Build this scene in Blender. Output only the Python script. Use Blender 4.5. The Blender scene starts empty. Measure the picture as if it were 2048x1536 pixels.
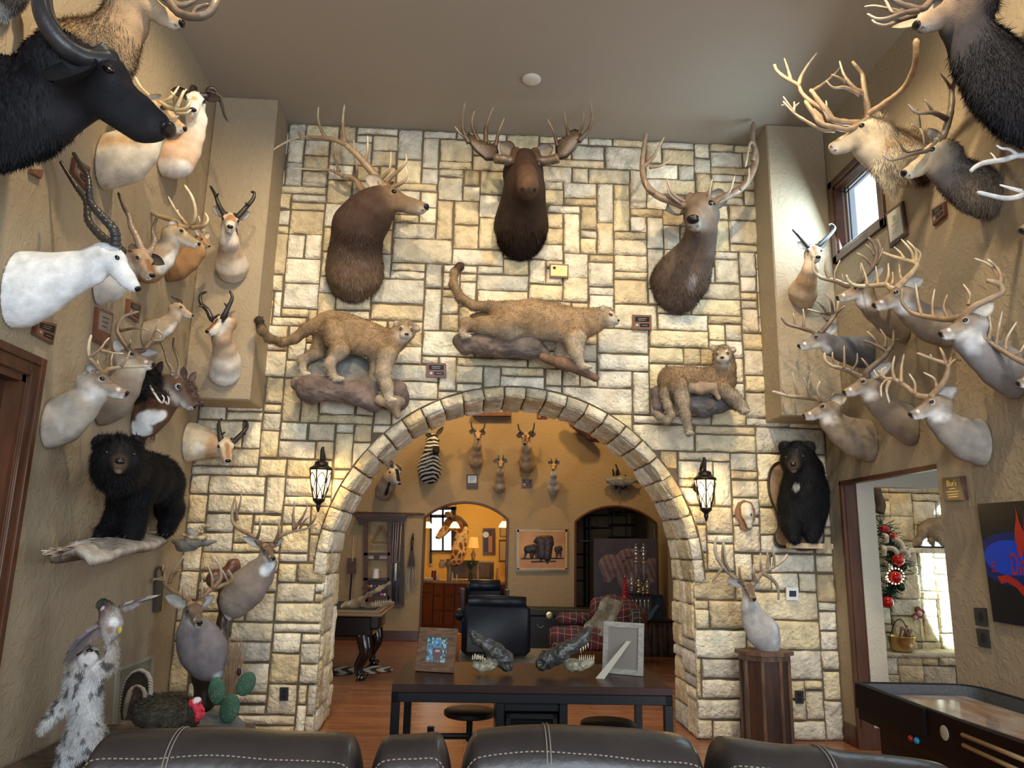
import bpy, math, random
import numpy as np
from math import sin, cos, pi, sqrt, radians
rnd = random.Random(7); rng = np.random.default_rng(7)
SC = bpy.context.scene; COL = SC.collection
F, PITCH, YAW, ROLL = 1519.2135, 0.2132, 0.0501, 0.021
CAM = np.array([0, 0, 1.6])
_fw = np.array([sin(YAW)*cos(PITCH), cos(YAW)*cos(PITCH), sin(PITCH)]); _rt = np.array([cos(YAW), -sin(YAW), 0.0]); _up = np.cross(_rt, _fw)
CR = _rt*cos(ROLL)+_up*sin(ROLL); CU = -_rt*sin(ROLL)+_up*cos(ROLL)
cd = bpy.data.cameras.new('camera'); cam = bpy.data.objects.new('camera', cd); COL.objects.link(cam)
from mathutils import Matrix, Vector, Euler
cam.matrix_world = Matrix([[CR[i], CU[i], -_fw[i], CAM[i]] for i in range(3)]+[[0, 0, 0, 1]])
cd.sensor_fit = 'HORIZONTAL'; cd.sensor_width = 36; cd.lens = F/2048*36; cd.clip_start = 0.05; cd.clip_end = 200
SC.camera = cam
SC.view_settings.view_transform = 'Standard'; SC.view_settings.look = 'None'; SC.view_settings.exposure = 0.48; SC.view_settings.gamma = 1
w = bpy.data.worlds.new('world'); SC.world = w; w.use_nodes = True
bg = w.node_tree.nodes['Background']; bg.inputs[0].default_value = (0.62, 0.80, 1.0, 1); bg.inputs[1].default_value = 0.55
def area(name, loc, target, sx, sy, power, color, spread=180):
    l = bpy.data.lights.new(name, 'AREA'); l.shape = 'RECTANGLE'; l.size = sx; l.size_y = sy; l.energy = power; l.color = color; l.spread = radians(spread)
    o = bpy.data.objects.new(name, l); COL.objects.link(o); o.location = loc
    o.rotation_euler = (Vector(target)-Vector(loc)).to_track_quat('-Z', 'Y').to_euler(); return o
def spot(name, loc, target, power, color, ang=70, blend=0.6, r=0.06):
    l = bpy.data.lights.new(name, 'SPOT'); l.energy = power; l.color = color; l.spot_size = radians(ang); l.spot_blend = blend; l.shadow_soft_size = r
    o = bpy.data.objects.new(name, l); COL.objects.link(o); o.location = loc
    o.rotation_euler = (Vector(target)-Vector(loc)).to_track_quat('-Z', 'Y').to_euler(); return o
WARM = (1.0, 0.80, 0.52); COOL = (0.80, 0.90, 1.0); AMB = (1.0, 0.62, 0.22)
area('assumed_rear_daylight', (0.6, -3.6, 2.6), (0.3, 7, 1.8), 5.2, 3.6, 320, COOL)  # assumed windows behind the camera, area light only
area('assumed_right_daylight', (3.3, 1.0, 1.7), (-2.5, 5.2, 1.2), 1.5, 1.8, 105, COOL)  # assumed window light from the right, out of view; the wall here is solid
for i, (x, y, tx, ty, tz, p) in enumerate(((-0.9, 4.3, -0.7, 7.05, 3.5, 165), (0.45, 4.3, 0.45, 7.05, 3.4, 165), (1.9, 4.3, 1.7, 7.05, 3.5, 165),
        (-1.2, 3.1, -2.53, 4.9, 3.8, 190), (-1.0, 4.6, -2.53, 6.1, 3.7, 100), (2.0, 3.1, 3.35, 4.4, 3.8, 210), (2.0, 4.6, 3.35, 5.8, 3.2, 100))):
    spot('ceiling_downlight', (x, y, 5.70), (tx, ty, tz), p, WARM, 84, 0.8, 0.05)
area('side_window_daylight', (3.25, 6.12, 4.68), (-2, 6.7, 3.0), 0.7, 0.65, 22, (0.62, 0.85, 1.0))
area('rear_left_fill', (-4.3, 9.6, 2.0), (2.0, 8.0, 1.6), 1.6, 2.0, 55, COOL)  # added cool fill for the right arch jamb, not a window
area('rear_right_fill', (3.35, 9.2, 1.9), (-1.2, 7.9, 1.6), 1.2, 1.6, 30, COOL)  # added too: unseen cool fill towards the left arch jamb
for x in (-1.2, 0.6, 2.4): spot('amber_wall_light', (x, 12.2, 5.1), (x, 13.84, 3.4), 120, AMB, 95, 0.9, 0.1)
area('rear_room_ceiling_light', (0.4, 11.0, 5.2), (0.4, 11.0, 0), 3, 2, 22, (1.0, 0.85, 0.65))
area('bar_room_light', (0.2, 16.2, 3.4), (0.2, 16.2, 0), 1.4, 1.4, 45, (1.0, 0.72, 0.30))
area('assumed_hearth_daylight', (8.6, 8.0, 2.2), (5.4, 10.0, 1.6), 2.0, 2.6, 22, (0.70, 0.90, 1.0))  # assumed daylight into the hearth room, its source unseen
spot('added_hearth_edge_spot', (8.4, 7.6, 1.7), (7.68, 10.0, 1.45), 2600, (0.72, 0.92, 1.0), 60, 0.04, 0.02)  # added indoor spot standing in for sunlight; cone rim draws the light's edge
spot('hearth_room_light', (5.0, 8.7, 3.3), (5.3, 10.2, 1.2), 45, WARM, 100, 0.9, 0.1)
def ray(u, v): return _fw*F+CR*(u-1024)+CU*(768-v)
def PY(u, v, y): d = ray(u, v); return CAM+d*(y/d[1])
def PX(u, v, x): d = ray(u, v); return CAM+d*(x/d[0])
def PZ(u, v, z): d = ray(u, v); return CAM+d*((z-1.6)/d[2])
D0, XL, XR, HC = 7.049, -2.534, 3.358, 5.733
BY = 13.84
WL = {}
def setp(o, label=None, cat=None, group=None, kind=None):
    if label: o['label'] = label
    if cat: o['category'] = cat
    if group: o['group'] = group
    if kind: o['kind'] = kind
    return o
class G:
    """collects geometry in world space"""
    def __init__(s): s.v = []; s.f = []; s.c = []; s.n = 0
    def add(s, v, f, col=(1, 1, 1)):
        v = np.asarray(v, float).reshape(-1, 3); k = s.n; s.v.append(v); s.n += len(v)
        s.f.extend([tuple(int(i)+k for i in q) for q in f])
        c = np.asarray(col, float); s.c.append(np.tile(c, (len(v), 1)) if c.ndim == 1 else c); return s
    def addnp(s, v, f, c):
        k = s.n; s.v.append(v); s.n += len(v); s.f.extend((np.asarray(f)+k).tolist()); s.c.append(c); return s
    def box(s, lo, hi, col=(1, 1, 1), R=None, o=None, bev=0.0):
        lo = np.minimum(lo, hi)*1.0; hi = np.maximum(lo, hi)*1.0
        b = min(bev, *(0.49*(hi-lo)))
        if b <= 0:
            v = np.array([[x, y, z] for x in (lo[0], hi[0]) for y in (lo[1], hi[1]) for z in (lo[2], hi[2])])
            f = [(0, 1, 3, 2), (4, 6, 7, 5), (0, 4, 5, 1), (2, 3, 7, 6), (0, 2, 6, 4), (1, 5, 7, 3)]
        else:
            v = []; f = []; idx = {}
            for i, sx in enumerate((0, 1)):
                for j, sy in enumerate((0, 1)):
                    for k, sz in enumerate((0, 1)):
                        p = np.array([hi[0] if sx else lo[0], hi[1] if sy else lo[1], hi[2] if sz else lo[2]]); d = np.array([-1 if sx else 1, -1 if sy else 1, -1 if sz else 1])*b
                        for a in range(3):
                            q = p+d; q[a] = p[a]; idx[(i, j, k, a)] = len(v); v.append(q)
            def I(c, a): return idx[(c[0], c[1], c[2], a)]
            for a in range(3):
                b1, b2 = [x for x in range(3) if x != a]
                for sgn in (0, 1):
                    cs = []
                    for p, q in ((0, 0), (1, 0), (1, 1), (0, 1)):
                        c = [0, 0, 0]; c[a] = sgn; c[b1] = p; c[b2] = q; cs.append(I(c, a))
                    f.append(tuple(cs))
                for p in (0, 1):
                    for q in (0, 1):
                        c0 = [0, 0, 0]; c0[b1] = p; c0[b2] = q; c1 = list(c0); c1[a] = 1
                        f.append((I(c0, b1), I(c1, b1), I(c1, b2), I(c0, b2)))
            for c in [(i, j, k) for i in (0, 1) for j in (0, 1) for k in (0, 1)]: f.append((I(c, 0), I(c, 1), I(c, 2)))
            v = np.array(v)
        if R is not None:
            o = np.asarray(o if o is not None else (lo+hi)/2); v = (v-o)@np.asarray(R).T+o
        return s.add(v, f, col)
    def obox(s, c, ax, half, col=(1, 1, 1), bev=0.0):
        """oriented box: centre c, axes rows ax, half sizes"""
        g = G(); g.box(-np.asarray(half, float), np.asarray(half, float), col, bev=bev)
        return s.add(g.v[0]@np.asarray(ax)+np.asarray(c), g.f, col)
    def tube(s, P, r, col=(1, 1, 1), seg=8, flat=None, caps=True):
        P = np.asarray(P, float); n = len(P); r = np.broadcast_to(np.asarray(r, float), (n,)) if np.ndim(r) < 2 else np.asarray(r)
        T = np.gradient(P, axis=0); T /= np.linalg.norm(T, axis=1)[:, None]+1e-12
        a = np.array([0, 0, 1.0]) if abs(T[0][2]) < .9 else np.array([1.0, 0, 0])
        if flat is not None: a = np.asarray(flat, float)
        N = []; u = a-T[0]*(a@T[0]); u /= np.linalg.norm(u)
        for t in T:
            if flat is not None: u = a-t*(a@t)
            else: u = u-t*(u@t)
            u = u/(np.linalg.norm(u)+1e-12); N.append(u)
        N = np.array(N); B = np.cross(T, N); th = np.linspace(0, 2*pi, seg, endpoint=False)
        ra = r if r.ndim == 1 else r[:, 0]; rb = r if r.ndim == 1 else r[:, 1]
        V = P[:, None]+N[:, None]*(ra[:, None]*np.cos(th))[..., None]+B[:, None]*(rb[:, None]*np.sin(th))[..., None]
        f = [(i*seg+j, i*seg+(j+1) % seg, (i+1)*seg+(j+1) % seg, (i+1)*seg+j) for i in range(n-1) for j in range(seg)]
        if caps: f += [tuple(range(seg))[::-1], tuple(range((n-1)*seg, n*seg))]
        c = np.asarray(col, float)
        if c.ndim == 2: c = np.repeat(c, seg, axis=0)
        return s.add(V.reshape(-1, 3), f, c)
    def lathe(s, c, prof, seg=20, col=(1, 1, 1), axis=(0, 0, 1), caps=True):
        """prof: list of (radius, height)"""
        ax = np.asarray(axis, float); ax = ax/np.linalg.norm(ax); P = np.array([np.asarray(c)+ax*h for _, h in prof])
        a = np.array([1.0, 0, 0]) if abs(ax[0]) < .8 else np.array([0, 1.0, 0]); u = a-ax*(a@ax); u /= np.linalg.norm(u); b = np.cross(ax, u)
        th = np.linspace(0, 2*pi, seg, endpoint=False); r = np.array([p[0] for p in prof])
        V = P[:, None]+(r[:, None, None]*(u*np.cos(th)[:, None]+b*np.sin(th)[:, None])[None])
        n = len(prof); f = [(i*seg+j, i*seg+(j+1) % seg, (i+1)*seg+(j+1) % seg, (i+1)*seg+j) for i in range(n-1) for j in range(seg)]
        if caps: f += [tuple(range(seg))[::-1], tuple(range((n-1)*seg, n*seg))]
        cc = np.asarray(col, float)
        if cc.ndim == 2: cc = np.repeat(cc, seg, axis=0)
        return s.add(V.reshape(-1, 3), f, cc)
    def ball(s, c, r, col=(1, 1, 1), seg=12, rings=8, R=None):
        r = np.broadcast_to(np.asarray(r, float), (3,)); th = np.linspace(0, pi, rings+1)[1:-1]; ph = np.linspace(0, 2*pi, seg, endpoint=False)
        V = [[0, 0, 1]]+[[sin(t)*cos(p), sin(t)*sin(p), cos(t)] for t in th for p in ph]+[[0, 0, -1]]; V = np.array(V)*r
        if R is not None: V = V@np.asarray(R)
        m = len(th); f = [(0, 1+j, 1+(j+1) % seg) for j in range(seg)]
        f += [(1+i*seg+j, 1+(i+1)*seg+j, 1+(i+1)*seg+(j+1) % seg, 1+i*seg+(j+1) % seg) for i in range(m-1) for j in range(seg)]
        L = 1+m*seg; f += [(L, 1+(m-1)*seg+(j+1) % seg, 1+(m-1)*seg+j) for j in range(seg)]
        return s.add(V+np.asarray(c), f, col)
    def grid(s, V, col=(1, 1, 1), close=False):
        V = np.asarray(V, float); a, b = V.shape[:2]
        f = [(i*b+j, (i+1)*b+j, (i+1)*b+(j+1) % b, i*b+(j+1) % b) for i in range(a-1) for j in range(b if close else b-1)]
        c = np.asarray(col, float)
        return s.add(V.reshape(-1, 3), f, c.reshape(-1, 3) if c.ndim == 3 else c)
    def slab(s, poly, d, col=(1, 1, 1)):
        """polygon (3D points) extruded by vector d"""
        p = np.asarray(poly, float); n = len(p); V = np.vstack([p, p+np.asarray(d)])
        return s.add(V, [tuple(range(n))[::-1], tuple(range(n, 2*n))]+[(i, (i+1) % n, n+(i+1) % n, n+i) for i in range(n)], col)
    def obj(s, name, mat, parent=None, smooth=False, angle=None, label=None, kind=None):
        V = np.vstack(s.v); C = np.vstack(s.c); off = WL.get(parent.name, (0, 0, 0)) if parent is not None else (0, 0, 0)
        me = bpy.data.meshes.new(name); me.from_pydata((V-np.asarray(off)).tolist(), [], s.f); me.update()
        at = me.color_attributes.new('Col', 'FLOAT_COLOR', 'POINT'); at.data.foreach_set('color', np.hstack([C, np.ones((len(C), 1))]).astype(np.float32).ravel())
        for m in (mat if isinstance(mat, list) else [mat]): me.materials.append(m)
        if smooth:
            me.polygons.foreach_set('use_smooth', [True]*len(me.polygons))
            if angle: me.set_sharp_from_angle(angle=radians(angle))
        o = bpy.data.objects.new(name, me); COL.objects.link(o)
        if parent is not None: o.parent = parent; WL[o.name] = off
        if label: o['label'] = label
        if kind: o['kind'] = kind
        return o
def thing(name, label, cat, loc, group=None):
    o = bpy.data.objects.new(name, None); COL.objects.link(o); o.location = [float(x) for x in loc]; o.empty_display_size = 0.05
    WL[o.name] = tuple(float(x) for x in loc); return setp(o, label, cat, group)
def solo(g, name, mat, label, cat, group=None, smooth=False, angle=None):
    """one-mesh thing with its origin at its base"""
    V = np.vstack(g.v); c = (V.min(0)+V.max(0))/2; c[2] = V[:, 2].min(); g.v = [V-c]; g.c = [np.vstack(g.c)]
    o = g.obj(name, mat, None, smooth, angle); o.location = c.tolist(); return setp(o, label, cat, group)
def nrm(v): v = np.asarray(v, float); return v/(np.linalg.norm(v)+1e-12)
def smooth_path(P, n=6):
    P = np.asarray(P, float)
    if len(P) < 3:
        t = np.linspace(0, 1, n+1)[:, None]; return P[0]*(1-t)+P[-1]*t
    Q = np.vstack([2*P[0]-P[1], P, 2*P[-1]-P[-2]]); out = []
    for i in range(1, len(Q)-2):
        for t in np.linspace(0, 1, n, endpoint=False):
            a, b, c, d = Q[i-1:i+3]; out.append(0.5*((2*b)+(-a+c)*t+(2*a-5*b+4*c-d)*t*t+(-a+3*b-3*c+d)*t**3))
    out.append(P[-1]); return np.array(out)
_NT = rng.random((32, 32, 32))
def vnoise(p):
    p = np.asarray(p, float); i = np.floor(p).astype(int); f = p-i; f = f*f*(3-2*f); r = 0
    for a in (0, 1):
        for b in (0, 1):
            for c in (0, 1):
                wgt = (f[..., 0] if a else 1-f[..., 0])*(f[..., 1] if b else 1-f[..., 1])*(f[..., 2] if c else 1-f[..., 2])
                r = r+wgt*_NT[(i[..., 0]+a) % 32, (i[..., 1]+b) % 32, (i[..., 2]+c) % 32]
    return r*2-1
def _mat(name):
    m = bpy.data.materials.new(name); m.use_nodes = True; nt = m.node_tree; return m, nt, nt.nodes['Principled BSDF']
def mat(name, col, rough=0.6, metal=0.0, var=0.0, vs=4.0, col2=None, bump=0.0, bs=40.0, st=(1, 1, 1), emit=None, es=1.0, spec=0.5, det=4, coat=0.0, alpha=None, trans=None, bd=0.01):
    """plain material; var>0 mixes to col2 with stretched noise, bump>0 adds noise relief"""
    m, nt, b = _mat(name); N = nt.nodes; L = nt.links
    b.inputs['Base Color'].default_value = (*col, 1); b.inputs['Roughness'].default_value = rough; b.inputs['Metallic'].default_value = metal; b.inputs['Specular IOR Level'].default_value = spec
    if coat: b.inputs['Coat Weight'].default_value = coat; b.inputs['Coat Roughness'].default_value = 0.08
    if trans is not None: b.inputs['Transmission Weight'].default_value = trans; b.inputs['IOR'].default_value = 1.45
    if emit: b.inputs['Emission Color'].default_value = (*emit, 1); b.inputs['Emission Strength'].default_value = es
    if var or bump:
        tc = N.new('ShaderNodeTexCoord'); mp = N.new('ShaderNodeMapping'); L.new(tc.outputs['Object'], mp.inputs[0]); mp.inputs['Scale'].default_value = st
    if var:
        nz = N.new('ShaderNodeTexNoise'); nz.inputs['Scale'].default_value = vs; nz.inputs['Detail'].default_value = det; L.new(mp.outputs[0], nz.inputs[0])
        rp = N.new('ShaderNodeMapRange'); rp.inputs[1].default_value = 0.5-0.25/var if var > 1 else 0.3; rp.inputs[2].default_value = 0.5+0.25/var if var > 1 else 0.7; L.new(nz.outputs[0], rp.inputs[0])
        mx = N.new('ShaderNodeMix'); mx.data_type = 'RGBA'; L.new(rp.outputs[0], mx.inputs[0]); mx.inputs[6].default_value = (*col, 1)
        mx.inputs[7].default_value = (*(col2 or [c*(1-var) for c in col]), 1); L.new(mx.outputs[2], b.inputs['Base Color'])
    if bump:
        n2 = N.new('ShaderNodeTexNoise'); n2.inputs['Scale'].default_value = bs; n2.inputs['Detail'].default_value = 5; L.new(mp.outputs[0], n2.inputs[0])
        bp = N.new('ShaderNodeBump'); bp.inputs['Strength'].default_value = bump; bp.inputs['Distance'].default_value = bd; L.new(n2.outputs[0], bp.inputs['Height']); L.new(bp.outputs[0], b.inputs['Normal'])
    return m
def vmat(name, rough=0.85, var=0.25, vs=8.0, bump=0.5, bs=120.0, bd=0.004, st=(1, 1, 1), spec=0.3, sheen=0.0, spots=None, metal=0.0):
    """vertex-coloured material with noise tint and relief"""
    m, nt, b = _mat(name); N = nt.nodes; L = nt.links; b.inputs['Roughness'].default_value = rough; b.inputs['Specular IOR Level'].default_value = spec; b.inputs['Metallic'].default_value = metal
    if sheen: b.inputs['Sheen Weight'].default_value = sheen; b.inputs['Sheen Roughness'].default_value = 0.4
    a = N.new('ShaderNodeVertexColor'); a.layer_name = 'Col'; tc = N.new('ShaderNodeTexCoord'); mp = N.new('ShaderNodeMapping'); mp.inputs['Scale'].default_value = st; L.new(tc.outputs['Object'], mp.inputs[0])
    nz = N.new('ShaderNodeTexNoise'); nz.inputs['Scale'].default_value = vs; nz.inputs['Detail'].default_value = 5; L.new(mp.outputs[0], nz.inputs[0])
    rp = N.new('ShaderNodeMapRange'); rp.inputs[1].default_value = 0.3; rp.inputs[2].default_value = 0.7; rp.inputs[3].default_value = 1-var; rp.inputs[4].default_value = 1+var; L.new(nz.outputs[0], rp.inputs[0])
    vm = N.new('ShaderNodeVectorMath'); vm.operation = 'SCALE'; L.new(a.outputs[0], vm.inputs[0]); L.new(rp.outputs[0], vm.inputs['Scale']); L.new(vm.outputs[0], b.inputs['Base Color'])
    if bump:
        n2 = N.new('ShaderNodeTexNoise'); n2.inputs['Scale'].default_value = bs; n2.inputs['Detail'].default_value = 3; L.new(mp.outputs[0], n2.inputs[0])
        bp = N.new('ShaderNodeBump'); bp.inputs['Strength'].default_value = bump; bp.inputs['Distance'].default_value = bd; L.new(n2.outputs[0], bp.inputs['Height']); L.new(bp.outputs[0], b.inputs['Normal'])
    return m
def stucco(name, col, s=1.0):
    m, nt, b = _mat(name); N = nt.nodes; L = nt.links; b.inputs['Roughness'].default_value = 0.62; b.inputs['Specular IOR Level'].default_value = 0.35
    tc = N.new('ShaderNodeTexCoord'); n1 = N.new('ShaderNodeTexNoise'); n1.inputs['Scale'].default_value = 1.3; n1.inputs['Detail'].default_value = 4; L.new(tc.outputs['Object'], n1.inputs[0])
    mx = N.new('ShaderNodeMix'); mx.data_type = 'RGBA'; L.new(n1.outputs[0], mx.inputs[0]); mx.inputs[6].default_value = (*[c*0.9 for c in col], 1); mx.inputs[7].default_value = (*[min(1, c*1.1) for c in col], 1); L.new(mx.outputs[2], b.inputs['Base Color'])
    n2 = N.new('ShaderNodeTexNoise'); n2.inputs['Scale'].default_value = 14*s; n2.inputs['Detail'].default_value = 4; n2.inputs['Distortion'].default_value = 1.2; L.new(tc.outputs['Object'], n2.inputs[0])
    rp = N.new('ShaderNodeMapRange'); rp.inputs[1].default_value = 0.45; rp.inputs[2].default_value = 0.62; rp.interpolation_type = 'SMOOTHSTEP'; L.new(n2.outputs[0], rp.inputs[0])
    n3 = N.new('ShaderNodeTexNoise'); n3.inputs['Scale'].default_value = 70*s; L.new(tc.outputs['Object'], n3.inputs[0])
    ad = N.new('ShaderNodeMath'); ad.operation = 'MULTIPLY_ADD'; ad.inputs[1].default_value = 0.3; L.new(n3.outputs[0], ad.inputs[0]); L.new(rp.outputs[0], ad.inputs[2])
    bp = N.new('ShaderNodeBump'); bp.inputs['Strength'].default_value = 0.55; bp.inputs['Distance'].default_value = 0.004; L.new(ad.outputs[0], bp.inputs['Height']); L.new(bp.outputs[0], b.inputs['Normal'])
    return m
def planks(name, c1, c2, pw=0.1, pl=1.2, rough=0.28, axis='x'):
    m, nt, b = _mat(name); N = nt.nodes; L = nt.links; b.inputs['Roughness'].default_value = rough; b.inputs['Specular IOR Level'].default_value = 0.5
    tc = N.new('ShaderNodeTexCoord'); mp = N.new('ShaderNodeMapping'); L.new(tc.outputs['Object'], mp.inputs[0])
    if axis == 'y': mp.inputs['Rotation'].default_value = (0, 0, pi/2)
    br = N.new('ShaderNodeTexBrick'); br.inputs['Scale'].default_value = 1; br.inputs['Brick Width'].default_value = pl; br.inputs['Row Height'].default_value = pw; br.inputs['Mortar Size'].default_value = 0.002
    br.inputs['Color1'].default_value = (0, 0, 0, 1); br.inputs['Color2'].default_value = (1, 1, 1, 1); br.inputs['Mortar'].default_value = (0, 0, 0, 1); br.offset = 0.37; L.new(mp.outputs[0], br.inputs[0])
    m2 = N.new('ShaderNodeMapping'); m2.inputs['Scale'].default_value = (2.0, 26, 1); L.new(mp.outputs[0], m2.inputs[0])
    nz = N.new('ShaderNodeTexNoise'); nz.inputs['Scale'].default_value = 1.6; nz.inputs['Detail'].default_value = 6; L.new(m2.outputs[0], nz.inputs[0])
    mm = N.new('ShaderNodeMath'); mm.operation = 'MULTIPLY_ADD'; mm.inputs[1].default_value = 0.35; L.new(br.outputs[0], mm.inputs[0]);
    mr = N.new('ShaderNodeMapRange'); mr.inputs[1].default_value = 0.3; mr.inputs[2].default_value = 0.7; mr.inputs[3].default_value = 0; mr.inputs[4].default_value = 0.65; L.new(nz.outputs[0], mr.inputs[0]); L.new(mr.outputs[0], mm.inputs[2])
    mx = N.new('ShaderNodeMix'); mx.data_type = 'RGBA'; L.new(mm.outputs[0], mx.inputs[0]); mx.inputs[6].default_value = (*c1, 1); mx.inputs[7].default_value = (*c2, 1)
    m3 = N.new('ShaderNodeMix'); m3.data_type = 'RGBA'; L.new(br.outputs['Fac'], m3.inputs[0]); L.new(mx.outputs[2], m3.inputs[6]); m3.inputs[7].default_value = (*[c*0.25 for c in c1], 1); L.new(m3.outputs[2], b.inputs['Base Color'])
    bp = N.new('ShaderNodeBump'); bp.inputs['Strength'].default_value = 0.15; bp.inputs['Distance'].default_value = 0.002; L.new(nz.outputs[0], bp.inputs['Height']); L.new(bp.outputs[0], b.inputs['Normal'])
    return m
M_WALL = stucco('tan_stucco', (0.345, 0.275, 0.185)); M_WALL2 = stucco('ochre_stucco', (0.36, 0.255, 0.135)); M_GOLD = stucco('yellow_stucco', (0.70, 0.45, 0.13))
M_CEIL = mat('ceiling_paint', (0.35, 0.30, 0.24), 0.8, bump=0.5, bs=55, bd=0.004)
M_STONE = vmat('limestone', 0.88, 0.24, 9.0, 1.0, 30.0, 0.028, spec=0.25)
M_MORTAR = mat('mortar', (0.13, 0.10, 0.065), 0.95, bump=0.6, bs=90)
M_FLOOR = planks('hardwood_floor', (0.17, 0.055, 0.022), (0.40, 0.17, 0.075), 0.12, 1.3, 0.25)
M_DKWOOD = mat('dark_stained_wood', (0.055, 0.022, 0.014), 0.35, var=0.5, vs=3, col2=(0.10, 0.042, 0.024), st=(1, 1, 8), coat=0.2, bump=0.1)
M_CASE = mat('mahogany_casing', (0.066, 0.024, 0.010), 0.45, var=0.5, vs=3, col2=(0.11, 0.042, 0.018), st=(6, 6, 1), coat=0.1, spec=.3)
M_BLACKM = mat('black_metal', (0.012, 0.012, 0.014), 0.35, 0.4)
M_GLASS = mat('glass', (1, 1, 1), 0.02, trans=1.0)
M_WHITE = mat('white_plastic', (0.75, 0.75, 0.73), 0.4); M_BLACK = mat('black_plastic', (0.02, 0.02, 0.022), 0.35)
def struct(g, name, m, label=None, smooth=False):
    o = g.obj(name, m, None, smooth); o['kind'] = 'structure'
    if label: o['label'] = label
    return o
g = G().box((-6, -5, -0.1), (11, 18.5, 0)); struct(g, 'floor', M_FLOOR, 'warm reddish hardwood plank floor')
g = G().box((XL-0.2, -5, HC), (XR+0.2, D0+0.75, HC+0.15)); struct(g, 'ceiling', M_CEIL, 'high flat textured ceiling painted greyish tan')
g = G(); w0 = XL-0.22  # left wall with a door opening
g.box((w0, 4.34, 0), (XL, D0+0.05, HC)); g.box((w0, 3.20, 2.50), (XL, 4.34, HC)); g.box((w0, -5, 0), (XL, 3.20, HC)); struct(g, 'wall_left', M_WALL, 'tan textured wall on the left')
g = G(); w1 = XR+0.12
WY0, WY1, WZ0, WZ1 = 5.74, 6.50, 4.34, 5.02   # window opening
g.box((XR, 5.33, 2.25), (w1, WY0, HC)); g.box((XR, WY1, 2.25), (w1, D0+0.05, HC)); g.box((XR, WY0, 2.25), (w1, WY1, WZ0)); g.box((XR, WY0, WZ1), (w1, WY1, HC))
g.box((XR, -5, 0), (w1, 5.33, HC)); g.box((XR, 6.77, 0), (w1, D0+0.05, 2.25)); struct(g, 'wall_right', M_WALL, 'tan textured wall on the right')
g = G().box((XL, D0-0.4436, 2.813), (-1.9535, D0-0.01, HC), bev=0.012); struct(g, 'trim_1', M_WALL, 'tan drywall soffit box high in the left corner')
g = G().box((2.7828, D0-0.4254, 2.82), (XR, D0-0.01, HC), bev=0.012); struct(g, 'trim_2', M_WALL, 'tan drywall soffit box high in the right corner')
SC_COLS = [(0.62, 0.53, 0.36), (0.66, 0.58, 0.42), (0.56, 0.45, 0.28), (0.66, 0.60, 0.48), (0.58, 0.53, 0.42), (0.70, 0.64, 0.50), (0.52, 0.42, 0.26), (0.58, 0.50, 0.36), (0.64, 0.54, 0.34), (0.54, 0.50, 0.41)]
def pack(W, H, un, seed, wmin=2, wmax=7):
    R = random.Random(seed); nx, ny = int(round(W/un)), int(round(H/un)); occ = np.zeros((nx, ny), bool); out = []
    for j in range(ny):
        i = 0
        while i < nx:
            if occ[i, j]: i += 1; continue
            free = 0
            while i+free < nx and not occ[i+free, j]: free += 1
            h = R.choice((1, 1, 2, 2, 2, 2, 3, 3)); w = R.randint(wmin, wmax) if h > 1 else R.randint(wmin+1, wmax)
            if R.random() < 0.10: h = R.randint(3, 5); w = R.choice((1, 2, 2))
            w = min(w, free)
            if free-w == 1: w = free if w < 5 else w-1
            h = min(h, ny-j)
            while h > 1 and occ[i:i+w, j:j+h].any(): h -= 1
            occ[i:i+w, j:j+h] = True; out.append((i*W/nx, j*H/ny, (i+w)*W/nx, (j+h)*H/ny)); i += w
    return out
def stone(g, fn, a0, b0, a1, b1, R, push=None, gap=0.0085, step=0.034, prot=None):
    """one rough block: fn(a, b, out) -> 3D, patch covering a0..a1, b0..b1"""
    a0 += gap*R.uniform(.5, 1.3); a1 -= gap*R.uniform(.5, 1.3); b0 += gap*R.uniform(.5, 1.3); b1 -= gap*R.uniform(.5, 1.3)
    na = max(3, int((a1-a0)/step)+2); nb = max(3, int((b1-b0)/step)+2); A = np.linspace(a0, a1, na); B = np.linspace(b0, b1, nb)
    A = np.concatenate([[A[0]], [A[0]+.006], A[1:-1], [A[-1]-.006], [A[-1]]]); B = np.concatenate([[B[0]], [B[0]+.006], B[1:-1], [B[-1]-.006], [B[-1]]])
    AA, BB = np.meshgrid(A, B, indexing='ij'); pr = prot if prot is not None else R.uniform(.022, .042); s = R.uniform(0, 30)
    jit = vnoise(np.stack([AA*9+s, BB*9, AA*0+s], -1))*.009; ed = np.zeros_like(AA); ed[0] = ed[-1] = 1; ed[:, 0] = ed[:, -1] = 1
    AA = AA+jit*ed; BB = BB+vnoise(np.stack([AA*9+s, BB*9+7, AA*0+s], -1))*.009*ed
    O = pr+vnoise(np.stack([AA*14+s, BB*14, AA*0+s], -1))*.010+vnoise(np.stack([AA*33+s, BB*33, AA*0+s], -1))*.005
    O = np.where(ed > 0, 0.002, O); e2 = np.zeros_like(AA); e2[1] = e2[-2] = 1; e2[:, 1] = e2[:, -2] = 1; O = np.where((e2 > 0) & (ed == 0), np.maximum(O-.009, .006), O)
    if push is not None:
        AA, BB, keep = push(AA, BB)
        if not keep: return
    c = np.minimum(.86, np.array(R.choice(SC_COLS))*R.uniform(.95, 1.28)); st = np.array((0.60, 0.44, 0.22))
    wt = np.clip(vnoise(np.stack([AA*5+s, BB*5, AA*0+s+3], -1))*1.2-.1, 0, .7)*R.choice((0, .3, 1)); Cc = c*(1-wt[..., None])+st*wt[..., None]
    g.grid(fn(AA, BB, O), Cc)
ACX, ACZ, ARI, ARO = 0.385, 1.335, 1.655, 1.765; JX0, JX1 = ACX-ARI, ACX+ARI
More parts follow.
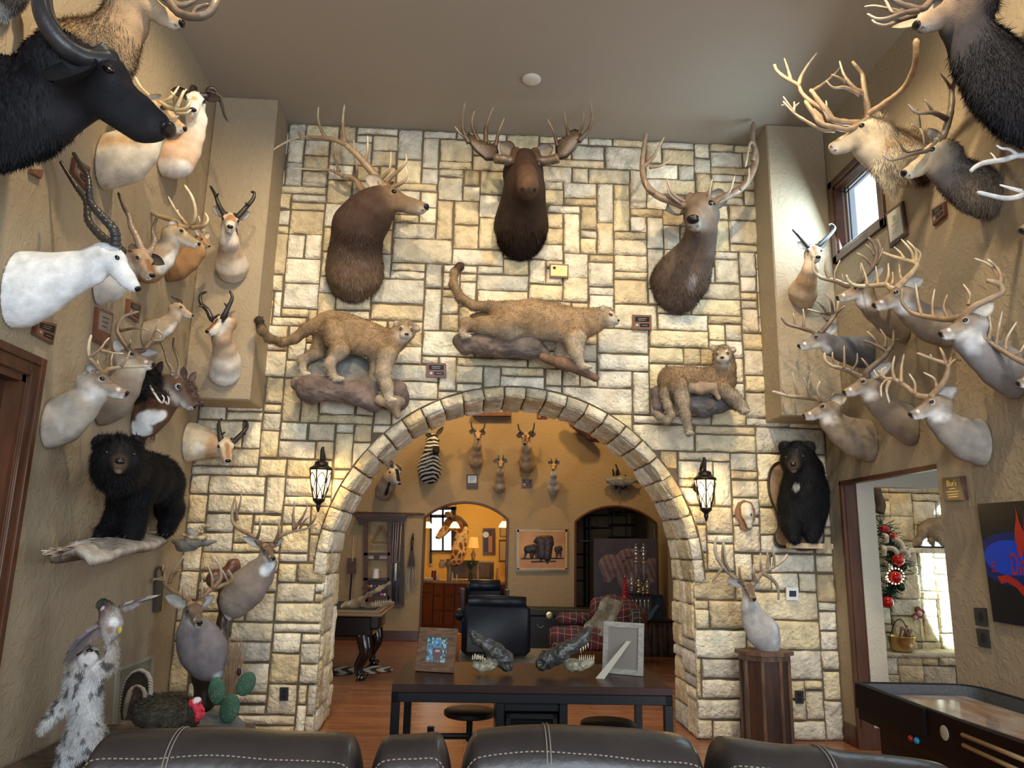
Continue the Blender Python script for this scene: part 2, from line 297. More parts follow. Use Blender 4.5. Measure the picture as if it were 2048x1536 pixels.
def arch_push(AA, BB):
    """keep front stones out of the arch ring / doorway"""
    x = AA+XL; z = BB; ins = ((z > ACZ) & (np.hypot(x-ACX, z-ACZ) < ARO+.006)) | ((z <= ACZ) & (np.abs(x-ACX) < ARI+.004))
    if ins.all(): return AA, BB, False
    c = ins[1:-1, 1:-1]
    if c.size and c.mean() > .88: return AA, BB, False
    d = np.hypot(x-ACX, z-ACZ)+1e-9; t = (ARO+.006)/d
    x2 = np.where(ins & (z > ACZ), ACX+(x-ACX)*t, x); z2 = np.where(ins & (z > ACZ), ACZ+(z-ACZ)*t, z)
    x2 = np.where(ins & (z <= ACZ), ACX+np.sign(x-ACX)*(ARI+.004), x2); return x2-XL, z2, True
R_ = random.Random(31); g = G(); W = XR-XL
for q in pack(W, HC, 0.084, 5, 2, 8): stone(g, lambda a, b, o: np.stack([a+XL, D0-o, b], -1), q[0], q[1], q[2], q[3], R_, arch_push)
n = 27
for k in range(n):
    t0, t1 = pi*k/n, pi*(k+1)/n; rr = R_.uniform(.96, 1.04)
    stone(g, lambda a, b, o: np.stack([ACX+(ARI+b)*np.cos(a/ARI), D0-o-.012, ACZ+(ARI+b)*np.sin(a/ARI)], -1), t0*ARI, 0.0, t1*ARI, (ARO-ARI)*1.0, R_, None, .006)
for k in range(27):   # under side of the arch, two or three blocks deep
    t0, t1 = pi*k/27, pi*(k+1)/27; sp = sorted([0.0, 0.75]+[R_.uniform(.2, .55)]+([R_.uniform(.25, .6)] if k % 3 == 0 else []))
    for s0, s1 in zip(sp[:-1], sp[1:]):
        if s1-s0 < .07: continue
        stone(g, lambda a, b, o: np.stack([ACX+(ARI+.03-o)*np.cos(a/ARI), D0+b, ACZ+(ARI+.03-o)*np.sin(a/ARI)], -1), t0*ARI, s0, t1*ARI, s1, R_, None, .006)
for sx in (-1, 1):     # jamb faces
    for q in pack(0.75, ACZ, 0.105, 40+sx, 2, 4): stone(g, lambda a, b, o: np.stack([ACX+sx*(ARI+.03-o), D0+a, b], -1), q[0], q[1], q[2], q[3], R_, None, .006)
stones = g
wb = struct(stones, 'wall_back', M_STONE, 'rough ashlar limestone wall with a wide round arch', True)
g = G(); ths = np.linspace(0, pi, 49)    # mortar core with arched hole
inn = [(ACX+(ARI+.028)*cos(t), ACZ+(ARI+.028)*sin(t)) for t in ths]
outr = []
for t in ths:
    c, s = cos(t), sin(t); k = min((XR-ACX)/c if c > 1e-6 else 1e9, (XL-ACX)/c if c < -1e-6 else 1e9, (HC-ACZ)/s if s > 1e-6 else 1e9); outr.append((ACX+c*k, ACZ+s*k))
outr.insert(0, (XR, 0)); inn.insert(0, (ACX+ARI+.028, 0)); outr.append((XL, 0)); inn.append((ACX-ARI-.028, 0))
for yy in (D0-.006, D0+.75):
    V = [(x, yy, z) for x, z in inn]+[(x, yy, z) for x, z in outr]; m_ = len(inn); g.add(V, [(i, i+1, m_+i+1, m_+i) for i in range(m_-1)])
for cx, cz in ((XL, HC), (XR, HC)):
    k = min(range(len(outr)), key=lambda i: (outr[i][0]-cx)**2+(outr[i][1]-cz)**2)
    for yy in (D0-.006, D0+.75): g.add([(outr[k-1][0], yy, outr[k-1][1]), (cx, yy, cz), (outr[k+1][0], yy, outr[k+1][1]), (outr[k][0], yy, outr[k][1])], [(0, 1, 2, 3)])
V = [(x, D0-.006, z) for x, z in inn]+[(x, D0+.75, z) for x, z in inn]; g.add(V, [(i, i+1, m_+i+1, m_+i) for i in range(m_-1)])
mo = g.obj('mortar', M_MORTAR, wb)
def arch_wall(g, x0, x1, y, z1, holes, th=0.14):
    """wall in the xz plane with segmental-arched openings (cx0,cx1,spring,top)"""
    xs = x0
    for a, b, sp, tp in holes+[(x1, x1, 0, 0)]:
        g.box((xs, y, 0), (a, y+th, z1))
        if b > a:
            h = tp-sp; w = (b-a)/2; Rr = (w*w+h*h)/(2*h); cz = tp-Rr; N_ = 16
            for i in range(N_):
                xa, xb = a+(b-a)*i/N_, a+(b-a)*(i+1)/N_; za = cz+sqrt(max(0, Rr*Rr-(xa-(a+w))**2)); zb = cz+sqrt(max(0, Rr*Rr-(xb-(a+w))**2))
                g.slab([(xa, y, za), (xb, y, zb), (xb, y, z1), (xa, y, z1)], (0, th, 0))
        xs = b
H1 = (-0.81, 0.665, 2.11, 2.39); H2 = (1.895, 3.36, 2.10, 2.385); g = G(); arch_wall(g, -4.6, 3.44, BY, 5.4, [H1, H2]); struct(g, 'wall_rear', M_WALL2, 'far wall of the rear room with two arched openings')
g = G().box((3.44, 7.8, 0), (3.6, 18.4, 5.4)); g.box((-4.75, 7.8, 0), (-4.6, 18.4, 5.4)); struct(g, 'wall_sides', M_WALL2)
g = G().box((-4.75, 7.8, 5.4), (3.6, 18.4, 5.5)); struct(g, 'ceiling_rear', M_CEIL)
g = G().box((-4.6, D0+.60, 0), (XL-.0, D0+.75, 5.5)); g.box((XL, D0+.60, 3.2), (XR, D0+.75, 5.5)); struct(g, 'wall_divider', M_WALL2)
def arch_trim(hole, name, m, wd=0.045, dp=0.06):
    a, b, sp, tp = hole; h = tp-sp; w = (b-a)/2; Rr = (w*w+h*h)/(2*h); cz = tp-Rr
    P = [(a, BY-.01, 0)]+[(a+(b-a)*i/20, BY-.01, cz+sqrt(max(0, Rr*Rr-((b-a)*(i/20-.5))**2))) for i in range(21)]+[(b, BY-.01, 0)]
    g = G(); g.tube([P[0], P[1]], wd*.5, seg=6); g.tube(P[1:-1], wd*.5, seg=6); g.tube([P[-2], P[-1]], wd*.5, seg=6); return struct(g, name, m)
arch_trim(H1, 'trim_3', M_CASE); arch_trim(H2, 'trim_4', M_CASE)
g = G().box((-2.4, BY-.03, 2.14), (-0.82, BY, 2.185)); struct(g, 'trim_5', M_CASE, 'thin dark rail beside the bar arch')
for i, (a, b) in enumerate(((-4.6, -0.84), (0.69, 1.87))):
    g = G().box((a, BY-.025, 0), (b, BY, .17), bev=.005); struct(g, 'baseboard_rear' if i == 0 else 'baseboard_rear_middle', M_DKWOOD)
g = G().box((-1.9, BY+.14, 0), (-1.75, 18.2, 3.6)); g.box((1.25, BY+.14, 0), (1.4, 18.2, 3.6)); g.box((-1.9, 18.2, 0), (1.4, 18.35, 3.6)); struct(g, 'wall_bar', M_GOLD, 'golden yellow walls of the bar room')
g = G().box((-1.9, BY+.14, 3.6), (1.4, 18.35, 3.7)); struct(g, 'ceiling_bar', M_GOLD)
g = G().box((1.4, 16.4, 0), (3.5, 16.5, 5.4)); struct(g, 'wall_stair', M_WALL2)
g = G()
for p in ((XL, 4.34, 0), ): pass
def casing(g, x, y0, y1, z1, wd=0.125, out=0.03, side=1):
    """stepped moulding round an opening in a wall at x; side=+1 stands off towards +x"""
    for k, (o, t, q) in enumerate(((0, wd, .018), (wd*.60, wd*.385, .034), (.002, wd*.18, .026))):
        lo, hi = sorted((x, x+side*q))
        g.box((lo, y1+o, 0), (hi, y1+o+t, z1+o+t), bev=.004); g.box((lo, y0-o-t, 0), (hi, y0-o, z1+o+t), bev=.004); g.box((lo, y0-o, z1+o), (hi-.0005, y1+o, z1+o+t), bev=.004)
casing(g, XL, 3.20, 4.34, 2.50); g.box((XL-.2, 4.30, 0), (XL, 4.34, 2.5)); g.box((XL-.2, 3.2, 2.46), (XL, 4.34, 2.5)); struct(g, 'trim_6', M_CASE, 'dark mahogany casing of the left door')
g = G().box((XL-.13, 3.2, 0), (XL-.09, 4.30, 2.46)); dr = struct(g, 'door_1', mat('door_wood', (0.10, 0.042, 0.018), .4, var=.5, vs=3, st=(6, 6, 1)), 'brown wooden door seen at a steep angle')
g = G()
for (a, b, c, d) in ((3.36, .25, 4.16, 1.0), (3.36, 1.15, 4.16, 2.3)):
    g.box((XL-.09, a, b), (XL-.075, c, d), bev=.01)
g.obj('door_panel', M_CASE, dr)
g = G().box((XR+.115, 6.75, 0.17), (XR+.125+.0, 6.775, 2.25)); g.box((XR-.012, 6.765, 0), (XR+.022, 6.80, 2.25), bev=.003); g.box((XR+.02, 6.755, 0.17), (3.475, 6.772, 2.25)); g.box((XR-.012, 5.33, 2.225), (XR+.06, 6.80, 2.262), bev=.003)
struct(g, 'trim_7', M_CASE, 'dark wooden jamb and head of the right doorway')
g = G().box((3.475, 6.77, 0), (3.655, 6.9, 2.9)); g.box((3.655, 6.77, 2.218), (6.8, 6.9, 3.5)); g.box((XR+.02, 6.78, 0), (3.5, 6.9, 3.5)); g.box((6.2, 6.77, 0), (6.8, 6.9, 3.5)); struct(g, 'wall_passage', stucco('pale_stucco', (0.56, 0.49, 0.37)), 'pale textured wall end inside the right doorway')
g = G().box((XR+.125, 5.2, 3.5), (10, 12, 3.6)); struct(g, 'ceiling_hearth', M_WALL2)
g = G().box((XR-.022, 6.79, 0), (XR, D0-.04, .17), bev=.004); g.box((XR-.022, 6.745, 0), (3.66, 6.77, .17), bev=.004); g.box((3.655, 6.745, 0), (3.68, 6.9, .17)); struct(g, 'baseboard_right', M_CASE, 'tall dark baseboard wrapping the right doorway')
g = G().box((XR-.02, -4.9, 0), (XR, 5.33, .17), bev=.004); struct(g, 'baseboard_right_near', M_CASE)
g = G().box((XL, 4.47, 0), (XL+.02, D0-.04, .17), bev=.004); struct(g, 'baseboard_left', M_CASE)
g = G()
for o, t, q in ((0, .07, .03), (-.035, .035, .012)):
    g.box((XR-q, WY0-o-t, WZ0-o-t), (XR+.06, WY0-o, WZ1+o+t), bev=.004); g.box((XR-q, WY1+o, WZ0-o-t), (XR+.06, WY1+o+t, WZ1+o+t), bev=.004)
    g.box((XR-q, WY0-o-t, WZ0-o-t), (XR+.06, WY1+o+t, WZ0-o), bev=.004); g.box((XR-q, WY0-o-t, WZ1+o), (XR+.06, WY1+o+t, WZ1+o+t), bev=.004)
for k in range(3):
    q = .045+.03*k; i = .012*k; g.box((XR+q, WY1-.03-i, WZ0), (XR+q+.012, WY1-.022-i, WZ1)); g.box((XR+q, WY0, WZ1-.03-i), (XR+q+.012, WY1, WZ1-.022-i))
wf = struct(g, 'window_1', M_DKWOOD, 'small dark framed clerestory window')
G().box((XR+.10, WY0, WZ0), (XR+.104, WY1, WZ1)).obj('pane', M_GLASS, wf)
g = G()     # pale outdoors seen through it: wall of the house wing with a coloured drape
g.box((5.2, 4.6, 3.6), (5.3, 9.5, 6.6)); sk = g.obj('trim_8', mat('sunlit_render', (0.85, 0.85, 0.9), .8, emit=(0.9, 0.93, 1.0), es=1.3), None); sk['kind'] = 'structure'; sk['label'] = 'bright outdoors beyond the clerestory window'
g = G(); HY = 10.0
for q in pack(4.6, 3.5, 0.105, 77, 2, 5): stone(g, lambda a, b, o: np.stack([4.55+a, HY-o, b], -1), q[0], q[1], q[2], q[3], R_, None, .007)
for q in pack(2.9, .42, 0.105, 78, 2, 4): stone(g, lambda a, b, o: np.stack([4.6+a, HY-.55-o, b], -1), q[0], q[1], q[2], q[3], R_, None, .007)
g.box((4.55, HY-.58, .40), (7.6, HY, .45), (0.62, 0.55, 0.42)); hs = struct(g, 'wall_hearth', M_STONE, 'limestone chimney wall with raised hearth in the next room', True)
g = G().box((4.5, HY+.0, 0), (9.2, HY+.1, 3.5)); g.box((4.6, HY-.548, 0), (7.5, HY, .41)); g.obj('mortar', M_MORTAR, hs)
g = G().box((5.50, HY-.28, 1.655), (8.0, HY, 1.715), (0.72, 0.66, 0.54), bev=.01); g.obj('mantel', M_STONE, hs, label='pale stone mantel ledge')
g = G().box((4.62, HY-.2, .46), (5.12, HY+.02, 1.62)); g.obj('firebox', mat('firebox_dark', (0.035, 0.035, 0.04), .9), hs, label='dark firebox opening')  # solid block in one even dark tone marks the opening
g = G().box((9.2, 6.9, 0), (9.3, HY+.1, 3.5)); struct(g, 'wall_far_right', M_WALL2)
class Body:
    def __init__(s, k=0.03): s.p = []; s.paint = []; s.clip = []; s.k = k; s.sub = []
    def cone(s, a, b, ra, rb, col, ax=None, sc=1.0, k=None): s.p.append(('c', np.asarray(a, float), np.asarray(b, float), ra, rb, col, None if ax is None else nrm(ax), sc, k)); return s
    def ell(s, c, R, rad, col, k=None): s.p.append(('e', np.asarray(c, float), np.asarray(R, float), np.asarray(rad, float), None, col, None, 1, k)); return s
    def chain(s, P, r, col, ax=None, sc=1.0, k=None):
        for i in range(len(P)-1): s.cone(P[i], P[i+1], r[i], r[i+1], col if not isinstance(col, list) else col[i], ax, sc, k)
        return s
    def dots(s, c, r, col, soft=0.3): s.paint.append((np.asarray(c, float), r, col, soft)); return s
    @staticmethod
    def _d(p, X):
        if p[0] == 'c':
            _, a, b, ra, rb, _, ax, sc, _ = p; ab = b-a; q = X-a
            if ax is not None: q = q+np.outer(q@ax, ax)*(1/sc-1); ab = ab+ax*(ab@ax)*(1/sc-1)
            t = np.clip((q@ab)/max(ab@ab, 1e-9), 0, 1); return np.linalg.norm(q-t[:, None]*ab, axis=1)-(ra+(rb-ra)*t)
        _, c, R, rad = p[:4]; q = (X-c)@R.T; k0 = np.linalg.norm(q/rad, axis=1); k1 = np.linalg.norm(q/rad**2, axis=1); return k0*(k0-1)/np.maximum(k1, 1e-6)
    def field(s, X):
        d = None
        for p in s.p:
            e = s._d(p, X)
            if d is None: d = e; continue
            k = p[8] or s.k; h = np.maximum(k-np.abs(d-e), 0)/k; d = np.minimum(d, e)-h*h*k*0.25
        for a, b, ra, rb in s.sub:
            e = s._d(('c', a, b, ra, rb, 0, None, 1, 0), X); k = s.k*.4; h = np.maximum(k-np.abs(d+e), 0)/k; d = np.maximum(d, -e)+h*h*k*0.25
        for p0, n in s.clip: d = np.maximum(d, -((X-p0)@n))
        return d
    def color(s, X):
        D = np.stack([s._d(p, X) for p in s.p]); D -= D.min(0); W = np.exp(-np.maximum(D, 0)/(s.k*.5)); W /= W.sum(0); C = W.T@np.array([p[5] for p in s.p], float)
        for c, r, col, soft in s.paint:
            if c.ndim == 2:
                ab = c[1]-c[0]; q = X-c[0]; t = np.clip((q@ab)/(ab@ab), 0, 1); d = np.linalg.norm(q-t[:, None]*ab, axis=1)
            else: d = np.linalg.norm(X-c, axis=1)
            d = d*(1+.18*vnoise(X/max(r, .01)*1.6)); w_ = np.clip((r*(1+soft*.5)-d)/(r*soft+1e-6), 0, 1)[:, None]; C = C*(1-w_)+np.array(col)*w_
        return C
    def mesh(s, cell):
        lo = []; hi = []
        for p in s.p:
            if p[0] == 'c':
                m = max(p[3], p[4]); lo.append(np.minimum(p[1], p[2])-m); hi.append(np.maximum(p[1], p[2])+m)
            else: m = p[3].max(); lo.append(p[1]-m); hi.append(p[1]+m)
        lo = np.min(lo, 0)-cell*2; hi = np.max(hi, 0)+cell*2; n = np.ceil((hi-lo)/cell).astype(int)+1
        while n.prod() > 700000: cell *= 1.1; n = np.ceil((hi-lo)/cell).astype(int)+1
        ax = [lo[i]+np.arange(n[i])*cell for i in range(3)]
        st = 4; cx = [a[::st] for a in ax]; Gc = np.stack(np.meshgrid(*cx, indexing='ij'), -1).reshape(-1, 3); fc = s.field(Gc).reshape([len(a) for a in cx])
        near = np.abs(fc) < cell*st*2.2
        nn = near.copy()
        idx = [np.minimum(np.arange(n[i])//st, len(cx[i])-1) for i in range(3)]
        for dx in (0, 1):
            for dy in (0, 1):
                for dz in (0, 1):
                    sh = near[dx:, dy:, dz:]; nn[:sh.shape[0], :sh.shape[1], :sh.shape[2]] |= sh
        M = nn[np.ix_(*idx)]; V = np.where(fc[np.ix_(*idx)] < 0, -1.0, 1.0); I = np.argwhere(M); V[M] = s.field(lo+I*cell)
        ins = V < 0; m = np.zeros([a-1 for a in n], int)
        cs = [(i, j, k) for i in (0, 1) for j in (0, 1) for k in (0, 1)]; sl = lambda c: tuple(slice(c[a], n[a]-1+c[a]) for a in range(3))
        for c in cs: m += ins[sl(c)]
        act = np.argwhere((m > 0) & (m < 8)); vid = -np.ones(m.shape, int); vid[tuple(act.T)] = np.arange(len(act))
        cv = np.stack([V[tuple((act+np.array(c)).T)] for c in cs], 1); acc = np.zeros((len(act), 3)); cnt = np.zeros(len(act)); ca = np.array(cs, float)
        for i in range(8):
            for j in range(i+1, 8):
                if np.abs(ca[i]-ca[j]).sum() == 1:
                    x = (cv[:, i] < 0) != (cv[:, j] < 0); t = cv[:, i]/(cv[:, i]-cv[:, j]+1e-12); acc[x] += ca[i]+t[x][:, None]*(ca[j]-ca[i]); cnt[x] += 1
        P = lo+(act+acc/cnt[:, None])*cell; Fs = []
        for a in range(3):
            b, c = (a+1) % 3, (a+2) % 3; d = [0, 0, 0]; d[a] = 1; s0 = tuple(slice(0, n[i]-d[i]) for i in range(3)); s1 = tuple(slice(d[i], n[i]) for i in range(3))
            E = np.argwhere(ins[s0] != ins[s1]); E = E[(E[:, b] > 0) & (E[:, c] > 0) & (E[:, b] < n[b]-1) & (E[:, c] < n[c]-1)]
            q = []
            for db, dc in ((1, 1), (0, 1), (0, 0), (1, 0)): e = E.copy(); e[:, b] -= db; e[:, c] -= dc; q.append(vid[tuple(e.T)])
            q = np.stack(q, 1); fl = ~ins[tuple(E.T)]; q[fl] = q[fl][:, ::-1]; Fs.append(q)
        Fa = np.vstack(Fs); Fa = Fa[(Fa >= 0).all(1)]
        h = cell*.5; Nn = np.stack([s.field(P+np.eye(3)[i]*h)-s.field(P-np.eye(3)[i]*h) for i in range(3)], 1); Nn /= np.linalg.norm(Nn, axis=1)[:, None]+1e-9
        return P, Fa, Nn, s.color(P)
def fur(g, P, Fa, Nn, C, n, ln, wd, comb, lift=.35, dark=.75, mask=None, jit=.25):
    """short hair blades standing on the skin, in the same mesh"""
    T = Fa[:, :3]; A = np.linalg.norm(np.cross(P[T[:, 1]]-P[T[:, 0]], P[T[:, 2]]-P[T[:, 0]]), axis=1)
    if mask is not None: A = A*mask(P[T[:, 0]])
    i = rng.choice(len(T), n, p=A/A.sum()); u, v = rng.random((2, n)); sw = u+v > 1; u[sw] = 1-u[sw]; v[sw] = 1-v[sw]
    a, b, c = (P[Fa[i, k]] for k in range(3)); a2 = P[Fa[i, 3]]; alt = rng.random(n) < .5; b = np.where(alt[:, None], a2, b)
    p = a+(b-a)*u[:, None]+(c-a)*v[:, None]; nn = Nn[Fa[i, 0]]; cc = C[Fa[i, 0]]
    cb = np.asarray(comb(p) if callable(comb) else comb, float); d = nn*lift+(cb-nn*(nn*cb).sum(-1, keepdims=True)*.8)+rng.normal(0, jit, (n, 3)); d /= np.linalg.norm(d, axis=1)[:, None]+1e-9
    L = ln*rng.uniform(.5, 1.2, n)[:, None]; sd = np.cross(d, nn); sd /= np.linalg.norm(sd, axis=1)[:, None]+1e-9; w_ = wd*rng.uniform(.6, 1.2, n)[:, None]
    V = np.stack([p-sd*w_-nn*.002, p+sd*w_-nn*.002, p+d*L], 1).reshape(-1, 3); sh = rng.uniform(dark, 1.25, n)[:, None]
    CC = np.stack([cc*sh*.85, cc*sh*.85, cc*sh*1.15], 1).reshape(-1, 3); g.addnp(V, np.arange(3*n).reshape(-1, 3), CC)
def proj(P):
    v = np.asarray(P)-CAM; d = v@_fw; return 1024+F*(v@CR)/d, 768-F*(v@CU)/d
def cpt(cr, cu, cv, y): return PY(cr[0]+cu/cr[2], cr[1]+cv/cr[2], y)
def crr(cr, r, p): return r/cr[2]*((p-CAM)@_fw)/F
M_FUR = vmat('hide', 0.8, 0.2, 14, 0.6, 150, 0.005, spec=.15); M_LONGFUR = vmat('long_fur', 0.65, 0.18, 10, 0.0, spec=.2); M_ANTLER = vmat('antler_bone', 0.42, 0.22, 18, 0.6, 60, 0.004, spec=0.5)
M_HORN = vmat('horn_keratin', 0.36, 0.2, 20, 0.4, 50, 0.004, spec=0.5); M_EYE = mat('glass_eye', (0.010, 0.007, 0.005), 0.06, coat=1.0); M_NOSE = mat('wet_nose', (0.012, 0.011, 0.011), 0.25, bump=.4, bs=200, bd=.001); M_FURB = vmat('short_hide', 0.8, 0.22, 22, 0.7, 130, 0.005)
def ear(g, base, tip, opn, wd, cout, cin, cup=.35, n=9):
    """leaf-shaped cupped ear, opn = direction the hollow faces"""
    base, tip = np.asarray(base), np.asarray(tip); ax = tip-base; L = np.linalg.norm(ax); ax /= L; o = nrm(opn-ax*(np.asarray(opn)@ax)); sd = np.cross(ax, o); m = 7
    us = np.linspace(0, 1, n); vs = np.linspace(-1, 1, m); prof = np.array([.42, .62, .84, .98, 1.0, .92, .74, .45, .03])
    A = np.zeros((n, m, 3)); B = np.zeros((n, m, 3)); Ca = np.zeros((n, m, 3))
    for i, u in enumerate(us):
        for j, v in enumerate(vs):
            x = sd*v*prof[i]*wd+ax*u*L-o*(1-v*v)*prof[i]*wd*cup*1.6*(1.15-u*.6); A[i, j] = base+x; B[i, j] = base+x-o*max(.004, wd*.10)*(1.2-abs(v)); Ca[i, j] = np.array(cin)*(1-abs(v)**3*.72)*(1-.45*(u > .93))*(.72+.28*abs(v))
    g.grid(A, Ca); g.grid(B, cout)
    for k in (0, m-1): g.grid(np.stack([A[:, k], B[:, k]], 1), cout)
def frame(Mp, Np, up=(0, 0, 1), drop=.10):
    """head frame from mid-eye point and nose point"""
    x = Np-Mp; s = np.linalg.norm(x)/sqrt(1+drop*drop); x = nrm(x); z = nrm(np.asarray(up)-x*(np.asarray(up)@x)); a = math.atan(drop); x2 = x*cos(a)+z*sin(a); z2 = -x*sin(a)+z*cos(a); y = np.cross(z2, x2); return np.array([x2, y, z2]), s
TP = {}
TP['deer'] = [('e', (-.20, 0, -.02), (.44, .29, .29), 0), ('c', (-.05, 0, -.06), (.50, 0, -.10), .27, .19, 0), ('c', (.50, 0, -.10), (.83, 0, -.10), .19, .172, 0), ('c', (-.25, 0, -.28), (.60, 0, -.27), .24, .13, 2), ('c', (.6, 0, -.26), (.82, 0, -.25), .13, .10, 2), ('e', (.01, .23, .09), (.15, .085, .09), 0), ('e', (.01, -.23, .09), (.15, .085, .09), 0), ('c', (-.28, 0, -.10), (-.55, 0, -.30), .29, .34, 1)]
TP['elk'] = [('e', (-.20, 0, -.02), (.38, .24, .25), 0), ('c', (-.05, 0, -.07), (.58, 0, -.10), .24, .165, 0), ('c', (.58, 0, -.10), (.88, 0, -.09), .165, .15, 0), ('c', (-.25, 0, -.22), (.62, 0, -.22), .21, .115, 0), ('c', (.6, 0, -.21), (.86, 0, -.20), .115, .09, 2), ('e', (.02, .17, .06), (.12, .08, .09), 0), ('e', (.02, -.17, .06), (.12, .08, .09), 0), ('c', (-.25, 0, -.10), (-.5, 0, -.30), .27, .33, 1)]
TP['moose'] = [('e', (-.15, 0, .0), (.32, .20, .22), 0), ('c', (-.05, 0, -.06), (.50, 0, -.06), .20, .16, 0), ('c', (.5, 0, -.06), (.86, 0, -.10), .17, .19, 2), ('c', (-.2, 0, -.18), (.7, 0, -.24), .17, .12, 0), ('c', (-.2, 0, -.1), (-.42, 0, -.28), .24, .30, 1)]
TP['cow'] = [('e', (-.15, 0, .02), (.36, .26, .30), 0), ('c', (-.05, 0, -.05), (.55, 0, -.10), .28, .20, 0), ('c', (.55, 0, -.10), (.84, 0, -.12), .215, .215, 0), ('c', (-.25, 0, -.24), (.75, 0, -.27), .26, .16, 0), ('e', (.05, .2, .08), (.13, .09, .10), 0), ('e', (.05, -.2, .08), (.13, .09, .10), 0), ('c', (-.2, 0, -.10), (-.6, 0, -.25), .33, .48, 1)]
TP['horse'] = [('e', (-.12, 0, .0), (.30, .21, .23), 0), ('c', (-.05, 0, -.06), (.55, 0, -.09), .25, .19, 0), ('c', (.55, 0, -.09), (.84, 0, -.10), .19, .175, 2), ('c', (-.12, 0, -.20), (.65, 0, -.22), .25, .13, 0), ('c', (-.15, 0, -.12), (-.4, 0, -.3), .24, .30, 1)]
TP['cat'] = [('e', (-.38, 0, .0), (.88, .66, .64), 0), ('c', (.2, 0, -.18), (.70, 0, -.14), .46, .33, 0), ('e', (.60, .22, -.26), (.34, .26, .24), 2), ('e', (.60, -.22, -.26), (.34, .26, .24), 2), ('e', (.40, 0, -.52), (.36, .30, .18), 2), ('e', (-.1, .42, -.28), (.42, .26, .36), 0), ('e', (-.1, -.42, -.28), (.42, .26, .36), 0), ('c', (-.5, 0, -.2), (-1.1, 0, -.7), .72, .8, 1)]
TP['bear'] = [('e', (-.35, 0, .02), (.75, .62, .60), 0), ('c', (.0, 0, -.08), (.78, 0, -.16), .42, .22, 3), ('c', (.1, 0, -.28), (.70, 0, -.32), .28, .15, 3), ('e', (-.3, .4, -.2), (.4, .3, .4), 0), ('e', (-.3, -.4, -.2), (.4, .3, .4), 0), ('c', (-.4, 0, -.2), (-.9, 0, -.5), .62, .8, 1)]
TP['boar'] = [('e', (-.25, 0, .0), (.46, .32, .36), 0), ('c', (-.05, 0, -.06), (.60, 0, -.12), .30, .16, 0), ('c', (.6, 0, -.12), (.96, 0, -.10), .16, .14, 2), ('c', (-.3, 0, -.28), (.55, 0, -.36), .22, .08, 0), ('c', (-.3, 0, -.1), (-.7, 0, -.2), .38, .46, 1)]
EYEP = {'deer': (.03, .265, .03, .062), 'elk': (.03, .215, .03, .05), 'moose': (.0, .19, .03, .036), 'cow': (.06, .25, .05, .052), 'horse': (.0, .20, .03, .05), 'cat': (.17, .36, .10, .125), 'bear': (.16, .27, .10, .055), 'boar': (.0, .24, .06, .035)}
EARP = {'deer': (-.36, .20, .14), 'elk': (-.34, .16, .12), 'moose': (-.28, .13, .10), 'cow': (-.30, .24, .02), 'horse': (-.26, .11, .16), 'cat': (-.42, .48, .42), 'bear': (-.50, .42, .40), 'boar': (-.42, .20, .22)}
def horn(g, cr, Y0, specs, cb, ct, ridge=0, seg=8, tipf=.35, knob=0.0, flat=0):
    """specs: [r0, r1, (cu,cv,dy) ...] polylines in crop pixels with depth offsets, radii in crop pixels"""
    cb, ct = np.array(cb), np.array(ct); first = True
    for sp in specs:
        if sp[0] == 'plate':   # palm: closed outline, thickness
            th = sp[1]; pts = np.array([cpt(cr, a, b, Y0+d) for a, b, d in sp[2:]]); c = pts.mean(0)
            u_, s_, vt = np.linalg.svd(pts-c); nn = vt[2]; k = len(pts); inn = c+(pts-c)*.72; t_ = crr(cr, th, c)
            V = [pts, inn+nn*t_, (c+nn*t_*.8)[None], inn-nn*t_, (c-nn*t_*.8)[None]]; V = np.vstack(V); f = []
            for i in range(k): j = (i+1) % k; f += [(i, j, k+j, k+i), (k+i, k+j, 2*k), (j, i, 2*k+1+i, 2*k+1+j), (2*k+1+j, 2*k+1+i, 3*k+1)]
            g.add(V, f, cb*.9); continue
        r0, r1 = sp[0], sp[1]; P = smooth_path([cpt(cr, a, b, Y0+d) for a, b, d in sp[2:]], 7); n = len(P); t = np.linspace(0, 1, n); k = crr(cr, 1.15, P[0])
        if ridge:
            m_ = max(n, int(ridge*5)); tt = np.linspace(0, 1, m_); P = np.stack([np.interp(tt, t, P[:, i]) for i in range(3)], 1); t = tt; n = m_
        r = (r0+(r1-r0)*t**.8)*k
        if ridge: r = r*(1+.07*np.sin(t*ridge*2*pi)*np.clip((.9-t)*4, 0, 1))
        if knob: r = r*(1+knob*vnoise(P*38))
        r[-1] = r[-1]*.4+1e-4; w_ = np.clip((t-tipf)/(1-tipf), 0, 1)[:, None]; w_ = w_*(1 if r1 < r0*.45 and r1 < 9 or ridge else .12)
        col = cb*(1-w_)+ct*w_
        if flat: r = np.stack([r, r*flat], 1)
        g.tube(P, r, col, seg)
AB, AT = (0.30, 0.20, 0.115), (0.72, 0.62, 0.44)
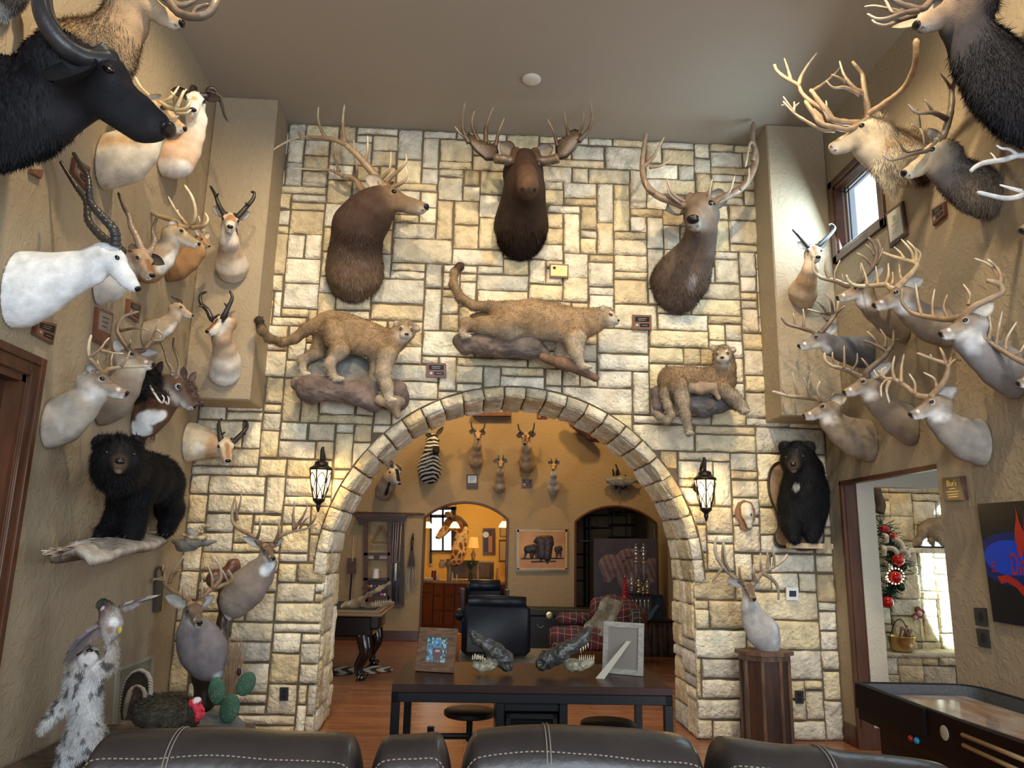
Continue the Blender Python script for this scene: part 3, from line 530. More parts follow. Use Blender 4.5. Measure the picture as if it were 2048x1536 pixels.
def beast(name, label, cat, cr, Y0, M, N, neck, C, tpl='deer', ears=None, ant=None, horns=None, clip=None, group=None, up=(0, 0, 1), k=None, cell=None, paint=None, flat=None, furs=None,
          earw=.30, hc=None, ridge=0, base=None, nose=True, mt=None, eyec=None, extra=None, ringc=None, knob=.12, loc=None, anc='antler', hflat=0, sub=None, pb=None, drop=.10):
    """C: dict of colours 0 face, 1 neck, 2 chin/muzzle, 3 body, 'e' ear outside, 'i' ear inside. neck: [(cu,cv,dy,r[,col])]"""
    if clip is CLR and ears:   # near ear is the animal's left one here
        fl = lambda e: e if e is None else (('d', e[1], -e[2], e[3])+tuple((v[0], -v[1], v[2]) for v in e[4:]) if e[0] == 'd' else tuple(e[:3])+tuple((abs(v[0]), -v[1], v[2]) for v in e[3:]))
        ears = [fl(e) for e in ears][::-1]
    Mp = cpt(cr, M[0], M[1], Y0+M[2]); Np = cpt(cr, N[0], N[1], Y0+N[2]); R, s = frame(Mp, Np, up, drop); H = lambda x, y, z: Mp+(R.T@(np.array([x, y, z])*s))
    B = Body(k or s*.11); cg = lambda i: C.get(i, C.get(3 if i == 1 else 0, C[0]))
    for t in TP[tpl]:
        if t[0] == 'e': B.ell(H(*t[1]), R, np.array(t[2])*s, cg(t[3]))
        else: B.cone(H(*t[1]), H(*t[2]), t[3]*s, t[4]*s, cg(t[5]), R[1], .92)
    if tpl in ('cat', 'bear') and ears:   # round ears grow out of the skull
        for sy, e in zip((1, -1), ears):
            yb_ = H(EARP[tpl][0], -sy*EARP[tpl][1], EARP[tpl][2]); tp = cpt(cr, e[0], e[1], yb_[1]-.02*s); b_ = H(-.38, 0, .12)+(yb_-H(-.38, 0, .12))*.7
            if np.linalg.norm(tp-b_) > 1.3*s: tp = b_+nrm(tp-b_)*1.1*s
            rr = .27 if tpl == 'bear' else .23; q = b_+(tp-b_)*(.96 if tpl == 'cat' else .82); B.cone(b_, q, rr*1.15*s, rr*s, C.get('e', C[0]), nrm(R[0]), .55, .05*s); fr = q+nrm(CAM-q)*rr*.7*s; B.dots(fr, rr*.62*s, C.get('i'), .5)
    P = [H(-.42, 0, -.22)]; r = [s*{'cat': .7, 'bear': .6}.get(tpl, .30)]; cols = []
    for q in neck:
        p = cpt(cr, q[0], q[1], Y0+q[2]); P.append(p); r.append(crr(cr, q[3], p)); cols.append(q[4] if len(q) > 4 else C[3])
    B.chain(P, r, cols, flat[0] if flat else None, flat[1] if flat else 1.0, k=(k or s*.16)*1.6)
    if extra: extra(B, H, s, R)
    if clip: B.clip.append(clip)
    if tpl in ('deer', 'elk', 'cow'):
        for sy in (1, -1):
            ex, ey, ez, er = EYEP[tpl]; B.dots(H(ex, sy*ey, ez), er*1.55*s, ringc or C.get('r', C[0]), .7)
        B.dots(H(.98, 0, -.24), .17*s, cg(2), .5)
        for sy in (1, -1): B.dots(np.array([H(.50, sy*.13, -.215), H(.98, sy*.07, -.185)]), .024*s, (.05, .035, .03), .5)
    for pt in (paint or []):
        if pt[0] == 'h': B.dots(H(*pt[1]), pt[2]*s, pt[3], pt[4] if len(pt) > 4 else .4)
        elif pt[0] == 'hl': B.dots(np.array([H(*pt[1]), H(*pt[2])]), pt[3]*s, pt[4], pt[5] if len(pt) > 5 else .4)
        elif pt[0] == 'l': a = cpt(cr, pt[1][0], pt[1][1], Y0+pt[1][2]); B.dots(np.array([a, cpt(cr, pt[2][0], pt[2][1], Y0+pt[2][2])]), crr(cr, pt[3], a), pt[4], pt[5] if len(pt) > 5 else .4)
        else: a = cpt(cr, pt[1][0], pt[1][1], Y0+pt[1][2]); B.dots(a, crr(cr, pt[2], a), pt[3], pt[4] if len(pt) > 4 else .5)
    if tpl == 'horse':
        for sy in (1, -1): B.dots(np.array([H(.50, sy*.15, -.20), H(.96, sy*.07, -.20)]), .018*s, tuple(np.array(cg(0))*.35), .5)
    for sy in (1, -1):
        tt = np.linspace(0, 1.4*s, 120); o_ = H(.5, sy*(.075 if tpl != 'moose' else .10), -.05 if tpl != 'moose' else -.12); f_ = B.field(o_+R[0]*tt[:, None]); B.dots(o_+R[0]*tt[np.argmax(f_ > 0)], .035*s, (.01, .008, .008), .5)
    Pm, Fa, Nn, Cc = B.mesh(cell or max(.005, s*.045))
    if pb is not None: Cc = pb(Pm, Cc, H, s)
    L0 = Pm.mean(0) if loc is None else loc
    if clip is not None and loc is None: q = P[-1]; L0 = q-clip[1]*((q-clip[0])@clip[1])
    th = thing(name, label, cat, L0, group)
    g = G(); g.addnp(Pm, Fa, Cc)
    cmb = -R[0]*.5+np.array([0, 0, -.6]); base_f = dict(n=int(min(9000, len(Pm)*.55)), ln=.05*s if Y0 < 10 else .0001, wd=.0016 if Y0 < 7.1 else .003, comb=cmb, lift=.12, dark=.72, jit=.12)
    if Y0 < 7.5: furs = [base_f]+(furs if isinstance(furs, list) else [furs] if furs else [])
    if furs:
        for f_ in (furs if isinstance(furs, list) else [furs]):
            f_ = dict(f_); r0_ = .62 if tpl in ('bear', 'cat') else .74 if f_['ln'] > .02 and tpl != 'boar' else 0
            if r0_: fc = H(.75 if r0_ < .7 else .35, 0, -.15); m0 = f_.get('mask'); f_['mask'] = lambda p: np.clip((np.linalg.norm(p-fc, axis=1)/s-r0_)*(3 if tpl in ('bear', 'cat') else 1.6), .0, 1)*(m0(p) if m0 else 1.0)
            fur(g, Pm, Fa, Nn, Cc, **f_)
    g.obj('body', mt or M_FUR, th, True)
    def march(o, d, mx):
        t = np.linspace(0, mx, 160); f = B.field(o+d*t[:, None]); i = np.argmax(f > 0); return o+d*t[i]
    if tpl in EARP and tpl not in ('cat', 'bear') and ears is not None:
        for sy, e in zip((1, -1), ears):
            if e is None: continue
            g = G(); e0 = EARP[tpl]; b_ = march(H(e0[0], sy*.05, 0), R.T@nrm((0, sy*e0[1], e0[2])), 1.0*s)-(R.T@nrm((0, sy*e0[1], e0[2])))*.06*s
            if len(e) >= 4 and e[0] == 'd': tp = b_+(R.T@(np.array(e[1:4])*s)); op = R.T@np.array(e[4]) if len(e) > 4 else R[0]+np.array([0, -.5, 0])
            else: tp = cpt(cr, e[0], e[1], Y0+e[2]); op = R.T@np.array(e[3]) if len(e) > 3 else np.array([0, -1.0, -.2])+R[0]*.4
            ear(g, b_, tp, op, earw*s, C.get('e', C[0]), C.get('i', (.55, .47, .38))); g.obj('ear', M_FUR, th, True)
    ex, ey, ez, er = EYEP[tpl]
    for sy in (1, -1): g = G(); g.ball(march(H(ex, sy*.05, ez), R.T@nrm((.35 if tpl in ('cat', 'bear') else .12, sy, .1)), 1.0*s)-R[1]*sy*er*.35*s, np.array([1.35, 1, 1.0])*er*s*1.2, seg=12, rings=8, R=R); g.obj('eye', eyec or M_EYE, th, True)
    NX = march(H(.3, 0, -.08), R[0], 1.4*s)
    if nose:
        g = G(); hz = {'cat': (.09, .17, .10, .06), 'bear': (.11, .16, .12, .04), 'boar': (.03, .11, .11, 0), 'cow': (.03, .17, .11, .03), 'moose': (.01, .01, .01, 0)}.get(tpl, (.06, .125, .09, .03))
        g.ball(NX+R[2]*hz[3]*s-R[0]*hz[0]*.55*s, np.array(hz[:3])*s, R=R)
        g.obj('nose', M_NOSE, th, True)
    for kk, lst in (('antler', ant), ('horn', horns)):
        if not lst: continue
        for sp in lst:
            p0 = sp[0]; fp = cpt(cr, p0[2][0], p0[2][1], Y0+p0[2][2]); pk = min([H(-.27, q*.15, .17) for q in (1, -1)], key=lambda h: np.linalg.norm(h-fp)); dd = np.linalg.norm(pk-fp)/s
            if .12 < dd < 1.6:   # pedicle: join the beam to the skull
                u0, v0 = proj(pk); sp = [[p0[0]*1.05, p0[1], ((u0-cr[0])*cr[2], (v0-cr[1])*cr[2], pk[1]-Y0)]+list(p0[2:])]+list(sp[1:])
            g = G(); hb, ht = hc or ((AB, AT) if kk == 'antler' else ((.03, .025, .022), (.02, .018, .016)))
            horn(g, cr, Y0, sp, hb, ht, ridge, knob=knob if kk == 'antler' else 0, flat=hflat); g.obj(kk, M_ANTLER if kk == 'antler' else M_HORN, th, True)
    return th, H, s, R
CLL = (np.array([XL+.004, 0, 0]), np.array([1.0, 0, 0])); CLR = (np.array([XR-.004, 0, 0]), np.array([-1.0, 0, 0])); CLB = (np.array([0, D0-.03, 0]), np.array([0, -1.0, 0]))
CLBX = (np.array([0, D0-.4436-.002, 0]), np.array([0, -1.0, 0])); CLBR = (np.array([0, D0-.4254-.002, 0]), np.array([0, -1.0, 0]))
C1, C2, C3, C4 = (0, 0, 3.657), (0, 360, 3.657), (0, 680, 3.657), (0, 1060, 3.2)
C5, C6, C7, C8 = (500, 180, 3.491), (880, 180, 3.103), (500, 500, 2.768), (1140, 560, 3.657)
D1, D2, D3, D4, D5 = (1500, 0, 3.657), (1520, 420, 3.841), (1500, 660, 3.657), (1380, 840, 3.012), (1360, 1060, 2.977)
D6, D7, D8 = (680, 820, 3.103), (680, 1000, 5.121), (1000, 1000, 5.121); E1, E6, E8 = (680, 1220, 2.926), (60, 880, 4.267), (300, 960, 3.839)
FX = (1, 0, 0)
EB = {0: (.17, .11, .065), 1: (.10, .062, .042), 2: (.40, .35, .28), 3: (.22, .15, .095), 'e': (.22, .15, .09), 'i': (.62, .52, .42), 'r': (.34, .25, .16)}
MB_ = (.062, .037, .027)
yb = D0-.045
beast('elk_mount', 'elk bust in profile facing right, pale wide antlers, on the stone wall', 'mounted elk', C5, yb-.50, (1015, 745, -.02), (1228, 830, -.12),
      [(845, 850, .05, 150, MB_), (760, 960, .13, 170, MB_), (735, 1120, .28, 165, MB_), (730, 1270, .42, 185, (.25, .17, .11)), (715, 1330, .50, 150, (.13, .08, .05))], EB, 'elk', clip=CLB,
      ears=[('d', -.35, .25, .45, (.3, .4, -.6)), (805, 600, -.08, (.2, -1, .2))], earw=.22, flat=((1, 0, 0), 1.0),
      paint=[('l', (640, 1120, -.05), (620, 1250, .1), 45, (.20, .13, .085)), ('l', (860, 1150, -.1), (860, 1290, .1), 75, (.34, .25, .175), .8), ('l', (660, 1330, .0), (740, 1420, .1), 55, (.13, .065, .04), .8)],
      ant=[[[33, 16, (935, 690, 0), (875, 600, 0), (800, 510, -.02), (735, 440, -.03), (665, 380, -.04)], [17, 4, (680, 385, -.03), (560, 340, .0), (430, 330, .05), (340, 330, .08), (240, 370, .10), (160, 420, .12)], [15, 4, (660, 370, 0), (650, 250, 0), (650, 190, -.02), (660, 100, -.03)], [13, 4, (525, 330, .02), (490, 260, .02), (475, 190, .02), (478, 118, 0)], [10, 3, (360, 325, .06), (335, 290, .06), (325, 250, .05)],
            [15, 4, (800, 515, 0), (820, 430, -.05), (822, 318, -.08)], [15, 4, (915, 620, 0), (975, 550, -.08), (985, 430, -.12)], [15, 4, (945, 645, -.02), (1040, 560, -.12), (1090, 500, -.16), (1088, 445, -.18)], [14, 4, (975, 690, -.02), (1060, 650, -.12), (1095, 600, -.15), (1088, 530, -.16)]],
           [[28, 15, (845, 735, .18), (780, 690, .22), (730, 620, .26), (650, 600, .28)], [14, 3, (650, 600, .28), (560, 560, .30), (430, 555, .32), (285, 545, .34)], [13, 3, (620, 570, .28), (600, 480, .28), (592, 330, .28)], [13, 4, (740, 620, .26), (745, 520, .24), (722, 335, .22)]]],
      furs=dict(n=9000, ln=.05, wd=.0035, comb=(0.15, 0, -1), lift=.22, mask=lambda p: ((p[:, 2] < 4.35) & (p[:, 2] > 3.2))*1.0+.05), knob=.06)
beast('moose_mount', 'dark brown moose bust facing forward with broad palmate antlers', 'mounted moose', C6, yb-.62, (530, 470, .02), (548, 612, -.36),
      [(525, 640, .12, 105, (.03, .018, .012)), (510, 760, .32, 125, (.032, .019, .013)), (503, 860, .50, 148, (.045, .027, .018)), (500, 915, .58, 105, (.025, .015, .01))], {0: (.045, .024, .016), 1: (.025, .015, .01), 2: (.085, .047, .028), 3: (.034, .02, .014), 'e': (.08, .05, .035), 'i': (.45, .36, .27), 'r': (.10, .06, .04)}, 'moose', clip=CLB,
      ears=[(705, 355, .1, (.5, .4, 0)), (370, 330, .1, (.5, -.4, 0))], earw=.16, flat=((1, 0, 0), 1.0), k=.09,
      paint=[('p', (545, 500, -.25), 34, (.05, .032, .025), .8)],
      ant=[[[26, 26, (445, 440, .0), (400, 432, .0), (330, 425, -.02)], ['plate', 10, (345, 440, 0), (285, 440, -.02), (215, 380, -.06), (155, 300, -.08), (175, 262, -.06), (215, 300, -.04), (262, 310, -.04), (312, 340, -.02), (350, 330, 0), (365, 385, 0)], [15, 4, (180, 330, -.07), (145, 250, -.1), (143, 150, -.1), (158, 65, -.08)], [12, 3, (185, 320, -.07), (130, 275, -.1), (90, 225, -.12)], [15, 4, (240, 320, -.04), (205, 240, -.05), (200, 180, -.06), (215, 128, -.06)], [15, 4, (285, 330, -.03), (285, 240, -.04), (305, 170, -.05), (332, 105, -.05)], [12, 4, (345, 350, 0), (365, 260, -.02), (400, 172, -.03)]],
           [[26, 26, (620, 440, 0), (690, 435, 0), (740, 420, -.02)], ['plate', 10, (720, 440, 0), (785, 425, -.02), (840, 370, -.05), (885, 300, -.08), (870, 255, -.08), (840, 240, -.06), (800, 255, -.05), (770, 290, -.03), (735, 310, -.02), (715, 350, 0)], [16, 5, (860, 320, -.07), (920, 250, -.1), (945, 170, -.1), (930, 70, -.1)], [11, 4, (850, 290, -.06), (885, 220, -.08), (892, 128, -.08)], [13, 4, (800, 290, -.04), (785, 220, -.05), (770, 128, -.05)], [13, 4, (730, 350, -.01), (705, 260, -.02), (665, 175, -.02)]]],
      hc=((.07, .042, .026), (.40, .30, .20)), furs=dict(n=12000, ln=.055, wd=.004, comb=(0, 0, -1), lift=.25, mask=lambda p: (p[:, 2] < 4.55)*1.0))
beast('elk_mount', 'elk bust with raised chin and tall curved antlers, beside the right soffit', 'mounted elk', C6, yb-.50, (1600, 725, 0), (1570, 820, -.34),
      [(1625, 880, .06, 75, (.09, .065, .05)), (1595, 1000, .18, 92, (.07, .05, .042)), (1530, 1110, .34, 135, (.12, .085, .065)), (1475, 1210, .46, 155, (.15, .105, .08)), (1465, 1260, .50, 105, (.10, .065, .045))],
      {0: (.20, .14, .10), 1: (.16, .12, .10), 2: (.40, .36, .32), 3: (.15, .11, .085), 'e': (.14, .10, .07), 'i': (.60, .54, .46), 'r': (.42, .36, .30)}, 'elk', clip=CLB, flat=((1, 0, 0), 1.0),
      ears=[(1785, 690, .08, (.7, .3, 0)), (1400, 745, .08, (.7, -.3, 0))], earw=.21,
      paint=[('l', (1345, 1060, .1), (1330, 1180, .1), 80, (.34, .28, .23), .9), ('l', (1600, 1180, .1), (1540, 1330, .2), 45, (.42, .40, .40), .8), ('l', (1600, 870, -.2), (1610, 960, -.1), 26, (.34, .28, .24), .8)],
      ant=[[[26, 12, (1525, 715, 0), (1440, 690, .0), (1340, 650, 0), (1275, 580, .02), (1255, 480, .03), (1262, 380, .02), (1280, 262, 0)], [13, 4, (1262, 480, .03), (1320, 420, .02), (1355, 360, 0), (1392, 292, 0)], [11, 4, (1300, 480, .02), (1370, 470, .0), (1435, 432, -.02)], [15, 4, (1520, 700, -.02), (1440, 640, -.1), (1408, 548, -.14)], [11, 4, (1500, 715, -.02), (1430, 655, -.12), (1410, 600, -.16)], [10, 3, (1330, 640, -.02), (1285, 610, -.06), (1272, 560, -.08)]],
           [[26, 13, (1680, 700, 0), (1780, 660, 0), (1880, 600, 0), (1945, 490, .03), (1960, 400, .04), (1940, 310, .04), (1945, 200, .04)], [16, 5, (1940, 440, .03), (1955, 360, 0), (1925, 330, -.02), (1895, 480, -.03)], [14, 4, (1650, 705, -.02), (1670, 630, -.1), (1690, 550, -.14)], [14, 4, (1700, 700, -.03), (1790, 640, -.1), (1830, 530, -.14)], [12, 4, (1860, 620, -.02), (1910, 560, -.06), (1918, 478, -.08)]]],
      hc=((.22, .15, .10), (.50, .42, .32)), furs=dict(n=9000, ln=.05, wd=.0035, comb=(0, 0, -1), lift=.22, mask=lambda p: (p[:, 2] < 4.4)*1.0), knob=.06)
def yw(cr, cu, cv, x): return PX(cr[0]+cu/cr[2], cr[1]+cv/cr[2], x)[1]
WTC = {0: (.25, .175, .115), 1: (.30, .235, .175), 2: (.72, .70, .66), 3: (.285, .23, .18), 'e': (.25, .19, .14), 'i': (.66, .64, .60), 'r': (.60, .55, .48)}
def wt_paint(w=1.0):
    a = [('hl', (-.05, 0, -.62), (-.22, 0, -.72), .26, (.72, .71, .69), .7), ('hl', (.70, .13, -.06), (.70, -.13, -.06), .075, (.70, .68, .64), .5), ('hl', (.82, 0, -.12), (.95, 0, -.12), .10, (.05, .04, .035), .5), ('hl', (.12, 0, .25), (-.45, 0, .27), .19, (.16, .105, .07), .9), ('hl', (.25, 0, .16), (.75, 0, .06), .09, (.17, .12, .085), .9), ('hl', (.2, .26, -.2), (.5, .16, -.2), .10, (.36, .30, .23), .9), ('hl', (.2, -.26, -.2), (.5, -.16, -.2), .10, (.36, .30, .23), .9)]
    return a
def wtail(label, cr, base, side, M, N, neck, ears=None, ant=None, C=None, dk=None, grp=None, extra_paint=None, yoff=0, flip=None, **kw):
    if (side > 0 if flip is None else flip) and ant: ant = [[[q if not isinstance(q, tuple) else (q[0], q[1], -q[2]) for q in sp] for sp in a] for a in ant]
    x = XL if side < 0 else XR; Y0 = yw(cr, base[0], base[1], x)+yoff; Cc = dict(WTC); Cc.update(C or {})
    return beast('deer_mount', label, 'mounted deer', cr, Y0, M, N, neck, Cc, 'deer', clip=CLL if side < 0 else CLR, ears=ears, ant=ant, flat=((0, 1, 0), .74), paint=wt_paint()+(extra_paint or []), group=grp, **kw)
BLK = (.014, .014, .018)
def dewlap(B, H, s, R): pass
Y = yw(C1, -380, 800, XL)
beast('buffalo_mount', 'huge black water buffalo head with one upswept horn, at the left edge', 'mounted buffalo', C1, Y, (800, 600, -.05), (1195, 960, -.05),
      [(480, 690, 0, 235), (230, 790, 0, 330), (0, 820, 0, 380), (-250, 830, 0, 430), (-420, 830, 0, 440)], {0: BLK, 1: BLK, 2: (.02, .02, .022), 3: BLK, 'e': (.012, .012, .015), 'i': (.03, .03, .032), 'r': (.01, .01, .012)}, 'cow', clip=CLL,
      ears=[None, (385, 590, -.42, (.2, -1, -.2))], earw=.30, cell=.016, flat=((0, 1, 0), .62), mt=M_LONGFUR,
      horns=[[[88, 60, (770, 440, -.10), (620, 425, -.16), (480, 350, -.22), (370, 220, -.26), (310, 90, -.28), (300, -60, -.26), (360, -190, -.2)]], [[78, 60, (750, 430, .12), (620, 415, .2), (480, 340, .26), (380, 210, .3), (330, 80, .32), (330, -60, .3), (400, -190, .24)]]], hc=((.035, .033, .035), (.03, .028, .03)), ridge=0, hflat=.8,
      furs=dict(n=26000, ln=.05, wd=.003, comb=(.25, 0, -1), lift=.12, dark=.4, jit=.15, mask=lambda p: np.where(p[:, 0] < -1.75, 1.0, .04)))
beast('stag_mount', 'light brown stag head with raised chin behind the black buffalo', 'mounted stag', C1, yw(C1, 330, 450, XL), (1085, 5, -.05), (1320, 185, -.05),
      [(900, 180, 0, 165), (740, 380, 0, 235), (560, 430, 0, 275), (350, 440, 0, 260)], {0: (.34, .25, .16), 1: (.30, .22, .14), 2: (.55, .48, .38), 3: (.30, .21, .13), 'e': (.3, .22, .15), 'i': (.5, .42, .33), 'r': (.45, .36, .26)}, 'elk', clip=CLL, flat=((0, 1, 0), .7), ears=[('d', -.5, .6, .4), ('d', -.5, -.6, .4)], earw=.2, cell=.012,
      ant=[[[26, 22, (1150, -60, .12), (1230, 5, .12), (1320, 40, .12), (1400, 10, .12), (1440, -40, .12)], [14, 5, (1400, 10, .12), (1370, -10, .10), (1330, -30, .1)]], [[26, 26, (1180, -80, -.14), (1270, 60, -.16), (1340, 110, -.18), (1440, 125, -.2), (1530, 95, -.2), (1575, 20, -.2), (1580, -50, -.18)], [16, 12, (1400, 120, -.19), (1440, 60, -.19), (1530, 30, -.2)]]], hc=((.12, .085, .06), (.66, .58, .46)),
      paint=[('l', (560, 260, -.1), (420, 300, -.1), 90, (.50, .34, .17), .9)], furs=dict(n=22000, ln=.05, wd=.003, comb=(.35, 0, -1), lift=.3, mask=lambda p: (p[:, 0] < -1.95)*1.0))
beast('fallow_deer_mount', 'small spotted tan deer with ivory antlers behind the buffalo muzzle', 'mounted deer', C1, yw(C1, 760, 1190, XL), (1195, 825, 0), (1350, 955, 0),
      [(1120, 960, 0, 95), (1010, 1080, 0, 150), (900, 1150, 0, 195), (770, 1190, 0, 205)], {0: (.42, .29, .16), 1: (.5, .42, .3), 2: (.72, .66, .56), 3: (.62, .56, .46), 'e': (.4, .3, .2), 'i': (.75, .7, .6), 'r': (.55, .42, .28)}, 'deer', clip=CLL, flat=((0, 1, 0), .7), ears=[(1310, 850, .1), (1100, 690, -.08)],
      ant=[[[17, 8, (1270, 800, -.1), (1310, 745, -.12), (1345, 660, -.12)], [14, 5, (1280, 815, -.12), (1360, 790, -.16), (1395, 735, -.16)], [13, 5, (1290, 830, -.12), (1360, 830, -.15), (1400, 800, -.15)], [12, 4, (1290, 780, -.12), (1330, 700, -.13), (1365, 650, -.12)]], [[17, 8, (1165, 775, .08), (1090, 700, .1), (1030, 640, .12), (985, 560, .12)], [14, 5, (1160, 760, .08), (1250, 710, .06), (1310, 630, .06)], [12, 5, (1130, 730, .1), (1100, 690, .12)], [10, 4, (1270, 700, .06), (1250, 665, .05)]]], hc=((.5, .38, .22), (.75, .66, .48)),
      paint=[('l', (780, 1050, -.1), (1050, 1000, -.1), 60, (.50, .34, .19), .9), ('p', (780, 1380, -.05), 45, (.30, .18, .10), .6)])
BRW = (.40, .19, .08)
beast('gazelle_mount', 'white-faced gazelle with rusty neck and black horns, next to the left soffit', 'mounted gazelle', C1, yw(C1, 1190, 1130, XL), (1425, 738, -.04), (1410, 815, -.17),
      [(1440, 880, .03, 62, (.72, .70, .66)), (1420, 990, .05, 66, (.70, .66, .6)), (1365, 1100, .05, 92, (.55, .40, .3)), (1290, 1170, 0, 125, (.62, .52, .45)), (1210, 1160, 0, 130, (.55, .33, .2))], {0: (.78, .76, .70), 1: (.75, .73, .68), 2: (.80, .78, .74), 3: (.7, .65, .6), 'e': (.78, .75, .68), 'i': (.14, .10, .09), 'r': (.78, .76, .7)}, 'deer', clip=CLL, ears=[(1622, 712, 0, (1, .2, -.2)), (1248, 662, 0, (1, -.2, -.2))], earw=.22, flat=((0, 1, 0), .8),
      horns=[[[22, 6, (1505, 700, 0), (1530, 650, .02), (1575, 660, .04), (1620, 760, .06), (1640, 840, .06), (1668, 890, .05)]], [[22, 8, (1400, 690, 0), (1405, 640, .02), (1430, 640, .05), (1440, 680, .08)]]], hc=((.03, .022, .02), (.02, .018, .016)),
      paint=[('l', (1320, 900, .1), (1290, 1130, .0), 55, (.30, .13, .08), .5), ('l', (1230, 1040, 0), (1270, 1120, 0), 75, (.50, .24, .09), .6), ('h', (.25, 0, .22), .14, (.55, .42, .24), .8), ('l', (1190, 1230, -.02), (1330, 1250, -.05), 75, (.74, .73, .72), .5)])
WHT = (.78, .80, .80)
beast('antelope_mount', 'smooth white antelope bust in profile with long dark ringed horns', 'mounted antelope', C2, yw(C2, 110, 800, XL), (868, 592, -.02), (1000, 808, -.02),
      [(650, 640, 0, 130), (470, 700, 0, 165), (290, 760, 0, 225), (150, 800, 0, 275), (110, 800, 0, 280)], {0: WHT, 1: WHT, 2: WHT, 3: WHT, 'e': (.62, .60, .56), 'i': (.3, .26, .24), 'r': (.5, .5, .5)}, 'horse', clip=CLL, flat=((0, 1, 0), .62), ears=[None, (858, 462, -.05, (0, -1, -.1))], earw=.16, cell=.011,
      horns=[[[36, 13, (845, 475, -.05), (835, 370, -.08), (740, 260, -.1), (665, 170, -.1), (650, 60, -.12), (640, -30, -.1), (590, -110, -.08), (535, -200, -.06)]], [[36, 11, (810, 470, .06), (710, 380, .08), (645, 290, .1), (632, 160, .1), (565, 60, .12), (500, -40, .1), (440, -140, .08)]]], ridge=22, hc=((.04, .036, .034), (.02, .018, .018)), paint=[('p', (700, 520, -.12), 60, (.42, .38, .33), .9)])
beast('blackbuck_mount', 'blackbuck with white eye ring and ringed corkscrew horns beside the white antelope', 'mounted antelope', C2, yw(C2, 720, 800, XL), (1050, 590, -.05), (1112, 710, -.12),
      [(960, 610, .02, 85, (.17, .08, .05)), (880, 650, 0, 105, (.3, .2, .15)), (790, 750, 0, 130, (.68, .68, .66)), (700, 790, 0, 130, (.7, .7, .68))], {0: (.42, .30, .20), 1: (.17, .08, .05), 2: (.72, .68, .62), 3: (.6, .6, .58), 'e': (.5, .42, .32), 'i': (.12, .09, .07), 'r': (.80, .78, .74)}, 'deer', clip=CLL, ears=[(1205, 618, .05, (.6, .2, .2)), (962, 465, -.02, (1, 0, 0))], earw=.2, flat=((0, 1, 0), .75),
      horns=[[[30, 9, (1040, 520, 0), (1000, 420, .0), (960, 340, 0), (945, 270, 0), (905, 200, 0), (865, 90, 0)]], [[26, 9, (1100, 520, .08), (1130, 450, .1), (1115, 370, .12), (1150, 270, .12)]]], ridge=13, hc=((.30, .22, .17), (.05, .035, .03)), paint=[('hl', (.3, 0, .15), (.8, 0, .02), .13, (.25, .12, .07), .6)])
beast('axis_deer_mount', 'spotted fawn deer with long lyre antlers and a white throat', 'mounted deer', C2, yw(C2, 1000, 620, XL), (1335, 392, -.04), (1455, 478, -.05),
      [(1240, 480, 0, 72, (.40, .31, .2)), (1180, 570, 0, 92, (.45, .38, .29)), (1090, 640, 0, 110), (1000, 620, 0, 110)], {0: (.46, .34, .20), 1: (.42, .32, .2), 2: (.74, .7, .64), 3: (.38, .24, .14), 'e': (.45, .38, .28), 'i': (.74, .70, .62), 'r': (.56, .46, .32)}, 'deer', clip=CLL, ears=[None, (1238, 302, -.06, (1, -.6, .1))], earw=.26, flat=((0, 1, 0), .75),
      ant=[[[20, 8, (1305, 320, .06), (1230, 285, .1), (1130, 250, .12), (1040, 180, .14), (995, 80, .14), (985, -30, .12), (992, -80, .12)], [10, 4, (1040, 180, .14), (1042, 120, .14), (1033, 62, .14)]], [[20, 7, (1385, 340, -.06), (1428, 260, -.1), (1410, 140, -.12), (1350, 35, -.12)], [14, 5, (1370, 330, -.06), (1290, 230, -.1), (1230, 120, -.1)], [11, 4, (1345, 310, -.06), (1310, 260, -.1), (1298, 215, -.1)], [15, 6, (1405, 352, -.08), (1490, 335, -.14), (1520, 290, -.14), (1500, 240, -.12)], [9, 3, (1440, 340, -.1), (1460, 300, -.12), (1450, 260, -.12)]]], hc=((.36, .25, .13), (.74, .66, .5)),
      paint=[('l', (1300, 540, -.05), (1190, 640, -.05), 48, (.76, .75, .72), .5)]+[('p', (880+rnd.random()*150, 440+rnd.random()*150, -.1), 7, (.62, .5, .4), .5) for _ in range(16)])
beast('deer_mount', 'reddish deer half hidden behind the spotted deer', 'mounted deer', C2, yw(C2, 1230, 650, XL), (1490, 440, 0), (1530, 490, -.03), [(1440, 530, 0, 60), (1370, 580, 0, 90), (1290, 630, 0, 105), (1230, 650, 0, 100)],
      {0: (.34, .2, .10), 1: (.3, .17, .08), 2: (.5, .4, .3), 3: (.32, .18, .085), 'e': (.3, .2, .12), 'i': (.6, .5, .4), 'r': (.4, .28, .16)}, 'deer', clip=CLL, ears=[('d', -.4, .6, .5), ('d', -.4, -.6, .5)], flat=((0, 1, 0), .75), ant=[[[12, 6, (1470, 400, 0), (1450, 380, 0), (1445, 350, 0)], [9, 4, (1450, 380, 0), (1480, 375, 0), (1500, 365, 0)]]])
PRC = {0: (.72, .66, .56), 1: (.45, .27, .15), 2: (.74, .70, .64), 3: (.62, .48, .34), 'e': (.55, .42, .3), 'i': (.68, .62, .54), 'r': (.70, .64, .54)}
ybx = D0-.4436
PHC = ((.03, .024, .022), (.02, .016, .015))
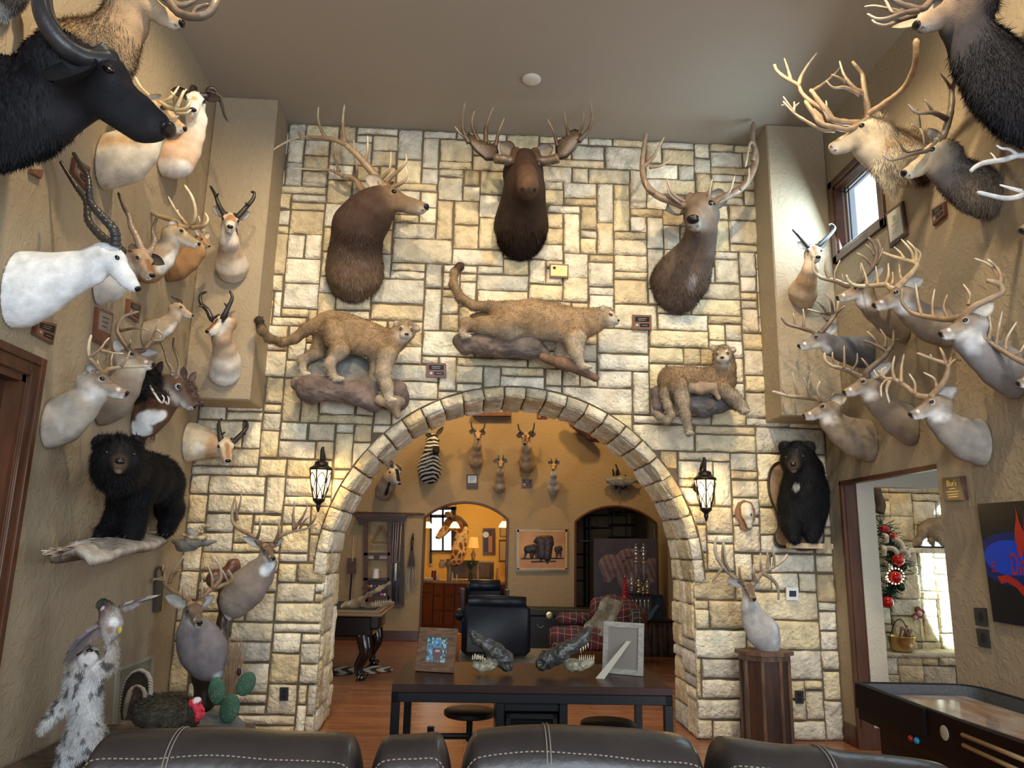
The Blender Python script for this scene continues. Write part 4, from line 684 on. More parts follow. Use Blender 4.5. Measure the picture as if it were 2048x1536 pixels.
beast('pronghorn_mount', 'pronghorn facing forward with white throat, upper one on the left soffit', 'mounted pronghorn', C2, ybx-.40, (1685, 298, 0), (1682, 352, -.15), [(1675, 450, .08, 62, (.72, .68, .62)), (1685, 540, .22, 78, (.5, .36, .24)), (1695, 620, .32, 108), (1700, 660, .38, 98, (.68, .62, .54))], PRC, 'deer', clip=CLBX,
      ears=[(1835, 238, .05), (1552, 195, .05)], earw=.22, flat=(FX, 1.0), horns=[[[21, 8, (1640, 255, 0), (1600, 180, 0), (1575, 110, -.02), (1538, 42, 0)], [12, 4, (1578, 125, -.02), (1600, 97, -.06)]], [[21, 7, (1738, 268, 0), (1800, 200, 0), (1850, 140, 0), (1860, 95, 0), (1835, 86, 0)], [12, 4, (1818, 178, -.02), (1792, 168, -.05)]]], hc=PHC,
      paint=[('h', (.25, 0, .2), .30, (.40, .20, .10), .6), ('l', (1790, 560, 0), (1800, 660, .1), 32, (.50, .28, .14), .8), ('l', (1600, 560, 0), (1600, 660, .1), 20, (.50, .32, .18), .8), ('p', (1680, 700, .1), 45, (.75, .72, .68), .8), ('hl', (.0, .3, -.35), (.0, .3, -.55), .12, (.06, .04, .03), .5)])
beast('pronghorn_mount', 'pronghorn looking left with white neck bands, lower one on the left soffit', 'mounted pronghorn', C2, ybx-.38, (1610, 1040, 0), (1515, 1118, -.10), [(1620, 1160, .08, 62, (.36, .22, .13)), (1640, 1240, .18, 72, (.55, .42, .3)), (1650, 1330, .28, 100, (.6, .46, .33)), (1645, 1400, .36, 112, (.74, .72, .68))], PRC, 'deer', clip=CLBX,
      ears=[None, (1722, 948, -.02, (.2, -1, 0))], earw=.22, flat=(FX, 1.0), horns=[[[23, 7, (1555, 1020, .05), (1515, 950, .05), (1470, 900, .05), (1468, 840, .05), (1515, 815, .05)], [12, 4, (1492, 922, .05), (1450, 922, .02)]], [[23, 7, (1632, 1005, -.04), (1672, 925, -.06), (1698, 860, -.06), (1680, 808, -.06)], [12, 4, (1668, 932, -.05), (1640, 900, -.08)]]], hc=PHC,
      paint=[('hl', (.2, 0, .22), (.85, 0, .05), .17, (.16, .07, .04), .6), ('l', (1550, 1215, -.1), (1690, 1190, -.1), 20, (.76, .74, .7), .4), ('l', (1560, 1290, -.1), (1660, 1300, -.1), 26, (.74, .72, .68), .5), ('l', (1740, 1260, 0), (1700, 1360, 0), 16, (.76, .74, .7), .4), ('l', (1760, 1330, 0), (1770, 1440, .1), 40, (.48, .30, .17), .7)])
beast('antelope_mount', 'small fawn-coloured doe head without horns below the spotted deer', 'mounted antelope', C2, yw(C2, 1060, 1120, XL), (1330, 940, -.02), (1408, 998, -.03), [(1275, 1010, 0, 52), (1210, 1070, 0, 68, (.40, .30, .2)), (1130, 1110, 0, 88), (1060, 1120, 0, 100)],
      {0: (.42, .31, .2), 1: (.4, .3, .2), 2: (.7, .66, .6), 3: (.42, .33, .23), 'e': (.35, .27, .19), 'i': (.2, .15, .12), 'r': (.5, .4, .28)}, 'deer', clip=CLL, ears=[(1300, 870, .05), (1262, 862, -.05, (.5, -1, 0))], earw=.24, flat=((0, 1, 0), .75), paint=[('l', (1300, 1060, -.05), (1200, 1150, -.05), 34, (.72, .7, .66), .5)],
      horns=[[[7, 3, (1300, 905, 0), (1275, 870, 0), (1250, 848, 0)]]])
wtail('grey whitetail buck with pale chest, lowest on the left wall above the bear', C3, (360, 620), -1, (758, 300, -.03), (930, 402, -.03), [(680, 390, 0, 100), (570, 500, 0, 130), (450, 590, 0, 165), (360, 620, 0, 175)], [None, (695, 168, -.08, (1, -.9, .1))],
      [[[20, 8, (770, 232, -.1), (790, 215, -.16), (900, 196, -.22), (1000, 195, -.24), (1080, 190, -.22)], [11, 4, (885, 195, -.2), (930, 130, -.22), (952, 78, -.22)], [10, 4, (815, 205, -.18), (815, 140, -.18), (828, 92, -.18)], [10, 4, (760, 230, -.12), (725, 200, -.14), (712, 150, -.14)]],
       [[20, 8, (740, 228, .06), (680, 160, .12), (650, 110, .14), (650, 30, .14), (668, -38, .12)], [12, 4, (655, 125, .14), (730, 70, .14), (770, 15, .14), (802, -18, .14)], [11, 4, (740, 75, .14), (830, 95, .14), (905, 98, .12)]]], C={3: (.40, .35, .29), 1: (.38, .32, .26)}, extra_paint=[('l', (560, 560, -.15), (420, 640, -.15), 60, (.62, .60, .56), .9)], flip=True)
wtail('whitetail buck half hidden behind the grey buck, with hooked brown antlers', C3, (740, 480), -1, (985, 122, 0), (1125, 188, -.03), [(960, 250, 0, 85, (.45, .42, .38)), (900, 350, 0, 115), (810, 450, 0, 140), (740, 480, 0, 150)], [(1168, 88, .1, (.9, .2, 0)), (835, 0, -.05)],
      [[[20, 8, (945, 70, -.04), (890, 0, -.06), (855, -80, -.06), (895, -165, -.04), (1015, -210, 0)], [12, 5, (878, -70, -.05), (990, -85, -.08), (1090, -72, -.08)], [9, 4, (940, 50, -.06), (955, 20, -.08), (950, -5, -.08)]], [[18, 7, (1055, 70, .08), (1110, 10, .12), (1185, 0, .14), (1190, -40, .14), (1140, -80, .12)], [12, 4, (1112, 10, .12), (1140, -80, .12), (1165, -150, .12)]]], hc=((.16, .10, .06), (.45, .36, .26)))
BKB = (.016, .014, .016)
beast('boar_mount', 'black wild boar head with open mouth and white tusks', 'mounted boar', C3, yw(C3, 900, 330, XL), (1100, 330, -.04), (1210, 415, -.08), [(1040, 310, 0, 120), (980, 320, 0, 130), (900, 330, 0, 130)], {0: BKB, 1: BKB, 2: (.05, .03, .03), 3: BKB, 'e': BKB, 'i': (.03, .02, .02)}, 'boar', clip=CLL, ears=[('d', -.35, .35, .6), ('d', -.35, -.35, .6)], earw=.2, flat=((0, 1, 0), .7),
      paint=[('hl', (.55, .1, -.42), (.9, .1, -.3), .15, (.36, .12, .09), .5)], horns=[[[9, 3, (1170, 450, -.12), (1200, 430, -.14), (1185, 400, -.14)]], [[8, 3, (1215, 460, -.08), (1235, 440, -.1), (1225, 410, -.1)]]], hc=((.75, .72, .62), (.8, .78, .7)), furs=dict(n=9000, ln=.04, wd=.003, comb=(-.6, 0, -.3), lift=.5, dark=.5), mt=M_LONGFUR)
beast('antelope_mount', 'dark brown antelope with white chest patch and thin spiral horns', 'mounted antelope', C3, yw(C3, 1000, 580, XL), (1318, 352, -.03), (1425, 500, -.04), [(1230, 440, 0, 75, (.09, .05, .035)), (1150, 520, 0, 100, (.10, .055, .035)), (1060, 580, 0, 125, (.12, .065, .04)), (1000, 590, 0, 130, (.14, .075, .05))],
      {0: (.10, .06, .045), 1: (.09, .05, .035), 2: (.70, .68, .64), 3: (.11, .06, .04), 'e': (.4, .36, .32), 'i': (.55, .5, .45), 'r': (.80, .80, .78)}, 'deer', clip=CLL, ears=[None, (1302, 255, -.05, (.6, -1, 0))], earw=.24, flat=((0, 1, 0), .75), horns=[[[16, 6, (1255, 262, -.04), (1262, 220, -.04), (1225, 160, -.04), (1205, 80, -.04), (1165, -20, -.04), (1165, -150, -.04)]], [[16, 6, (1300, 258, .05), (1312, 190, .06), (1300, 130, .06), (1268, 50, .06), (1272, -20, .06)]]], ridge=12, hc=((.20, .15, .11), (.05, .04, .035)),
      paint=[('l', (1050, 570, -.12), (1180, 560, -.1), 60, (.80, .82, .82), .3), ('l', (1000, 660, -.1), (1060, 680, -.1), 70, (.80, .82, .82), .3), ('hl', (.1, 0, .2), (.8, 0, .02), .12, (.07, .035, .03), .5)])
beast('boar_mount', 'brown bristly hog head with tusks, near the left soffit corner', 'mounted hog', C3, yw(C3, 1170, 430, XL), (1385, 370, 0), (1475, 470, -.03), [(1330, 380, 0, 70), (1260, 400, 0, 85), (1170, 430, 0, 90)], {0: (.13, .09, .07), 1: (.1, .07, .055), 2: (.10, .06, .05), 3: (.1, .07, .055), 'e': (.08, .055, .05), 'i': (.2, .14, .12)}, 'boar', clip=CLL, ears=[('d', -.3, .3, .6), ('d', -.3, -.3, .6)], earw=.2,
      paint=[('hl', (.5, -.2, -.25), (.85, -.12, -.2), .08, (.6, .58, .54), .4), ('hl', (.7, 0, -.35), (.95, 0, -.28), .12, (.25, .08, .07), .4)], horns=[[[6, 2, (1425, 490, -.08), (1432, 470, -.09), (1425, 455, -.09)]]], hc=((.75, .72, .62), (.8, .78, .7)), furs=dict(n=5000, ln=.035, wd=.0028, comb=(-.6, 0, -.2), lift=.5, dark=.5), mt=M_LONGFUR)
beast('pronghorn_mount', 'pronghorn looking down, on the left wall beside the stone', 'mounted pronghorn', C3, yw(C3, 1372, 740, XL), (1652, 785, -.06), (1668, 895, -.20), [(1560, 770, .02, 78, (.45, .27, .15)), (1490, 750, .03, 88, (.46, .30, .18)), (1425, 745, .02, 128, (.58, .50, .38)), (1372, 745, 0, 145, (.58, .50, .38))], {**PRC, 0: (.60, .50, .38)}, 'deer', clip=CLL,
      ears=[None, (1548, 648, -.02, (1, -.3, 0))], earw=.22, flat=((0, 1, 0), .8), horns=[[[22, 6, (1620, 750, -.05), (1605, 670, -.05), (1600, 610, -.05), (1625, 572, -.05)], [11, 4, (1608, 700, -.05), (1650, 672, -.08)]], [[24, 6, (1702, 748, 0), (1765, 690, 0), (1803, 640, .02), (1802, 600, .02), (1775, 590, .02)], [12, 5, (1770, 690, 0), (1800, 685, -.03)]]], hc=PHC,
      paint=[('l', (1440, 790, -.1), (1450, 860, -.1), 45, (.72, .68, .6), .6), ('hl', (.15, 0, .24), (.85, 0, .1), .13, (.34, .18, .1), .7), ('hl', (-.35, .3, -.4), (-.2, .3, -.6), .12, (.06, .04, .03), .4)])
DK = {0: (.16, .115, .085), 1: (.035, .032, .036), 2: (.30, .27, .24), 3: (.035, .033, .038), 'e': (.10, .08, .065), 'i': (.5, .44, .36), 'r': (.30, .24, .18)}
beast('elk_mount', 'big elk with almost black shaggy neck, top right corner of the room', 'mounted elk', D1, yw(D1, 2150, 760, XR), (1480, 30, -.06), (1225, 200, -.06), [(1560, 200, 0, 150), (1700, 400, 0, 215), (1860, 590, 0, 270), (2030, 720, 0, 300), (2140, 770, 0, 300)], DK, 'elk', clip=CLR,
      ears=[(1035, 200, .30, (0, -1, 0)), ('d', -.5, -.6, .4)], earw=.24, flat=((0, 1, 0), .66), cell=.014, paint=[('hl', (.1, 0, .25), (.95, 0, .05), .16, (.24, .17, .12), .8), ('l', (1680, 470, -.2), (1800, 720, -.2), 70, (.09, .09, .11), .9)],
      ant=[[[30, 14, (1380, -60, .05), (1270, 60, .05), (1150, 45, .02), (1060, 5, 0), (1000, -60, 0)], [20, 6, (1230, 80, .04), (1120, 95, 0), (1000, 135, -.04), (920, 135, -.05), (855, 100, -.05)], [20, 6, (1210, 110, .1), (1120, 140, .1), (1000, 185, .08), (930, 175, .06), (890, 145, .06)], [17, 6, (1150, 60, .12), (1050, 95, .12), (1000, 20, .14), (965, -40, .14)], [13, 5, (1110, 85, .12), (1000, 60, .14), (910, 42, .16), (835, 48, .16)]]], hc=((.13, .095, .075), (.62, .54, .42)),
      furs=dict(n=26000, ln=.07, wd=.0032, comb=(-.2, 0, -1), lift=.22, dark=.5, mask=lambda p: (p[:, 0] > 2.35)*1.0))
Y_c = yw(D1, 1270, 1160, XR)
CR_ = {0: (.50, .40, .27), 1: (.56, .48, .36), 2: (.66, .60, .50), 3: (.58, .50, .38), 'e': (.5, .42, .3), 'i': (.6, .5, .38), 'r': (.55, .46, .34)}
beast('caribou_mount', 'cream-coloured caribou with long white beard and many-branched antlers, above the window', 'mounted caribou', D1, yw(D1, 1270, 1160, XR), (800, 960, -.04), (590, 1095, -.05), [(900, 1080, 0, 125), (1010, 1130, 0, 150), (1130, 1140, 0, 175), (1250, 1150, 0, 195)], CR_, 'elk', clip=CLR,
      ears=[None, (955, 815, -.04, (.4, -1, 0))], earw=.2, nose=False, flat=((0, 1, 0), .7), extra=lambda B, H, s, R: B.cone(cpt(D1, 960, 1180, Y_c), cpt(D1, 1065, 1400, Y_c), crr(D1, 90, cpt(D1, 960, 1180, Y_c)), crr(D1, 22, cpt(D1, 1060, 1400, Y_c)), (.60, .52, .38), (0, 1, 0), .5, .06),
      paint=[('l', (1230, 1230, -.1), (1290, 1330, -.05), 60, (.10, .06, .05), .6), ('hl', (.2, 0, .2), (.7, 0, .06), .13, (.33, .24, .15), .9), ('l', (1010, 1050, -.1), (1300, 1000, -.1), 50, (.40, .29, .18), .9)],
      ant=[[[26, 9, (870, 930, -.05), (860, 800, -.1), (845, 700, -.14), (830, 600, -.16), (820, 540, -.16), (775, 480, -.18), (748, 448, -.18)], [17, 5, (830, 680, -.14), (760, 640, -.16), (690, 550, -.18), (655, 445, -.2)], [14, 5, (800, 690, -.15), (700, 640, -.18), (610, 640, -.2), (555, 590, -.22)], [11, 5, (700, 600, -.18), (650, 568, -.2), (595, 545, -.2)]],
           [[18, 18, (872, 830, -.1), (1000, 745, -.25), (1120, 650, -.42), (1190, 530, -.58), (1215, 420, -.7), (1215, 280, -.78)]],
           [[22, 14, (800, 900, .02), (700, 895, .0), (600, 870, -.02), (550, 800, -.04), (490, 720, -.04), (440, 652, -.04)], ['plate', 9, (640, 890, -.02), (560, 890, -.03), (520, 790, -.04), (470, 720, -.04), (500, 715, -.04), (570, 780, -.04), (610, 840, -.03)], [9, 4, (560, 790, -.04), (560, 760, -.04), (555, 735, -.04)], [15, 11, (560, 820, .05), (440, 740, .08), (380, 680, .1), (350, 622, .1), (260, 570, .1), (200, 520, .1), (175, 470, .1)], [15, 5, (355, 625, .1), (375, 560, .1), (420, 480, .1), (492, 382, .08)], [12, 5, (300, 590, .1), (275, 500, .1), (250, 424, .1)], [9, 4, (240, 560, .1), (205, 530, .1)], [12, 5, (450, 670, .1), (540, 610, .12), (620, 540, .13), (660, 490, .14)]],
           [[18, 13, (730, 945, -.1), (620, 930, -.14), (520, 905, -.16), (470, 840, -.16), (400, 735, -.16)], ['plate', 7, (560, 930, -.15), (480, 870, -.16), (440, 800, -.16), (470, 790, -.16), (530, 840, -.15)], [14, 6, (620, 955, -.1), (520, 945, -.12), (400, 880, -.14), (320, 825, -.14), (240, 740, -.14)], [9, 4, (330, 830, -.14), (280, 760, -.15), (242, 706, -.15)], [11, 5, (318, 822, -.14), (325, 780, -.14), (322, 742, -.14)], [8, 4, (322, 790, -.14), (345, 765, -.12), (360, 752, -.1)], [8, 4, (300, 800, -.14), (250, 770, -.13), (228, 772, -.13)]]],
      hc=((.34, .24, .15), (.68, .56, .38)), furs=dict(n=16000, ln=.075, wd=.0032, comb=(-.15, 0, -1), lift=.2, dark=.75, mask=lambda p: (p[:, 0] > 2.6)*1.0+.1*(p[:, 0] > 2.4)))
beast('stag_mount', 'grey-necked stag with dark upright antlers below the caribou', 'mounted stag', D1, yw(D1, 1760, 1400, XR), (1310, 1130, -.04), (1130, 1280, -.05), [(1400, 1220, 0, 105, (.13, .11, .095)), (1510, 1300, 0, 135, (.12, .105, .095)), (1640, 1370, 0, 165, (.16, .125, .10)), (1750, 1410, 0, 185, (.2, .15, .11))],
      {0: (.40, .31, .20), 1: (.14, .115, .095), 2: (.56, .5, .4), 3: (.16, .13, .10), 'e': (.22, .17, .12), 'i': (.3, .24, .18), 'r': (.52, .44, .32)}, 'elk', clip=CLR, ears=[None, (1302, 935, -.06, (-.2, -1, .2))], earw=.19, flat=((0, 1, 0), .7),
      ant=[[[26, 12, (1410, 1000, -.04), (1455, 870, -.08), (1475, 760, -.1), (1478, 650, -.1), (1500, 590, -.1), (1512, 535, -.1)], [13, 5, (1472, 650, -.1), (1440, 600, -.1), (1390, 535, -.1)], [20, 6, (1440, 868, -.08), (1340, 825, -.14), (1220, 825, -.18), (1155, 762, -.2)], [12, 5, (1335, 825, -.14), (1315, 780, -.16), (1278, 728, -.18)]],
           [[15, 7, (1285, 1070, .1), (1270, 990, .14), (1235, 935, .16), (1175, 910, .18)], [12, 5, (1240, 940, .16), (1235, 860, .16), (1218, 785, .16)]], [[15, 6, (1300, 1100, -.1), (1180, 1130, -.16), (1060, 1168, -.2), (1010, 1165, -.2), (968, 1128, -.2)]], [[10, 5, (1150, 1110, .14), (1090, 1040, .16), (1035, 970, .18)]]],
      hc=((.11, .08, .06), (.42, .33, .24)), furs=dict(n=9000, ln=.045, wd=.003, comb=(-.2, 0, -1), lift=.25, dark=.6, mask=lambda p: (p[:, 0] > 2.5)*1.0))
WG = (.66, .66, .66)
wtail('deer with silvery white antlers, cut off by the right edge of the frame', D1, (2350, 1560), 1, (2130, 1560, -.03), (1985, 1700, -.03), [(2180, 1640, 0, 80), (2260, 1640, 0, 120), (2350, 1620, 0, 140)], None,
      [[[26, 14, (2160, 1500, -.05), (2120, 1300, -.1), (2060, 1160, -.14), (1960, 1140, -.16), (1850, 1170, -.18), (1720, 1190, -.18), (1650, 1220, -.18), (1612, 1255, -.18)], [15, 6, (1960, 1140, -.16), (1900, 1095, -.16), (1840, 1085, -.16), (1800, 1062, -.16)], [16, 7, (2060, 1120, -.14), (1980, 1040, -.14), (1930, 1020, -.14), (1868, 1012, -.14)], [9, 4, (1800, 1175, -.18), (1780, 1140, -.18), (1758, 1118, -.18)]],
       [[24, 12, (2140, 1500, .1), (2060, 1400, .12), (1960, 1440, .14), (1860, 1450, .14), (1760, 1430, .14), (1660, 1405, .14)], [15, 6, (1985, 1400, .14), (1900, 1375, .14), (1825, 1352, .14)]]], hc=((.50, .50, .50), (.74, .74, .72)))
RG = 'whitetail bucks crowded on the right wall'
wtail('whitetail buck under the clerestory window, antlers forking beside the pronghorn', D2, (1110, 900), 1, (725, 615, -.03), (592, 682, -.03), [(810, 690, 0, 72), (890, 770, 0, 88), (1000, 850, 0, 110), (1100, 900, 0, 128)], [None, ('d', -.9, -.75, .3, (0, -1, .2))],
      [[[21, 8, (660, 580, -.1), (580, 545, -.2), (470, 520, -.28), (412, 460, -.3), (410, 368, -.28)], [12, 5, (530, 530, -.24), (500, 440, -.26), (522, 325, -.26)], [12, 4, (575, 540, -.2), (575, 480, -.22), (615, 385, -.24)], [9, 4, (440, 500, -.3), (425, 440, -.3), (400, 390, -.3)], [9, 4, (645, 570, -.12), (638, 530, -.14), (633, 486, -.14)]],
       [[24, 10, (760, 560, .1), (820, 490, .14), (880, 410, .18), (895, 320, .2), (870, 250, .2), (832, 213, .2)], [14, 5, (865, 430, .17), (810, 370, .17), (742, 330, .16)], [14, 5, (890, 420, .18), (925, 350, .2), (945, 290, .22)], [13, 5, (895, 380, .19), (925, 300, .2), (905, 222, .2)], [12, 4, (880, 350, .19), (850, 300, .18), (808, 263, .18)], [10, 4, (780, 540, .1), (775, 470, .1), (775, 405, .1)]]], hc=((.17, .12, .08), (.48, .40, .30)), grp=None)
wtail('whitetail buck with tall pale ivory antlers, highest buck on the right wall', D2, (1440, 905), 1, (1030, 655, -.03), (872, 742, -.03), [(1110, 730, 0, 85), (1200, 810, 0, 105), (1320, 880, 0, 135), (1430, 905, 0, 155)], [None, (1255, 525, -.04, (-.6, -1, .1))],
      [[[24, 8, (1000, 600, -.1), (970, 575, -.2), (850, 582, -.3), (740, 580, -.34), (682, 545, -.34), (663, 498, -.32)], [12, 4, (825, 580, -.3), (812, 510, -.3), (775, 403, -.3)], [12, 4, (908, 578, -.26), (900, 500, -.26), (888, 430, -.26)], [14, 5, (965, 575, -.2), (988, 500, -.22), (985, 408, -.22)], [11, 6, (1010, 590, -.1), (1022, 530, -.1), (1018, 475, -.1)]],
       [[26, 9, (1055, 600, .04), (1110, 540, .08), (1170, 480, .12), (1205, 415, .14), (1120, 385, .1), (1000, 350, .06), (940, 325, .04)], [13, 4, (1110, 380, .1), (1080, 330, .08), (1028, 283, .06)], [16, 5, (1185, 405, .12), (1165, 320, .12), (1085, 224, .1)], [15, 5, (1200, 400, .14), (1195, 310, .14), (1128, 234, .12)], [13, 5, (1210, 410, .14), (1232, 340, .14), (1192, 290, .14)], [13, 6, (1100, 560, .04), (1078, 500, .0), (1070, 418, -.02)]]], hc=((.46, .33, .18), (.72, .62, .44)), extra_paint=[])
wtail('bluish grey whitetail buck with dark neck, directly below the pronghorn', D2, (840, 1095), 1, (425, 990, -.03), (295, 1052, -.03), [(540, 1040, 0, 72), (640, 1070, 0, 92), (750, 1090, 0, 112), (830, 1095, 0, 125)], [None, (603, 878, -.04, (-.5, -1, .1))],
      [[[20, 9, (395, 930, -.08), (310, 905, -.16), (210, 875, -.2), (163, 820, -.2)], [12, 5, (335, 900, -.14), (338, 830, -.16), (330, 758, -.16)], [9, 4, (272, 890, -.18), (262, 830, -.2), (255, 792, -.2)]],
       [[22, 8, (480, 930, .06), (540, 860, .1), (590, 780, .12), (602, 700, .14)], [14, 5, (545, 800, .08), (460, 788, .04), (360, 760, 0)], [13, 5, (525, 795, .08), (480, 740, .06), (430, 690, .04)], [13, 4, (560, 800, .1), (548, 710, .1), (508, 638, .1)], [10, 4, (590, 790, .12), (630, 755, .12), (655, 735, .12)], [10, 4, (520, 850, .06), (490, 820, .04), (470, 800, .02)]]], C={0: (.17, .15, .145), 1: (.12, .115, .12), 3: (.12, .115, .12), 'e': (.12, .11, .10), 'r': (.36, .34, .32)}, hc=((.15, .10, .07), (.50, .42, .32)))
wtail('large grey-necked whitetail buck with sweeping rack, near the right edge', D2, (1960, 1270), 1, (1555, 870, -.04), (1382, 962, -.04), [(1610, 1000, 0, 118), (1720, 1100, 0, 135), (1850, 1200, 0, 165), (1960, 1270, 0, 185)], [None, (1798, 715, -.05, (-.6, -1, .1))],
      [[[26, 9, (1440, 840, -.12), (1300, 822, -.26), (1170, 790, -.34), (1092, 705, -.36), (1095, 605, -.34)], [14, 5, (1240, 808, -.3), (1215, 700, -.32), (1195, 558, -.32)], [13, 5, (1330, 825, -.24), (1325, 720, -.26), (1342, 608, -.26)], [13, 6, (1445, 835, -.12), (1412, 745, -.14), (1440, 648, -.14)]],
       [[28, 16, (1560, 820, .04), (1640, 745, .1), (1760, 685, .14), (1858, 635, .18), (1845, 575, .18), (1790, 552, .18), (1735, 540, .16)], [18, 6, (1860, 610, .18), (1845, 510, .16), (1760, 420, .14), (1645, 370, .12)], [16, 6, (1850, 560, .18), (1845, 490, .18), (1800, 420, .16), (1745, 378, .14)], ['plate', 7, (1850, 600, .18), (1810, 500, .16), (1760, 430, .14), (1800, 440, .16), (1850, 500, .18), (1875, 600, .18)], [15, 5, (1600, 730, .06), (1612, 650, .06), (1562, 568, .04)], [9, 4, (1855, 500, .18), (1875, 495, .18)]]], C={3: (.25, .23, .22), 1: (.36, .35, .33)}, extra_paint=[('l', (1560, 1050, -.2), (1640, 1060, -.1), 75, (.52, .54, .55), .8)])
wtail('whitetail buck with low forward rack, leftmost above the doorway', D3, (880, 810), 1, (522, 570, -.03), (390, 635, -.03), [(600, 670, 0, 82), (680, 740, 0, 105), (780, 790, 0, 138), (870, 810, 0, 158)], [None, (712, 490, -.06, (-.6, -1, .1))],
      [[[21, 8, (490, 505, -.1), (380, 492, -.2), (280, 482, -.26), (220, 465, -.28), (160, 448, -.28)], [13, 4, (355, 485, -.22), (330, 410, -.22), (312, 308, -.22)], [10, 4, (275, 480, -.26), (240, 430, -.28), (240, 378, -.28)], [12, 4, (430, 490, -.16), (430, 400, -.18), (448, 312, -.18)]], [[14, 6, (520, 510, .06), (490, 440, .08), (515, 372, .1)], [9, 4, (440, 480, .1), (415, 410, .12), (395, 345, .14)], [10, 6, (550, 530, .02), (600, 490, .02), (615, 455, .02)]]], hc=((.22, .16, .11), (.52, .46, .36)), C={3: (.26, .205, .15)})
wtail('whitetail buck in the middle, muzzle over the neighbour’s ear', D3, (1180, 700), 1, (815, 388, -.03), (685, 462, -.03), [(900, 490, 0, 80), (990, 570, 0, 98), (1090, 650, 0, 125), (1180, 700, 0, 150)], [None, ('d', -.9, -.75, .2, (0, -1, .2))],
      [[[22, 8, (770, 325, -.1), (700, 290, -.2), (600, 262, -.26), (552, 220, -.28), (545, 165, -.28)], [11, 4, (625, 265, -.25), (605, 210, -.26), (603, 160, -.26)], [13, 4, (690, 285, -.2), (690, 200, -.22), (688, 115, -.22)], [12, 4, (745, 300, -.14), (780, 240, -.16), (785, 168, -.16)]],
       [[26, 9, (860, 300, .08), (940, 230, .12), (1000, 165, .16), (920, 110, .14), (825, 74, .12)], [14, 5, (940, 120, .14), (905, 60, .14), (855, 10, .12)], [15, 5, (985, 130, .16), (990, 60, .16), (950, -10, .14)], [17, 6, (1000, 165, .16), (1045, 100, .18), (1050, 0, .18)], [10, 4, (1040, 90, .18), (1070, 70, .18), (1090, 68, .18)], [11, 4, (880, 290, .06), (840, 235, .04), (815, 205, .02)]]], hc=((.14, .10, .07), (.55, .45, .32)), C={0: (.30, .21, .13)})
wtail('whitetail buck nearest the black plaque with a tangled multi-point rack', D3, (1690, 810), 1, (1312, 540, -.03), (1170, 628, -.03), [(1390, 650, 0, 92), (1480, 740, 0, 112), (1590, 800, 0, 150), (1690, 820, 0, 178)], [None, (1525, 425, -.05, (-.7, -1, .1))],
      [[[24, 10, (1225, 480, -.1), (1150, 420, -.18), (1060, 365, -.24), (985, 352, -.28), (935, 295, -.28)], [15, 5, (1105, 385, -.2), (1108, 280, -.22), (1127, 175, -.22)], [13, 5, (1055, 360, -.24), (1042, 280, -.24), (1058, 188, -.24)], [13, 5, (1005, 360, -.26), (960, 410, -.26), (960, 492, -.26)], [14, 6, (1020, 372, -.22), (998, 440, -.22), (1020, 538, -.22)], [10, 4, (985, 352, -.28), (960, 300, -.3), (1000, 268, -.3)], [10, 4, (960, 330, -.28), (930, 340, -.3), (905, 290, -.3)], [13, 5, (1205, 470, -.1), (1205, 390, -.1), (1163, 318, -.1)]],
       [[24, 10, (1330, 480, .04), (1400, 405, .1), (1440, 330, .14), (1442, 255, .16), (1340, 215, .12), (1218, 168, .08)], [16, 6, (1435, 250, .16), (1415, 180, .16), (1388, 128, .14)], [15, 6, (1450, 265, .16), (1500, 222, .18), (1548, 224, .2)], [9, 4, (1455, 240, .16), (1485, 190, .16), (1495, 160, .16)], [10, 4, (1340, 215, .12), (1325, 195, .12), (1318, 176, .12)], [13, 5, (1370, 440, .06), (1350, 360, .04), (1268, 310, .02)]]], hc=((.36, .25, .15), (.74, .64, .47)), C={3: (.30, .26, .22), 0: (.27, .2, .14)}, extra_paint=[('l', (1700, 680, -.2), (1650, 760, -.2), 70, (.28, .2, .14), .9)])
wtail('whitetail buck lowest at the right edge, mostly out of frame', D3, (2330, 360), 1, (2080, 300, -.03), (1958, 400, -.03), [(2150, 360, 0, 85), (2240, 380, 0, 120), (2320, 370, 0, 140)], None,
      [[[24, 9, (2030, 250, -.1), (1920, 195, -.2), (1800, 120, -.3), (1710, 50, -.34), (1680, -30, -.34), (1690, -110, -.32)], [12, 5, (1745, 75, -.32), (1760, -10, -.32), (1750, -110, -.32)], [13, 5, (1800, 110, -.3), (1820, -20, -.3), (1845, -140, -.28)], [14, 5, (1870, 150, -.26), (1880, 60, -.26), (1950, -60, -.24)], [9, 4, (1920, 180, -.22), (1975, 160, -.22), (2010, 100, -.22)]]], hc=((.28, .2, .13), (.72, .62, .46)), C={3: (.24, .2, .17)})
beast('pronghorn_mount', 'pronghorn with hooked black horns on the right soffit, lit by the window', 'mounted pronghorn', D2, D0-.4254-.36, (415, 318, 0), (448, 370, -.14), [(385, 460, .06, 52, (.62, .52, .4)), (360, 540, .16, 68, (.5, .33, .2)), (335, 620, .28, 98, (.5, .34, .2)), (330, 665, .35, 95, (.62, .5, .36))], PRC, 'deer', clip=CLBR,
      ears=[(515, 238, .0, (1, -.2, 0)), (287, 248, .02)], earw=.2, flat=(FX, 1.0), horns=[[[19, 6, (370, 285, 0), (310, 215, 0), (247, 148, 0)], [10, 4, (290, 190, -.02), (270, 170, -.05)]], [[19, 6, (452, 272, 0), (530, 195, 0), (572, 140, 0), (550, 112, 0), (520, 120, 0)]]], hc=PHC,
      paint=[('l', (400, 600, .0), (340, 700, .1), 42, (.74, .70, .62), .7), ('l', (240, 600, .1), (270, 680, .1), 30, (.46, .26, .14), .7), ('hl', (.0, 0, .25), (.8, 0, .1), .14, (.30, .15, .08), .7), ('l', (360, 470, -.05), (400, 500, -.05), 12, (.74, .7, .64), .4)])
